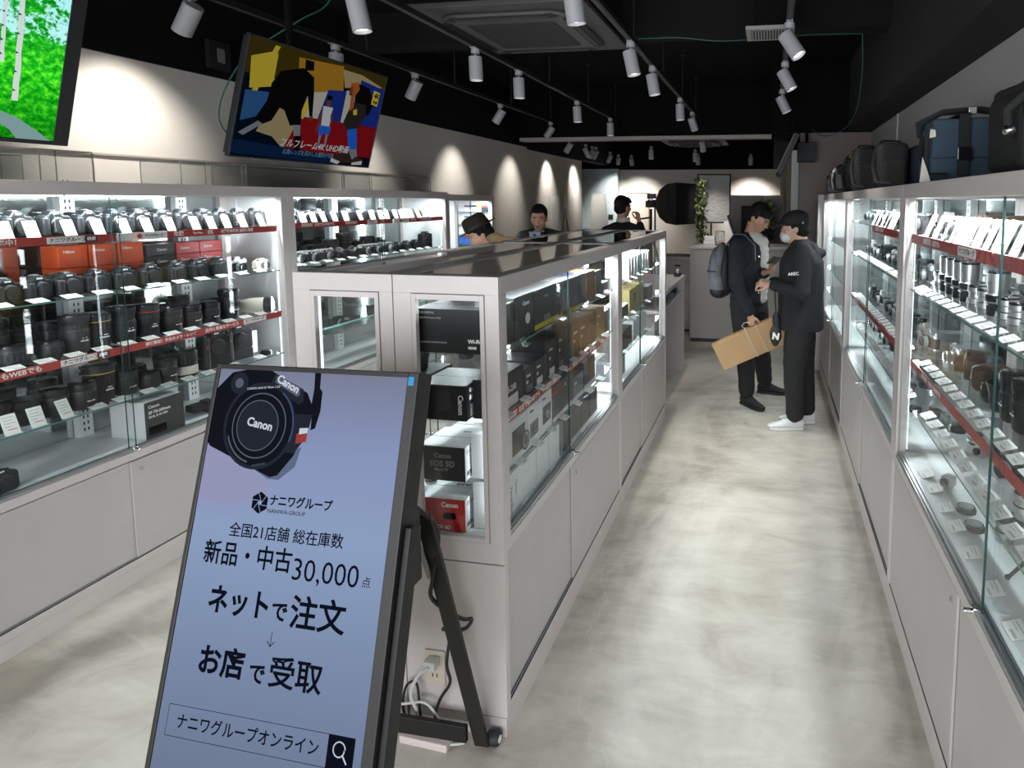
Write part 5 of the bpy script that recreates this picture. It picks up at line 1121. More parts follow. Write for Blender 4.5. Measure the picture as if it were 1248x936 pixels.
def wide_screen(label, TL, TR, BL, m_screen, bez=.012, bez_r=.012):
    TL, TR, BL = Vector(TL), Vector(TR), Vector(BL)
    xa = (TR - TL).normalized(); ya = (TL - BL).normalized(); ya = (ya - xa * ya.dot(xa)).normalized(); za = xa.cross(ya)
    Wd = (TR - TL).length; Hh = (TL - BL).length
    t = thing('wall_television', label, 'television', tuple(BL + xa * Wd / 2 - za * .02))
    X = Matrix.Translation(-Vector(t.location)) @ Matrix(((xa.x, ya.x, za.x, BL.x), (xa.y, ya.y, za.y, BL.y), (xa.z, ya.z, za.z, BL.z), (0, 0, 0, 1)))
    def fix(o): o.parent = t; o.matrix_local = X; return o
    b = MB(); b.box(0, bez, 0, Hh, -.018, .003).box(Wd - bez_r, Wd, 0, Hh, -.018, .003).box(bez, Wd - bez_r, 0, bez, -.018, .003).box(bez, Wd - bez_r, Hh - bez, Hh, -.018, .003).box(.012, Wd - .012, .012, Hh - .012, -.042, -.0185)
    b.box(Wd * .2, Wd * .8, Hh * .15, Hh * .7, -.07, -.042)
    fix(b.build('television_housing', M_BLK, bevel=.002))
    fix(MB().box(bez, Wd - bez_r, bez, Hh - bez, -.006, 0).build('screen', m_screen))
    g = MB(); c0 = X @ Vector((Wd / 2, Hh * .6, -.07)); top = 3.15 - t.location[2]
    g.tube([c0, c0 + Vector((-.10, 0, .05)), (c0.x - .10, c0.y, top)], .018, 10); g.box(c0.x - .16, c0.x - .04, c0.y - .06, c0.y + .06, top - .012, top)
    g.build('ceiling_mount', M_CEIL, t)
    return t, X, Wd, Hh
tvA, XA, WA, HA = wide_screen('large television showing a sunny green forest, hung above the first white-wall showcase', (-2.279, .80, 2.459), (-2.272, 1.81, 2.459), (-2.433, .755, 1.912), screen_mat_forest(), .014, .045)
E_TR = em('forest_trunk', lin(205, 214, 210)); E_TRD = em('forest_trunk_dark', lin(30, 60, 30)); E_PTH = em('forest_path', lin(120, 150, 150)); E_SKY = em('forest_sky', lin(190, 230, 236))
def trunk(xb, yb, xt, yt, w0, w1):
    n = 14; A = []; B_ = []
    rr_ = random.Random(int(xb * 1000))
    for i in range(n + 1):
        u = i / n; x = xb + (xt - xb) * u + rr_.uniform(-.0015, .0015); y = yb + (yt - yb) * u; w_ = w0 + (w1 - w0) * u
        A.append((x - w_, y)); B_.append((x + w_, y))
    P = [(E_TR, A + B_[::-1])]
    for i in range(1, n, 2):
        u = i / n; x = xb + (xt - xb) * u; y = yb + (yt - yb) * u; P.append((E_TRD, [(x - w0, y), (x + .001, y + .003), (x - w0, y + .008)]))
    return P
P = trunk(.846, .135, .832, HA - .02, .0085, .006) + trunk(.800, .25, .79, HA - .02, .006, .004)
P += [(E_PTH, [(.86, .014), (.955, .014), (.92, .04), (.86, .08), (.78, .11), (.70, .11), (.78, .08), (.84, .04)])]
art(P, 'forest_picture_detail', .0008, tvA, XA)
# sports picture
E_ = lambda n, r, g, b_: em(n, lin(r, g, b_), .38)
tvB, XB, WB, HB = wide_screen('large television showing basketball players, hung beside the forest one', (-2.279, 2.481, 2.459), (-2.268, 3.451, 2.458), (-2.433, 2.411, 1.924), E_('court_dark', 14, 20, 36), .008, .008)
K = {'Y': E_('court_yellow', 214, 190, 60), 'OC': E_('court_ochre', 176, 128, 40), 'DO': E_('court_dark_ochre', 70, 58, 18), 'R': E_('court_red', 140, 22, 30), 'B': E_('court_blue', 30, 52, 140), 'W': E_('court_cream', 196, 196, 184), 'T': E_('court_tan', 172, 156, 116),
     'K': E_('player_black', 14, 13, 15), 'G': E_('player_grey', 46, 44, 42), 'BB': E_('sleeve_blue', 32, 104, 220), 'SK': E_('skin_brown', 110, 66, 44), 'OR': E_('hair_orange', 186, 92, 44), 'GS': E_('sock_grey', 130, 138, 148), 'N': E_('floor_navy', 16, 40, 74), 'ND': E_('floor_dark_navy', 10, 20, 40),
     'SH': E_('shoe_brown', 58, 44, 40), 'WH': E_('trim_white', 210, 214, 220), 'BW': E_('stripe_blue', 50, 96, 150)}
def tvp(c, pts): return (K[c], [(bez_x + x * (WB - .016), .008 + (1 - y) * (HB - .016)) for x, y in pts])
bez_x = .008
P = [tvp('DO', [(0, 0), (1, 0), (1, .18), (.0, .30)]), tvp('OC', [(.30, .06), (.62, .02), (.66, .30), (.33, .38)]), tvp('Y', [(.02, .16), (.16, .06), (.24, .34), (.04, .42)]), tvp('DO', [(.17, .08), (.30, .05), (.30, .22), (.17, .30)]), tvp('Y', [(.145, .02), (.175, .02), (.08, .46), (.05, .46)]), tvp('T', [(.62, .05), (.78, .05), (.98, .12), (.66, .22)]),
     tvp('W', [(.36, .36), (.54, .30), (.54, .58), (.36, .58)]), tvp('B', [(.54, .28), (.70, .24), (.70, .57), (.50, .58)]), tvp('W', [(.68, .24), (.78, .24), (.78, .56), (.68, .57)]), tvp('B', [(.78, .10), (1, .14), (1, .56), (.78, .56)]), tvp('R', [(.30, .58), (1, .56), (1, .90), (.30, .92)]), tvp('Y', [(.36, .40), (.44, .42), (.40, .60), (.34, .60)]),
     tvp('T', [(.18, .52), (.30, .56), (.36, .66), (.30, .92), (.10, .86)]), tvp('BW', [(.02, .44), (.16, .42), (.18, .60), (.02, .70)]), tvp('ND', [(.0, .74), (.22, .80), (.30, .90), (1, .90), (1, 1), (0, 1)]), tvp('N', [(0, .86), (.5, .90), (.75, .94), (.7, 1), (0, .98)])]
# far player
P += [tvp('SK', [(.545, .36), (.575, .36), (.578, .44), (.545, .44)]), tvp('K', [(.542, .33), (.58, .33), (.578, .375), (.543, .375)]), tvp('WH', [(.525, .44), (.60, .44), (.598, .64), (.535, .64)]), tvp('SK', [(.525, .45), (.51, .58), (.50, .70), (.515, .70), (.53, .56)]), tvp('SK', [(.60, .45), (.615, .58), (.605, .62), (.592, .52)]), tvp('BB', [(.525, .63), (.61, .63), (.61, .72), (.575, .70), (.545, .74), (.525, .72)]),
     tvp('GS', [(.535, .73), (.552, .73), (.548, .86), (.535, .86)]), tvp('GS', [(.582, .71), (.60, .71), (.60, .85), (.588, .85)]), tvp('R', [(.53, .85), (.555, .85), (.56, .88), (.528, .88)]), tvp('R', [(.585, .84), (.61, .84), (.62, .87), (.585, .87)])]
# near player left
P += [tvp('K', [(.20, .22), (.34, .14), (.42, .20), (.44, .34), (.46, .56), (.44, .57), (.40, .38), (.38, .52), (.39, .66), (.32, .68), (.27, .56), (.24, .52), (.20, .66), (.13, .72), (.10, .66), (.15, .50), (.16, .34)]), tvp('K', [(.34, .06), (.40, .06), (.41, .14), (.35, .16)]),
      tvp('GS', [(.12, .68), (.15, .70), (.05, .82), (.02, .80)]), tvp('GS', [(.34, .67), (.39, .66), (.40, .76), (.36, .78)]), tvp('K', [(.36, .77), (.41, .76), (.42, .90), (.38, .91)]), tvp('SK', [(.44, .56), (.465, .56), (.46, .61), (.445, .61)])]
# near player right
P += [tvp('K', [(.74, .14), (.86, .16), (.93, .30), (.90, .44), (.84, .46), (.76, .36)]), tvp('G', [(.74, .34), (.86, .34), (.88, .46), (.82, .62), (.74, .64), (.70, .56)]), tvp('OR', [(.70, .16), (.76, .13), (.78, .20), (.75, .28), (.76, .40), (.73, .44), (.72, .30)]), tvp('SK', [(.70, .20), (.72, .18), (.73, .28), (.70, .28)]),
      tvp('BB', [(.745, .63), (.82, .60), (.86, .82), (.79, .84)]), tvp('GS', [(.79, .83), (.86, .82), (.88, .92), (.82, .94)]), tvp('SH', [(.72, .88), (.80, .86), (.84, .95), (.86, .90), (.93, .92), (.93, .98), (.68, .98), (.66, .94)]), tvp('WH', [(.66, .94), (.74, .97), (.72, 1.0), (.66, .98)]), tvp('WH', [(.84, .97), (.93, .94), (.93, .985), (.84, .995)]), tvp('Y', [(.76, .42), (.79, .40), (.80, .46), (.77, .47)]),
      tvp('Y', [(.905, .17), (.965, .18), (.962, .33), (.902, .32)])]
art(P, 'broadcast_picture', .0008, tvB, XB)
def ttext(body, x, y, size, m_, bold=0, shear=0, sx=1): return text(body, size, tvB, XB @ Matrix.Translation((bez_x + x * (WB - .016), .008 + (1 - y) * (HB - .016), .0058)), m_, bold=bold, shear=shear, sx=sx, depth=.0001)
ttext('フルフレーム4K UHD動画', .27, .845, .046, K['WH'], .0008, .25, .92)
ttext('広角レンズを活かした撮影が可能', .30, .925, .028, E_('caption_blue', 120, 160, 190), 0, .1, .85)
ttext('4K', .913, .225, .038, K['K'], .0014); ttext('動画', .915, .295, .018, K['K'], .0008)
t = thing('side_television', 'slim screen seen edge-on, hung over the doorway end of the aisle', 'television', (.16, 6.2, 2.17))
xf = Matrix.Rotation(math.radians(24), 4, 'Y')
MB().box(-.028, .020, -.42, .42, -.20, .20, 0, xf).build('television_housing', M_BLK, t, bevel=.003)
MB().box(-.034, -.029, -.40, .40, -.19, .19, 0, xf).build('screen', mat('grey_screen_edge', lin(150, 140, 134), .4), t)
MB().tube([(.02, 0, .05), (.06, 0, .15), (.06, 0, .95)], .018, 10).build('ceiling_mount', M_CEIL, t)
t = thing('wall_speaker', 'small black box speaker on the end wall above the aisle showcases', 'speaker', (.36, 6.52, 2.14))
MB().box(-.09, .09, -.09, .09, 0, .19, 0).build('cabinet', M_BLK, t, bevel=.004); MB().box(-.08, .08, -.0935, -.09, .01, .18).build('front_cloth', M_BLK2, t); MB().box(-.015, .015, -.02, .02, .19, .31).build('bracket', M_CEIL, t)
t = thing('junction_box', 'small black box with white label high on the white wall', 'junction box', (-3.235, 3.17, 2.49))
MB().box(0, .03, -.07, .07, 0, .16).build('enclosure', M_BLK, t); MB().box(.03, .031, -.02, .03, .04, .12).build('label_plate', mat('grey_label', lin(120, 120, 116), .5), t)
# acrylic covers standing on the white-wall showcases
def cover(label, y0, y1, x0, x1, h):
    t = thing('acrylic_cover', label, 'acrylic cover', ((x0 + x1) / 2, (y0 + y1) / 2, 1.8004), 0); a, b_ = (x1 - x0) / 2, (y1 - y0) / 2; th = .003
    MB().box(-a, a, -b_, -b_ + th, 0, h).box(-a, a, b_ - th, b_, 0, h).box(-a, -a + th, -b_ + th, b_ - th, 0, h).box(a - th, a, -b_ + th, b_ - th, 0, h).box(-a, a, -b_, b_, h, h + th).build('acrylic_shell', M_ACRYL, t)
    e_ = MB(); q = .0018
    for sx_ in (-a, a):
        for sy_ in (-b_, b_): e_.box(sx_ - q, sx_ + q, sy_ - q, sy_ + q, 0, h + th)
    for sx_ in (-a, a): e_.box(sx_ - q, sx_ + q, -b_, b_, h + th - q, h + th + q)
    for sy_ in (-b_, b_): e_.box(-a, a, sy_ - q, sy_ + q, h + th - q, h + th + q)
    e_.build('polished_edges', mat('acrylic_edge', lin(150, 148, 146), .2), t)
cover('clear acrylic cover standing nearest the entrance on the white-wall showcases', 1.55, 1.98, -3.18, -2.95, .10)
cover('clear acrylic cover with tall sides under the forest television', 2.04, 2.24, -3.15, -2.95, .13)
cover('long clear acrylic cover under the basketball television', 2.62, 2.98, -3.16, -2.92, .12)
cover('long clear acrylic cover beyond the basketball television', 3.02, 4.10, -3.16, -2.93, .12)
cover('clear acrylic cover at the far end of the middle white-wall showcase', 4.12, 4.92, -3.16, -2.93, .12)
# ------------------------------------------------------------------ people
V = Vector
def skinm(name, c): return mat(name, c, .55, bump=.02, bscale=120)
def remesh(o, vox, it=4, wr=0.0, wsz=.12):
    r_ = o.modifiers.new('remesh', 'REMESH'); r_.mode = 'VOXEL'; r_.voxel_size = vox; r_.use_smooth_shade = True
    s_ = o.modifiers.new('smooth', 'SMOOTH'); s_.iterations = it; s_.factor = .6
    if wr:
        tx = bpy.data.textures.new('folds', 'CLOUDS'); tx.noise_scale = wsz; tx.noise_depth = 2
        d = o.modifiers.new('folds', 'DISPLACE'); d.texture = tx; d.strength = wr; d.mid_level = .5; d.texture_coords = 'LOCAL'
    return o
def limb(mb, pts, rad, n=14):
    pts = [V(p) for p in pts]
    mb.tube(pts, rad, n)
    for p, r_ in zip(pts, rad): mb.ball(p, r_ * .99, seg=14, rings=10)
def ellipse_loft(mb, secs, n=20):
    """secs: (center, half_side, half_depth, side_dir, depth_dir)"""
    rings = []
    for c, a, b_, sd, dd in secs:
        c, sd, dd = V(c), V(sd).normalized(), V(dd).normalized()
        rings.append([c + sd * a * math.copysign(abs(math.cos(t)) ** .8, math.cos(t)) + dd * b_ * math.copysign(abs(math.sin(t)) ** .8, math.sin(t)) for t in (2 * PI * i / n for i in range(n))])
    mb.ring_loft(rings)
def hand(mb, wrist, fwd_, nrm, side, curl=.5, s=1.0, spread=1.0):
    """fwd_ wrist->fingers, nrm = back of the hand, side = +1/-1 thumb side along fwd x nrm"""
    f = V(fwd_).normalized(); nn = V(nrm); nn = (nn - f * nn.dot(f)).normalized(); t_ = f.cross(nn) * side; wv = V(wrist)
    for k in range(5):
        c = wv + f * (.012 + .018 * k) * s
        mb.ball(c, (.02, .02, .02), seg=10, rings=8)
    for k, off in enumerate((.028, .010, -.009, -.026)):
        b0 = wv + f * .02 * s + t_ * off * .8 * s; b1 = wv + f * .085 * s + t_ * off * s
        mb.tube([b0, b1], [.013 * s, .011 * s], 8); mb.ball(b1, .0112 * s, seg=8, rings=6)
        L_ = (.072, .080, .074, .058)[k] * s; p = b1; ang = 0; d_ = f
        pts = [b1 - f * .01]; rr_ = [.0095 * s]
        for j, q in enumerate((.45, .30, .25)):
            ang += curl * (.75, .9, .7)[j]
            d_ = (f * math.cos(ang) - nn * math.sin(ang) + t_ * off * .8 * spread).normalized(); p = p + d_ * L_ * q; pts.append(p); rr_.append((.0088, .0080, .0068)[j] * s)
        mb.tube(pts, rr_, 8); mb.ball(pts[-1], rr_[-1], seg=8, rings=6)
        for q in pts[1:3]: mb.ball(q, .0086 * s, seg=8, rings=6)
    a0 = wv + f * .025 * s + t_ * .02 * s; a1 = a0 + (f * .5 + t_ * .75 - nn * .25).normalized() * .042 * s; a2 = a1 + (f * .9 + t_ * .30 - nn * .45 * curl).normalized() * .032 * s; a3 = a2 + (f * .95 - nn * .5 * curl).normalized() * .024 * s
    mb.tube([a0, a1, a2, a3], [.014 * s, .0115 * s, .010 * s, .008 * s], 8); mb.ball(a3, .008 * s, seg=8, rings=6)
def head_shapes(mb, H):
    b = lambda c, r_, **k: mb.ball(H @ V(c), r_, rot=H.to_quaternion(), **k)
    b((0, .012, .022), (.074, .092, .092)); b((0, -.022, -.018), (.064, .070, .082)); b((0, -.034, -.070), (.046, .050, .042)); b((0, -.052, -.092), (.024, .028, .020))
    b((0, -.078, .022), (.052, .016, .010)); b((0, -.090, -.004), (.0085, .013, .022)); b((0, -.100, -.022), (.0135, .014, .011)); b((0, -.084, -.052), (.023, .012, .0055)); b((0, -.082, -.061), (.020, .012, .006))
    for sx in (-1, 1): b((sx * .073, .010, -.012), (.009, .018, .030)); b((sx * .042, -.060, -.024), (.022, .020, .022))
def headmtx(c, yaw, pitch, roll=0):
    """yaw: 0 looks to -Y, positive turns toward +X ; pitch>0 looks down"""
    return Matrix.Translation(c) @ Matrix.Rotation(math.radians(yaw), 4, 'Z') @ Matrix.Rotation(math.radians(pitch), 4, 'X') @ Matrix.Rotation(math.radians(roll), 4, 'Y')
M_EYE = mat('eye_white', lin(215, 210, 205), .2); M_IRIS = mat('eye_dark', (0.01, 0.007, 0.005), .1); M_HAIR = mat('black_hair', (0.006, 0.005, 0.0045), .75, bump=.3, bscale=90, spec=.25); M_LIP = mat('lips', lin(150, 92, 84), .5)
def face_parts(p, H):
    for sx in (-1, 1):
        e = MB().ball(H @ V((sx * .030, -.078, .006)), (.0115, .006, .0035), rot=H.to_quaternion(), seg=12, rings=8).build('eye', M_EYE, p, smooth=True)
        MB().ball(H @ V((sx * .030, -.0835, .006)), (.0048, .0030, .0036), rot=H.to_quaternion(), seg=10, rings=8).build('iris', M_IRIS, e, smooth=True)
        MB().ball(H @ V((sx * .031, -.0855, .026)), (.019, .006, .0035), rot=H.to_quaternion(), seg=10, rings=6).build('eyebrow', M_HAIR, p, smooth=True)
    MB().ball(H @ V((0, -.0935, -.0565)), (.020, .004, .0055), rot=H.to_quaternion(), seg=12, rings=6).build('mouth', M_LIP, p, smooth=True)
def hair(p, H, m_=None, back=.0, top=1.0, fringe=True):
    g = MB(); b = lambda c, r_: g.ball(H @ V(c), r_, rot=H.to_quaternion())
    b((0, .026, .040), (.082, .092, .084 * top)); b((0, .044, -.010 - back), (.074, .068, .070)); b((0, -.018, .078 * top), (.066, .070, .034))
    if fringe:
        for i in range(7): b((-.054 + .018 * i, -.066 + abs(i - 3) * .004, .062 - (i % 2) * .006), (.016, .020, .020))
    for sx in (-1, 1): b((sx * .066, .012, .018), (.014, .036, .034))
    return remesh(g.build('hair', m_ or M_HAIR, p), .006, 2, .006, .02)
def person(label, loc, J, skin, head, group=None, hands=True):
    """J: joint dict; body is one mesh"""
    g = MB(); H = headmtx(*head)
    head_shapes(g, H)
    nb = V(J['neck']); hc = H @ V((0, .02, -.06))
    limb(g, [nb, hc], [.058, .052]); 
    for s_ in 'LR':
        limb(g, [J['sh' + s_], J['el' + s_], J['wr' + s_]], [.050, .040, .026]); limb(g, [J['hip' + s_], J['kn' + s_], J['an' + s_]], [.085, .058, .038]); limb(g, [J['an' + s_], J['toe' + s_]], [.028, .012])
        limb(g, [nb, J['sh' + s_]], [.055, .055])
        h_ = J.get('hand' + s_)
        if h_: hand(g, J['wr' + s_], *h_)
        else: hand(g, J['wr' + s_], V(J['wr' + s_]) - V(J['el' + s_]), (0, 0, 1) if s_ == 'L' else (0, 0, 1), 1, .5)
    pel = (V(J['hipL']) + V(J['hipR'])) / 2
    sd = (V(J['shR']) - V(J['shL'])).normalized(); up = (nb - pel).normalized(); dd = sd.cross(up)
    ellipse_loft(g, [(pel + up * -.08, .13, .09, sd, dd), (pel + up * .05, .155, .10, sd, dd), (pel.lerp(nb, .4), .13, .085, sd, dd), (pel.lerp(nb, .8), .17, .10, sd, dd), (nb, .09, .06, sd, dd)])
    o = g.build('person', skin); o.location = loc; tag(o, label, 'person', group); remesh(o, .0065, 3)
    face_parts(o, H)
    return o, H
def torso_garment(p, J, m_, name, fat=.03, hem=-.06, sleeves=True, cuffs=.9, vox=.011, wr=.012, collar=.07, hw=.0, depth=.0):
    g = MB(); nb = V(J['neck']); pel = (V(J['hipL']) + V(J['hipR'])) / 2
    sd = (V(J['shR']) - V(J['shL'])).normalized(); up = (nb - pel).normalized(); dd = sd.cross(up)
    ellipse_loft(g, [(pel + up * hem, .150 + fat + hw, .105 + fat + depth, sd, dd), (pel + up * (hem + .05), .158 + fat + hw, .110 + fat + depth, sd, dd), (pel.lerp(nb, .4), .145 + fat + hw, .105 + fat + depth, sd, dd), (pel.lerp(nb, .78), .172 + fat, .112 + fat + depth * .6, sd, dd), (pel.lerp(nb, .93), .13 + fat, .09 + fat, sd, dd), (nb + up * .02, collar, collar, sd, dd)])
    for s_ in 'LR':
        limb(g, [nb + up * -.01, V(J['sh' + s_]) + up * .012], [.066 + fat * .3, .060 + fat * .5])
        if sleeves:
            w_ = V(J['el' + s_]).lerp(V(J['wr' + s_]), cuffs)
            limb(g, [V(J['sh' + s_]).lerp(pel, .06), J['sh' + s_], J['el' + s_], w_], [.075 + fat * .5, .062 + fat * .5, .052 + fat * .5, .038 + fat * .4])
    return remesh(g.build(name, m_, p), vox, 4, wr, .09)
def trousers(p, J, m_, vox=.011, fat=.018, cuff=.93):
    g = MB(); pel = (V(J['hipL']) + V(J['hipR'])) / 2; sd = (V(J['hipR']) - V(J['hipL'])).normalized(); up = V((0, 0, 1)); dd = sd.cross(up)
    ellipse_loft(g, [(pel + up * -.10, .155, .115, sd, dd), (pel, .165, .12, sd, dd), (pel + up * .10, .150, .105, sd, dd)])
    for s_ in 'LR':
        k, a = V(J['kn' + s_]), V(J['an' + s_]); e = k.lerp(a, cuff)
        limb(g, [V(J['hip' + s_]) + V((0, 0, -.02)), V(J['hip' + s_]).lerp(k, .5), k, k.lerp(a, .5), e], [.098 + fat * .5, .082 + fat, .062 + fat, .056 + fat, .052 + fat])
    return remesh(g.build('trousers', m_, p), vox, 4, .012, .08)
def shoe(p, J, s_, m_, sole, L_=.27):
    a, t = V(J['an' + s_]), V(J['toe' + s_]); d_ = V((t.x - a.x, t.y - a.y, 0)).normalized(); sd = V((-d_.y, d_.x, 0)); o0 = V((a.x, a.y, 0)) - d_ * .065
    g = MB()
    for u, w_, h in ((.03, .036, .075), (.07, .040, .085), (.11, .041, .074), (.145, .043, .058), (.18, .044, .044), (.215, .042, .036), (.245, .034, .028)):
        g.ball(o0 + d_ * u * L_ / .27 + V((0, 0, h * .5 + .014)), (w_, w_, h * .62), seg=14, rings=10)
    g.tube([o0 + d_ * .06 + V((0, 0, .05)), o0 + d_ * .055 + V((0, 0, .11))], [.044, .042], 14)
    so = remesh(g.build('shoe', m_, p), .007, 3)
    q = [(u, w_) for u, w_ in ((-.004, .012), (.004, .028), (.04, .036), (.10, .036), (.17, .046), (.22, .044), (.255, .028), (.268, .008))]
    P = [o0 + d_ * u * L_ / .27 + sd * w_ for u, w_ in q] + [o0 + d_ * u * L_ / .27 - sd * w_ for u, w_ in q[::-1]]
    MB().prism([(v.x, v.y) for v in P], .001, .022, 'z').build('sole', sole, so, bevel=.004, smooth=True)
    return so
SKIN = skinm('skin', lin(190, 146, 122)); SKIN2 = skinm('skin_pale', lin(204, 160, 138))
M_DENIM = mat('dark_navy_denim', (0.010, 0.013, 0.020), .85, bump=.2, bscale=300); M_PANT = mat('black_trousers', (0.012, 0.012, 0.013), .85, bump=.2, bscale=200); M_HOOD = mat('black_hoodie_cotton', (0.012, 0.012, 0.014), .9, bump=.2, bscale=250)
M_KNIT = mat('off_white_knit', lin(212, 212, 204), .9, bump=.5, bscale=160); M_SUIT = mat('black_suit', (0.008, 0.008, 0.010), .7); M_SHIRT = mat('pale_blue_shirt', lin(176, 186, 206), .7); M_SHW = mat('white_shirt', lin(208, 206, 204), .7)
M_COAT = mat('khaki_coat', lin(150, 126, 96), .85, bump=.15, bscale=200); M_HATB = mat('dark_brown_felt', (0.022, 0.014, 0.010), .9); M_MASK = mat('white_mask', lin(206, 208, 214), .8)
M_SHOEW = mat('white_sneaker', lin(222, 222, 220), .5); M_SHOEK = mat('black_suede', (0.010, 0.010, 0.010), .8); M_SOLK = mat('black_sole', (0.012, 0.012, 0.012), .6)
# --- hooded customer, side on, facing the island (-X)
J = dict(neck=(.055, .0, 1.40), shL=(.055, -.165, 1.345), shR=(.085, .165, 1.345), elL=(.05, -.235, 1.08), elR=(.0, .20, 1.08), wrL=(-.155, -.115, 1.115), wrR=(-.16, .10, 1.10),
         hipL=(.05, -.085, .87), hipR=(.07, .085, .87), knL=(.015, -.085, .47), knR=(.10, .085, .47), anL=(.035, -.06, .085), anR=(.13, .10, .085), toeL=(-.13, -.085, .03), toeR=(-.035, .095, .03),
         handL=((-1, .25, .05), (0, -.4, 1), -1, .7), handR=((-1, -.2, .2), (0, .4, 1), 1, .9))
p, H = person('person in a black hooded sweatshirt, black cap and white mask, facing the island side on', (.185, 4.655, 0), J, SKIN2, ((-.0, -.01, 1.535), -95, 12))
hd = torso_garment(p, J, M_HOOD, 'hoodie', .028, -.10, depth=.035)
g = MB(); g.ball(V((.135, .02, 1.325)), (.080, .130, .075)); g.ball(V((.085, .0, 1.395)), (.090, .110, .045)); g.ball(V((.190, .02, 1.345)), (.050, .075, .038)); g.ball(V((.10, .0, 1.30)), (.08, .14, .10)); g.ball(V((.045, 0, 1.425)), (.078, .085, .040)); remesh(g.build('hood', M_HOOD, hd), .010, 4, .012, .07)
text('AREC', .030, hd, Matrix.Translation((-.05, -.290, 1.215)) @ FR_Y @ Matrix.Rotation(.1, 4, 'Z'), M_WTXT, name='sleeve_lettering', bold=.0006)
trousers(p, J, M_PANT, cuff=.90)
for s_ in 'LR': shoe(p, J, s_, M_SHOEW, M_SHOEW)
hair(p, H, back=.01, fringe=False)
g = MB(); b = lambda c, r_: g.ball(H @ V(c), r_, rot=H.to_quaternion())
b((0, .016, .058), (.089, .104, .074)); b((0, .016, .040), (.090, .106, .030)); g.ball(H @ V((0, -.115, .045)), (.070, .066, .013), rot=(H @ Matrix.Rotation(.25, 4, 'X')).to_quaternion())
cp = remesh(g.build('cap', mat('black_cap_cotton', (0.010, 0.010, 0.011), .85), p), .006, 2)
MB().lathe([(0, .0), (.009, .0), (.009, .003), (0, .003)], (0, 0, 0), 'y', 16).build('cap_badge', mat('grey_badge', lin(120, 120, 116), .5), cp, loc=(.055, -.097, 1.575), rot=(0, 0, 0))
g = MB(); b((0, -.070, -.052), (.058, .050, .048)); b((0, -.098, -.045), (.030, .022, .034)); mk = remesh(g.build('face_mask', M_MASK, p), .006, 3)
for sx in (-1, 1): MB().tube([H @ V((sx * .055, -.062, -.035)), H @ V((sx * .074, -.02, -.012)), H @ V((sx * .080, .012, .004))], .0018, 6).build('ear_loop', M_MASK, mk)
t = thing('drawstring_bag', 'small black drawstring bag with a white letter hanging from the hooded customer', 'bag', (.06, 4.545, .74))
g = MB(); g.ball((0, 0, .0), (.045, .030, .075)); g.ball((0, 0, .10), (.028, .022, .075)); g.ball((.0, 0, -.05), (.030, .022, .045)); remesh(g.build('pouch', M_BLK2, t), .007, 3, .01, .05)
text('N', .065, t, Matrix.Translation((-.025, -.036, -.005)) @ FR_Y @ Matrix.Rotation(-.15, 4, 'Z'), M_WTXT, bold=.004)
MB().tube([(0, 0, .16), (-.008, .0, .26), (-.015, .005, .36)], .005, 8).build('drawstring', M_BLK2, t)
# --- customer with the long parcel and phone
J = dict(neck=(-.01, .02, 1.425), shL=(.08, .175, 1.37), shR=(-.10, -.135, 1.37), elL=(.10, .13, 1.10), elR=(-.105, -.215, 1.08), wrL=(.115, -.15, 1.150), wrR=(.015, -.235, .825),
         hipL=(.045, .085, .90), hipR=(-.06, -.065, .90), knL=(.10, .17, .50), knR=(-.02, -.10, .49), anL=(.14, .33, .085), anR=(-.01, -.035, .085), toeL=(.30, .31, .03), toeR=(.105, -.15, .03),
         handL=((.85, -.45, .35), (.5, .1, -.8), 1, 1.05), handR=((.12, -.05, -1), (-.6, -.8, 0), -1, 1.35))
p, H = person('person in dark denim jacket over off-white knit, looking at a phone, carrying a parcel', (-.155, 5.12, 0), J, SKIN, ((.07, -.03, 1.595), 58, 36))
jk = torso_garment(p, J, M_DENIM, 'denim_jacket', .026, -.02, wr=.010)
g = MB(); sdv = (V(J['shR']) - V(J['shL'])).normalized(); fv = V((-sdv.y, sdv.x, 0)) * 1.0
if fv.x < 0: fv = -fv
for i in range(9):
    z = .93 + i * .058; g.ball(V((0, .02, z)) + fv * (.118 + .010 * math.sin(i / 8 * PI)), (.050, .050, .050))
g.ball(V((0.02, .0, 1.44)), (.082, .082, .045)); g.ball(V((0.045, -.03, 1.40)), (.07, .07, .045))
remesh(g.build('knit_collar_and_front', M_KNIT, p), .009, 10, .006, .04)
for z in (1.28, 1.10, .98): MB().lathe([(0, .003), (.007, .003), (.007, 0)], (0, 0, 0), 'y', 12).build('jacket_button', M_SIL, jk, loc=tuple(V((-.05, -.02, z)) + fv * .142 + V((0, -.012, 0))))
trousers(p, J, M_PANT, cuff=.88); hair(p, H, top=1.06, fringe=True)
for s_ in 'LR': shoe(p, J, s_, M_SHOEK, M_SOLK)
t = thing('backpack', 'grey and black backpack worn by the customer with the parcel', 'backpack', (-.43, 5.11, .96), math.radians(-8))
g = MB(); g.ball((0, 0, .18), (.075, .125, .21)); g.ball((.02, 0, .08), (.085, .13, .12)); g.ball((.04, 0, .30), (.05, .11, .13)); remesh(g.build('main_pack', mat('grey_pack_canvas', lin(112, 116, 122), .8), t), .010, 4, .012, .08)
g = MB(); g.ball((.02, 0, .015), (.082, .128, .065)); remesh(g.build('base_panel', M_BLK2, t), .009, 3)
g = MB(); g.ball((.085, 0, .19), (.05, .125, .22)); remesh(g.build('back_panel', M_BLK2, t), .010, 3)
MB().tube([(-.075, -.03, .19), (-.06, -.11, .19), (.02, -.128, .19)], .005, 8).build('side_strap', M_BLK2, t)
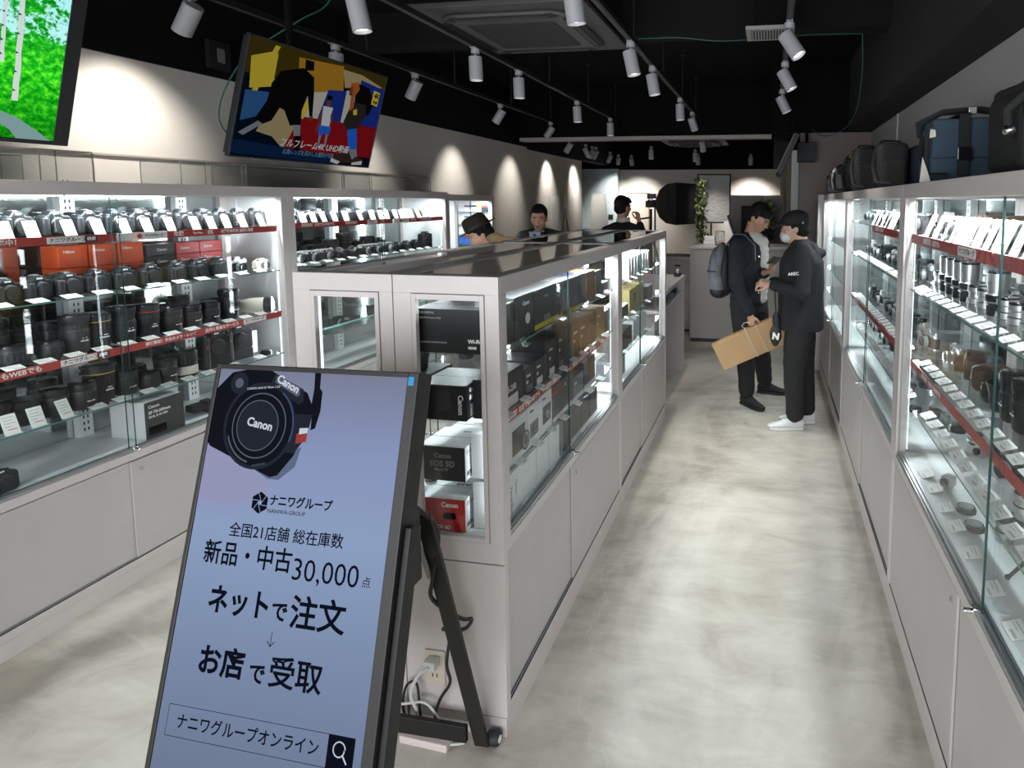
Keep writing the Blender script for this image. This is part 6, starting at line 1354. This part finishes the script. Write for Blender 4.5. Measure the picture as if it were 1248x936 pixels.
g = MB(); g.tube([(.10, -.07, .42), (.16, -.095, .49), (.25, -.12, .49), (.33, -.155, .42), (.335, -.165, .30), (.27, -.17, .18), (.12, -.11, .05)], .016, 8, flat=.45); o = g.build('shoulder_strap', M_BLK2, t, smooth=True)
MB().tube([(.10, -.083, .425), (.16, -.108, .502), (.25, -.133, .502), (.345, -.170, .42), (.352, -.18, .30)], .004, 6).build('grey_piping', mat('grey_piping', lin(120, 124, 130), .6), o)
t = thing('mobile_phone', 'dark mobile phone held up by the customer with the parcel', 'phone', (.040, 4.885, 1.262), rot=(math.radians(62), math.radians(10), math.radians(18)))
MB().box(-.037, .037, -.004, .004, -.075, .075).build('phone_body', mat('grey_green_phone', lin(78, 80, 74), .25), t, bevel=.006, smooth=True); MB().box(-.034, .034, .0042, .0048, -.071, .071).build('phone_screen', emit('phone_glow', (.3, .32, .3), .3), t)
MK = mat('kraft_cardboard', lin(186, 150, 110), .8, noise=.05, nscale=6)
t = thing('cardboard_parcel', 'long brown cardboard parcel tied with white string, hanging from the customer by his hand', 'parcel', (-.115, 4.872, .605), rot=Euler((0, math.radians(-26), math.radians(3))))
MB().box(-.31, .31, -.045, .045, -.115, .115).build('carton', MK, t, bevel=.003)
MB().box(-.3105, .3105, -.022, .022, .1151, .1158).box(-.3108, -.3101, -.022, .022, -.11, .11).build('packing_tape', mat('brown_tape', lin(178, 142, 98), .25), t)
for x in (-.015, .075):
    MB().tube([(x, -.048, .118), (x + .004, -.048, -.118), (x + .004, .048, -.118), (x, .048, .118), (x, -.048, .118)], .0035, 6).build('string_loop', mat('white_string', lin(206, 196, 180), .8), t)
MB().tube([(-.015, -.0, .118), (-.03, -.0, .150), (.0, .0, .165), (.05, .0, .150), (.075, .0, .118)], .0035, 6).build('string_handle', MATS['white_string'], t)
# --- customer in the hat, bent toward the white-wall showcases
J = dict(neck=(-.20, -.02, 1.375), shL=(-.12, -.19, 1.335), shR=(-.12, .17, 1.335), elL=(-.30, -.24, .98), elR=(-.30, .22, .98), wrL=(-.42, -.16, .86), wrR=(-.42, .14, .86), hipL=(.16, -.09, .88), hipR=(.16, .09, .88), knL=(.08, -.10, .47), knR=(.04, .10, .47),
         anL=(.08, -.10, .085), anR=(.08, .10, .085), toeL=(-.09, -.11, .03), toeR=(-.09, .11, .03), handL=((-.7, .3, -.3), (0, -.3, 1), -1, .6), handR=((-.7, -.3, -.3), (0, .3, 1), 1, .6))
p, H = person('person in a dark brown brimmed hat and khaki coat, bent toward the white-wall showcases', (-1.95, 4.62, 0), J, SKIN2, ((-.35, -.04, 1.455), -62, 34))
ct = torso_garment(p, J, M_COAT, 'coat', .035, -.30, wr=.012, collar=.085)
g = MB(); g.ball((-.20, -.02, 1.405), (.085, .105, .035)); g.ball((-.03, -.02, 1.32), (.13, .17, .085)); g.ball((-.235, -.02, 1.425), (.075, .085, .045)); remesh(g.build('collar', M_COAT, ct), .009, 3)
g = MB(); g.tube([(-.34, -.13, 1.33), (-.26, -.16, 1.36), (-.16, -.15, 1.33)], .008, 8, flat=.5); g.build('shoulder_strap', M_BLK2, ct, smooth=True)
trousers(p, J, M_PANT); hair(p, H, fringe=False, top=.9)
for s_ in 'LR': shoe(p, J, s_, M_SHOEK, M_SOLK)
Hh = H @ Matrix.Translation((0, .01, .055)) @ Matrix.Rotation(math.radians(-6), 4, 'X')
g = MB().lathe([(.142, .004), (.150, .010), (.140, .008), (.098, .004), (.096, .010), (.094, .055), (.084, .095), (.060, .110), (.0, .100)], n=32, xf=Hh @ Matrix.Diagonal((.92, 1.08, 1, 1)))
ht = g.build('hat', M_HATB, p, smooth=True); md = ht.modifiers.new('thick', 'SOLIDIFY'); md.thickness = .004
MB().lathe([(.0985, .010), (.0975, .034), (.0965, .034), (.0975, .010)], n=32, xf=Hh @ Matrix.Diagonal((.92, 1.08, 1, 1))).build('hat_band', M_BLK2, ht, smooth=True)
# --- staff in a suit, facing the entrance
J = dict(neck=(0, .02, 1.42), shL=(.185, .02, 1.36), shR=(-.185, .02, 1.36), elL=(.22, -.0, 1.08), elR=(-.22, -.0, 1.08), wrL=(.13, -.20, 1.0), wrR=(-.13, -.20, 1.0), hipL=(.09, .02, .88), hipR=(-.09, .02, .88), knL=(.10, .01, .48), knR=(-.10, .01, .48),
         anL=(.10, .05, .085), anR=(-.10, .05, .085), toeL=(.12, -.12, .03), toeR=(-.12, -.12, .03), handL=((-.3, -.9, 0), (.2, 0, 1), 1, .5), handR=((.3, -.9, 0), (-.2, 0, 1), -1, .5))
p, H = person('person in a black suit, pale shirt and blue tie, looking down behind the hatted customer', (-2.16, 5.52, 0), J, SKIN, ((.0, -.035, 1.565), 14, 14))
jk = torso_garment(p, J, M_SUIT, 'suit_jacket', .022, -.14, wr=.006, collar=.075)
g = MB(); g.prism([(-.06, 1.44), (.06, 1.44), (.012, 1.20), (-.012, 1.20)], -.148, -.118, 'y'); g.tube([(-.05, -.02, 1.43), (.0, -.075, 1.425), (.05, -.02, 1.43)], .022, 10); g.build('shirt_front', M_SHIRT, p, bevel=.004)
MB().prism([(-.012, 1.42), (.012, 1.42), (.022, 1.22), (-.022, 1.22)], -.156, -.149, 'y').build('necktie', mat('blue_tie', lin(34, 60, 120), .6), p, bevel=.002)
for sx in (-1, 1): MB().prism([(sx * .065, 1.445), (sx * .095, 1.42), (sx * .085, 1.30), (sx * .012, 1.16), (sx * .014, 1.20)], -.158, -.140, 'y').build('lapel', M_SUIT, jk, bevel=.003)
trousers(p, J, M_SUIT); hair(p, H, top=1.10, fringe=False)
for s_ in 'LR': shoe(p, J, s_, M_SHOEK, M_SOLK)
# --- person in a black suit seen from behind
J = dict(neck=(0, .0, 1.462), shL=(-.185, .0, 1.375), shR=(.185, .0, 1.375), elL=(-.23, .05, 1.14), elR=(.225, .13, 1.22), wrL=(-.20, .12, .90), wrR=(.145, .16, 1.50), hipL=(-.09, 0, .93), hipR=(.09, 0, .93), knL=(-.10, 0, .50), knR=(.10, 0, .50),
         anL=(-.10, 0, .085), anR=(.10, 0, .085), toeL=(-.12, .17, .03), toeR=(.12, .17, .03), handL=((0, .2, -1), (-1, 0, 0), 1, .6), handR=((-.15, -.05, 1), (.6, .6, 0), 1, .9))
p, H = person('person in a black suit seen from behind, hand raised to the face, beyond the island', (-1.60, 6.55, 0), J, SKIN, ((.0, .0, 1.665), 150, 4))
torso_garment(p, J, M_SUIT, 'suit_jacket', .022, -.14, wr=.006, collar=.078, cuffs=.85)
MB().lathe([(.080, 0), (.072, .045), (.066, .045), (.070, 0)], (0, .008, 1.502), n=24).build('shirt_collar', M_SHW, p, smooth=True)
trousers(p, J, M_SUIT); hair(p, H, top=1.05, back=.01)
for s_ in 'LR': shoe(p, J, s_, M_SHOEK, M_SOLK)
# ------------------------------------------------------------------ bags on top of the bag-side showcases
M_BAGK = mat('black_nylon', (0.012, 0.012, 0.013), .75, bump=.25, bscale=300); M_BAGB = mat('blue_grey_canvas', lin(58, 76, 92), .85, bump=.25, bscale=250); M_BAGN = mat('navy_nylon', (0.008, 0.012, 0.035), .75, bump=.2, bscale=300)
M_BAGG = mat('grey_canvas', lin(110, 112, 116), .85); M_TEAL = mat('teal_piping', (0.02, 0.16, 0.15), .5); M_TAG = mat('white_tag', lin(225, 216, 200), .6)
TOPZ = 1.8004
def soft(mb, x0, x1, y0, y1, z0, z1): mb.box(x0, x1, y0, y1, z0, z1); return mb
def bag(name, label, loc, w_, d, h, m_, flap=None, strap=True, pocket=True, handle=True, rz=0, flap_h=.55, buckle=False):
    t = thing(name, label, 'bag', loc, rz)
    def softbox(nm, x0, x1, y0, y1, z0, z1, mm_, bv=.02, par=t):
        o = MB().box(x0, x1, y0, y1, z0, z1).build(nm, mm_, par); b = o.modifiers.new('b', 'BEVEL'); b.width = min(bv, (y1 - y0) * .45, (z1 - z0) * .45); b.segments = 4
        for p_ in o.data.polygons: p_.use_smooth = True
        tx = bpy.data.textures.new('sag', 'CLOUDS'); tx.noise_scale = .10
        s_ = o.modifiers.new('s', 'SUBSURF'); s_.subdivision_type = 'SIMPLE'; s_.levels = s_.render_levels = 3
        dd = o.modifiers.new('sag', 'DISPLACE'); dd.texture = tx; dd.strength = .010; dd.mid_level = .5
        return o
    softbox('bag_body', -w_ / 2, w_ / 2, -d / 2, d / 2, .012, h, m_, .03)
    if flap: softbox('flap', -w_ / 2 + .006, w_ / 2 - .006, -d / 2 - .014, d / 2 - .02, h * (1 - flap_h), h + .012, flap, .016)
    if pocket: softbox('front_pocket', -w_ / 2 + .02, w_ / 2 - .02, -d / 2 - .022, -d / 2 + .01, .015, h * .45 if flap else h * .6, m_, .012)
    if handle: MB().tube([(-.06, 0, h - .005), (-.045, .01, h + .018), (0, .03, h + .020), (.045, .01, h + .014), (.06, 0, h - .005)], .012, 8, flat=.5).build('handle', M_BAGK, t, smooth=True)
    if strap: MB().tube([(-w_ / 2, .0, h * .8), (-w_ / 2 - .014, -.02, h * .5), (-w_ / 2 - .008, -d / 2 - .01, h * .15), (-w_ / 2 + .06, -d / 2 - .03, .032)], .013, 8, flat=.35).build('shoulder_strap', M_BAGK, t, smooth=True)
    return t
b = bag('messenger_bag', 'blue-grey messenger bag with a black buckled strap, beside the big black bag on the showcases', (.765, 2.58, TOPZ), .34, .19, .235, M_BAGB, flap=M_BAGB, pocket=False, handle=False, flap_h=.60)
s_ = MB().box(-.075, -.035, -.130, -.120, .03, .262).box(-.075, -.035, -.130, .06, .256, .262).build('centre_strap', M_BAGK, b, bevel=.002)
MB().box(-.081, -.029, -.140, -.130, .085, .135).build('buckle', M_BLKG, s_, bevel=.004)
MB().tube([(-.17, .04, .19), (-.195, -.02, .235), (-.12, -.06, .272), (.02, -.03, .285), (.14, .02, .275), (.17, .04, .2)], .016, 8, flat=.35).build('carry_strap', M_BAGK, b, smooth=True)
MB().box(-.03, .0, -.075, -.06, .262, .292).build('strap_ring', M_CHR, b, bevel=.003)
MB().quad([(-.178, -.112, .17), (-.155, -.125, .175), (-.158, -.125, .20), (-.172, -.112, .205)]).build('care_label', M_TAG, b)
MB().box(-.192, -.175, -.115, -.105, .02, .20).build('side_pocket_trim', M_BAGK, b, bevel=.003)
MB().prism([(-.208, .0), (-.165, .002), (-.185, .06), (-.200, .10)], -.125, -.123, 'y').build('price_tag', M_TAG, b)
b = bag('camera_bag', 'big rounded black camera bag nearest the entrance on the showcases', (.825, 1.86, TOPZ), .38, .26, .24, M_BAGK, flap=M_BAGK, flap_h=.40, strap=False)
MB().tube([(-.20, -.08, .10), (-.22, -.12, .17), (-.18, -.14, .21), (-.10, -.13, .23)], .012, 8, flat=.4).build('shoulder_strap', M_BAGK, b, smooth=True)
MB().ball((-.205, -.10, .12), .018).build('strap_clip', M_CHR, b, smooth=True)
b = bag('camera_bag', 'black upright bag with teal piping, behind the blue-grey bag on the showcases', (.865, 3.22, TOPZ), .18, .16, .27, M_BAGK, strap=False)
MB().tube([(-.10, -.09, .20), (-.095, -.10, .13), (-.07, -.105, .09), (.0, -.11, .07)], .004, 8).tube([(-.09, -.105, .17), (.09, -.105, .17)], .003, 6).build('teal_cord', M_TEAL, b, smooth=True)
bag('camera_bag', 'narrow navy bag between two black ones on the showcases', (.80, 3.58, TOPZ), .10, .18, .235, M_BAGN, strap=False, handle=False, pocket=False)
b = bag('camera_bag', 'square black shoulder bag with front pocket, left of the navy one on the showcases'.replace('left of', 'beside'), (.655, 3.58, TOPZ), .16, .20, .25, M_BAGK)
bag('camera_bag', 'tall black bag with a light zip, in the middle of the row on the showcases', (.665, 4.55, TOPZ), .17, .20, .31, M_BAGK, pocket=True)
b = bag('camera_bag', 'black bag with brass-coloured clip on top, fifth along the showcases', (.63, 4.90, TOPZ), .14, .18, .26, M_BAGK)
MB().ball((-.03, -.05, .275), .012).build('brass_clip', M_GOLD, b, smooth=True)
b = bag('camera_bag', 'grey and black patterned pouch near the far end of the showcases', (.62, 5.35, TOPZ), .16, .16, .22, M_BAGG, flap=M_BAGK, flap_h=.3)
b = bag('camera_bag', 'pale grey scarf-draped pouch, second from the far end of the showcases', (.60, 5.75, TOPZ), .12, .14, .20, M_BAGG)
g = MB(); g.ball((0, -.03, .20), (.05, .06, .04)); g.ball((-.03, -.09, .12), (.025, .02, .08)); remesh(g.build('draped_scarf', mat('pale_cloth', lin(170, 172, 168), .8), b), .008, 3, .02, .05)
bag('camera_bag', 'small grey box-shaped pouch at the far end of the showcases', (.60, 6.1, TOPZ), .12, .14, .16, M_BAGG, strap=False)
t = thing('end_cabinet', 'plain white end cabinet closing the bag-side showcase run', 'cabinet', (.475, 6.30, 0))
MB().box(0, .30, 0, .16, 0, 1.80).build('cabinet_body', M_LAM, t, bevel=.002); MB().box(.08, .084, -.003, 0, .08, 1.78).build('panel_joint', M_GAP, t)

# ------------------------------------------------------------------ rear counter and studio corner
t = thing('sales_counter', 'tall plain white counter across the end of the aisle', 'counter', (-.35, 7.6, 0))
MB().box(-.60, .60, -.27, .27, .05, 1.155).build('counter_body', mat('counter_panel', lin(178, 172, 168), .6), t); MB().box(-.605, .605, -.278, .28, 1.155, 1.19).build('counter_top', M_LAM, t, bevel=.003); MB().box(-.59, .59, -.25, .26, 0, .05).build('counter_plinth', M_GRY, t)
t = thing('room_divider', 'plain grey partition panel standing behind the counter', 'partition', (-.16, 8.72, 0))
MB().box(-.40, .33, -.03, .03, .04, 1.815).build('divider_panel', mat('divider_grey', lin(150, 144, 140), .8), t); MB().box(-.40, -.34, -.15, .15, 0, .04).build('divider_foot', M_GRY, t); MB().box(.24, .30, -.15, .15, 0, .04).build('divider_foot', M_GRY, t)
t = thing('cash_desk', 'white cash desk with an open shelf beyond the island', 'desk', (-1.13, 5.45, 0))
MB().box(-.38, .29, -.60, .66, .945, .98).build('desk_top', M_LAM, t, bevel=.002); MB().box(-.36, .285, .60, .64, 0, .945).build('desk_end_panel', M_LAMD, t); MB().box(-.36, -.33, -.56, .60, 0, .945).build('desk_back_panel', M_LAMD, t)
MB().box(-.33, .26, -.58, .60, .80, .82).build('open_shelf', M_LAM, t); MB().box(-.33, .20, -.56, -.53, 0, .80).build('desk_end_panel', M_LAMD, t)
for nm, lb, x, y, w_, d, h, mm_ in (('folder_tray', 'black tray of papers on the cash desk shelf', -.98, 5.25, .18, .24, .05, M_BLK2), ('cloth_stack', 'folded blue cloth on the cash desk shelf', -.97, 5.62, .16, .2, .04, mat('blue_cloth', lin(120, 140, 160), .8)), ('card_terminal', 'dark card terminal at the far end of the cash desk shelf', -.95, 5.88, .10, .16, .07, M_BLK)):
    t = thing(nm, lb, nm.replace('_', ' '), (x, y, .8204)); MB().box(-w_ / 2, w_ / 2, -d / 2, d / 2, 0, h * .7).build('lower_layer', mm_, t, bevel=.006); MB().box(-w_ / 2 + .01, w_ / 2 - .01, -d / 2 + .01, d / 2 - .01, h * .7, h).build('upper_layer', mm_, t, bevel=.004)
t = thing('tape_dispenser', 'small black tape dispenser on the cash desk top', 'tape dispenser', (-.90, 5.98, .9804)); MB().box(-.03, .03, -.06, .06, 0, .03).build('base_block', M_BLK, t, bevel=.005); MB().lathe([(0, -.01), (.028, -.01), (.028, .01), (0, .01)], (0, .0, .045), 'x', 18).build('tape_roll', M_IVO, t, smooth=True)
# things on the counter
t = thing('brochure_stand', 'tilted white brochure stand on the counter', 'brochure stand', (-.42, 7.45, 1.1905)); xf = Matrix.Translation((0, 0, .018)) @ Matrix.Rotation(math.radians(-20), 4, 'Y')
MB().box(-.03, .025, -.08, .08, .0, .30, 0, xf).build('brochures', M_WHT, t); MB().box(.030, .05, -.085, .085, .0, .36, 0, xf).build('stand_back', M_BLK, t); MB().box(-.06, .08, -.09, .09, 0, .012).build('stand_foot', M_BLK, t)
t = thing('tablet_computer', 'black tablet lying on the counter edge', 'tablet', (-.46, 7.37, 1.1905)); t.location = (-.55, 7.42, 1.1905)
MB().box(-.10, .05, -.07, .07, 0, .008).build('tablet_body', M_BLK, t, bevel=.003); MB().box(-.09, .04, -.06, .06, .008, .0085).build('tablet_screen', M_BLKG, t)
t = thing('receipt_printer', 'white receipt printer with a crumpled bag behind it on the counter', 'printer', (-.73, 7.6, 1.1905)); MB().box(-.08, .07, -.08, .08, 0, .05, 0).box(-.07, .06, -.06, .07, .05, .11, 0).build('printer_body', M_WHT, t, bevel=.01); MB().box(-.04, .04, -.05, .03, .11, .112).build('paper_slot', M_GAP, t)
t = thing('glass_jar', 'clear wire-trimmed holder glinting on the counter', 'holder', (-.62, 7.72, 1.1905)); MB().lathe([(.05, 0), (.06, .02), (.06, .16), (.055, .16), (.055, .02), (0, .005)], n=20).build('holder_wall', M_ACRYL, t, smooth=True); MB().lathe([(.058, .155), (.062, .158), (.058, .163)], n=20).build('rim', M_SIL, t)
t = thing('red_pen_pot', 'small orange-red pen pot on the counter', 'pen pot', (-.33, 7.52, 1.1905)); MB().lathe([(0, 0), (.03, 0), (.032, .08), (.029, .08), (.027, .006), (0, .006)], n=18).build('pot_wall', mat('terracotta_red', lin(170, 70, 50), .6), t, smooth=True); MB().tube([(0, 0, .01), (.015, 0, .13)], .004, 6).build('pen', M_BLK, t)
# softboxes
def softbox_lamp(label, loc, yaw, w_, h, depth, front, pole_z):
    t = thing('studio_softbox', label, 'softbox', (loc[0], loc[1], 0), 0); X = Matrix.Translation((0, 0, loc[2])) @ Matrix.Rotation(math.radians(yaw), 4, 'Z')
    W, Hh_ = w_ / 2, h / 2; f = [(-W, -Hh_), (W, -Hh_), (W, Hh_), (-W, Hh_)]; r_ = .10
    rings = []
    for d, k in ((0, 1.0), (depth * .35, .93), (depth * .7, .66), (depth, .22)): rings.append([X @ V((x * k, d, z * k)) for x, z in f])
    o = MB().ring_loft(rings, cap=False).build('fabric_shell', M_BAGK, t); m_ = o.modifiers.new('s', 'SOLIDIFY'); m_.thickness = .004
    MB().box(-W + .015, W - .015, .004, .010, -Hh_ + .015, Hh_ - .015, 0, X).build('diffuser_cloth', front, t)
    g = MB()
    for q in ((-W, W, -Hh_, -Hh_ + .02), (-W, W, Hh_ - .02, Hh_), (-W, -W + .02, -Hh_, Hh_), (W - .02, W, -Hh_, Hh_)): g.box(q[0], q[1], -.01, .014, q[2], q[3], 0, X)
    g.build('rim_band', M_BAGK, t)
    c = X @ V((0, depth + .05, 0)); MB().tube([X @ V((0, depth - .05, 0)), X @ V((0, depth + .16, 0))], .06, 14).build('lamp_head', M_BLK, t, smooth=True)
    MB().tube([(c.x, c.y, c.z), (c.x, c.y, .25)], .013, 10).build('stand_pole', M_BLK, t)
    for k in range(3):
        a = 2 * PI * k / 3 + .3; MB().tube([(c.x, c.y, .55), (c.x + .38 * math.cos(a), c.y + .38 * math.sin(a), .012)], .010, 8).build('stand_leg', M_BLK, t)
    return t
def crinkle():
    m = mat('crinkled_white_diffuser', lin(186, 184, 182), .7); nt = m.node_tree; b_ = nt.nodes['Principled BSDF']; N = nt.nodes.new
    tc = N('ShaderNodeTexCoord'); n = N('ShaderNodeTexNoise'); n.inputs['Scale'].default_value = 4; n.inputs['Detail'].default_value = 3; n.inputs['Distortion'].default_value = 2.5
    mp = N('ShaderNodeMapping'); mp.inputs['Scale'].default_value = (1, 1, 2.6); mp.inputs['Rotation'].default_value = (0, .4, 0); nt.links.new(tc.outputs['Object'], mp.inputs[0]); nt.links.new(mp.outputs[0], n.inputs['Vector'])
    bp = N('ShaderNodeBump'); bp.inputs['Strength'].default_value = .5; bp.inputs['Distance'].default_value = .05; nt.links.new(n.outputs[0], bp.inputs['Height']); nt.links.new(bp.outputs[0], b_.inputs['Normal']); return m
softbox_lamp('large softbox with a crinkled white front facing the shop', (-.86, 9.45, 1.77), 12, .52, .76, .30, crinkle(), 1)
softbox_lamp('black softbox seen from its side and back', (-1.22, 8.85, 1.69), 72, .66, .60, .46, M_BAGK, 1)
softbox_lamp('black low softbox lost behind the two customers', (-.16, 8.22, 1.44), 8, .44, .46, .16, M_BAGK, 1)
# camera on a tripod beside the black softbox
t = thing('tripod_camera', 'camera with clamps on a tripod beside the black softbox', 'tripod', (-1.63, 8.3, 0))
MB().tube([(0, 0, 1.62), (0, 0, .75)], .018, 10).build('centre_column', M_BLK, t)
for k in range(3):
    a = 2 * PI * k / 3 + .8; MB().tube([(0, 0, 1.30), (.42 * math.cos(a), .42 * math.sin(a), .01)], [.018, .012], 8).build('leg', M_BLK, t)
MB().box(-.07, .06, -.04, .04, 1.64, 1.73).lathe([(0, 0), (.033, 0), (.033, .06), (0, .06)], (0, -.04, 1.685), 'y', 18).build('camera_body', M_BLK, t, bevel=.005)
MB().box(-.05, .07, -.03, .03, 1.76, 1.83).build('flash_trigger', M_GRY, t, bevel=.006); MB().tube([(0, 0, 1.73), (.02, 0, 1.77)], .012, 8).build('clamp', M_SIL, t)
MB().tube([(-.02, 0, 1.5), (-.14, -.05, 1.48)], .012, 8).ball((-.15, -.05, 1.48), .022).build('pan_handle', M_BLK, t, smooth=True)
# ivy
def ivy(label, x, y, z0, z1, n, wd, seed):
    t = thing('hanging_ivy', label, 'ivy', (x, y, z0)); rr_ = random.Random(seed); g = MB(); s_ = MB()
    pts = [(rr_.uniform(-wd, wd) * .4, rr_.uniform(-.02, .02), (z1 - z0) * i / 12) for i in range(13)]; s_.tube(pts, .004, 6); s_.build('stem', mat('ivy_stem', lin(70, 72, 40), .8), t)
    for i in range(n):
        c = V((rr_.gauss(0, wd), rr_.gauss(0, .03), rr_.uniform(0, z1 - z0))); q = Euler((rr_.uniform(-.9, .9), rr_.uniform(-.9, .9), rr_.uniform(0, 6.3))).to_matrix(); s = rr_.uniform(.016, .028); g.mi = rr_.choice((0, 0, 1))
        L_ = [(0, -1), (.5, -.7), (.95, -.1), (.55, .1), (.6, .7), (0, 1.1), (-.6, .7), (-.55, .1), (-.95, -.1), (-.5, -.7)]
        g._f([g.bm.verts.new(c + q @ V((a * s, 0, b_ * s))) for a, b_ in L_])
    g.build('leaves', [mat('ivy_green', lin(66, 84, 38), .6), mat('ivy_pale', lin(120, 128, 72), .6)], t, recalc=False)
ivy('garland of ivy hanging between the two softboxes', -1.02, 9.1, 1.05, 2.05, 420, .035, 4)
ivy('garland of ivy behind the head of the customer with the phone', -.02, 8.1, 1.38, 1.75, 150, .05, 9)
t = thing('drawer_cabinet', 'white low drawer cabinet behind the cash desk', 'cabinet', (-1.18, 8.1, 0)); MB().box(-.28, .25, -.2, .25, .03, 1.0).build('cabinet_body', M_LAMD, t, bevel=.004); MB().box(-.27, .24, -.19, .24, 0, .03).build('plinth', M_GRY, t)
for k in range(3): d_ = MB().box(-.25, .22, -.212, -.2, .10 + k * .29, .36 + k * .29).build('drawer', M_LAM, t, bevel=.003); MB().box(-.05, .03, -.222, -.212, .29 + k * .29, .315 + k * .29).build('drawer_pull', M_GRY, d_)
t = thing('folding_easel', 'thin grey folding easel leaning by the white wall doors', 'easel', (-2.95, 8.5, 0))
for a, b_ in (((0, 0, 1.62), (-.12, -.25, 0)), ((0, 0, 1.62), (.12, .25, 0)), ((0, 0, 1.62), (.30, .0, 0))): MB().tube([a, b_], .010, 8).build('leg', mat('easel_grey', lin(120, 108, 96), .5), t)
MB().box(-.02, .02, -.20, .20, .9, .92).build('ledge', MATS['easel_grey'], t)
t = thing('standing_mirror', 'tall white panel leaning in front of the speckled wall', 'panel', (-3.30, 11.5, 0)); MB().prism([(-.28, 0), (.34, 0), (.12, 1.86), (-.12, 1.86)], -.02, .02, 'y').build('panel_board', mat('white_board', lin(206, 204, 198), .6), t); MB().box(-.2, .2, -.1, .1, 0, .03).build('panel_foot', M_GRY, t)
t = thing('wall_switch', 'small dark switch plates on the speckled wall', 'switch', (-3.24, 12.19, 1.35)); MB().box(-.05, .05, -.0, .01, 0, .1).build('switch_plate', M_GRY, t); MB().box(-.03, .03, -.006, 0, .02, .08).build('rocker', M_BLK, t)
# ------------------------------------------------------------------ remove the prototypes
for t in HOLD:
    def rm(o):
        for c in PROTO_KIDS.get(o.name, []): rm(c)
        bpy.data.objects.remove(o)
    rm(t)
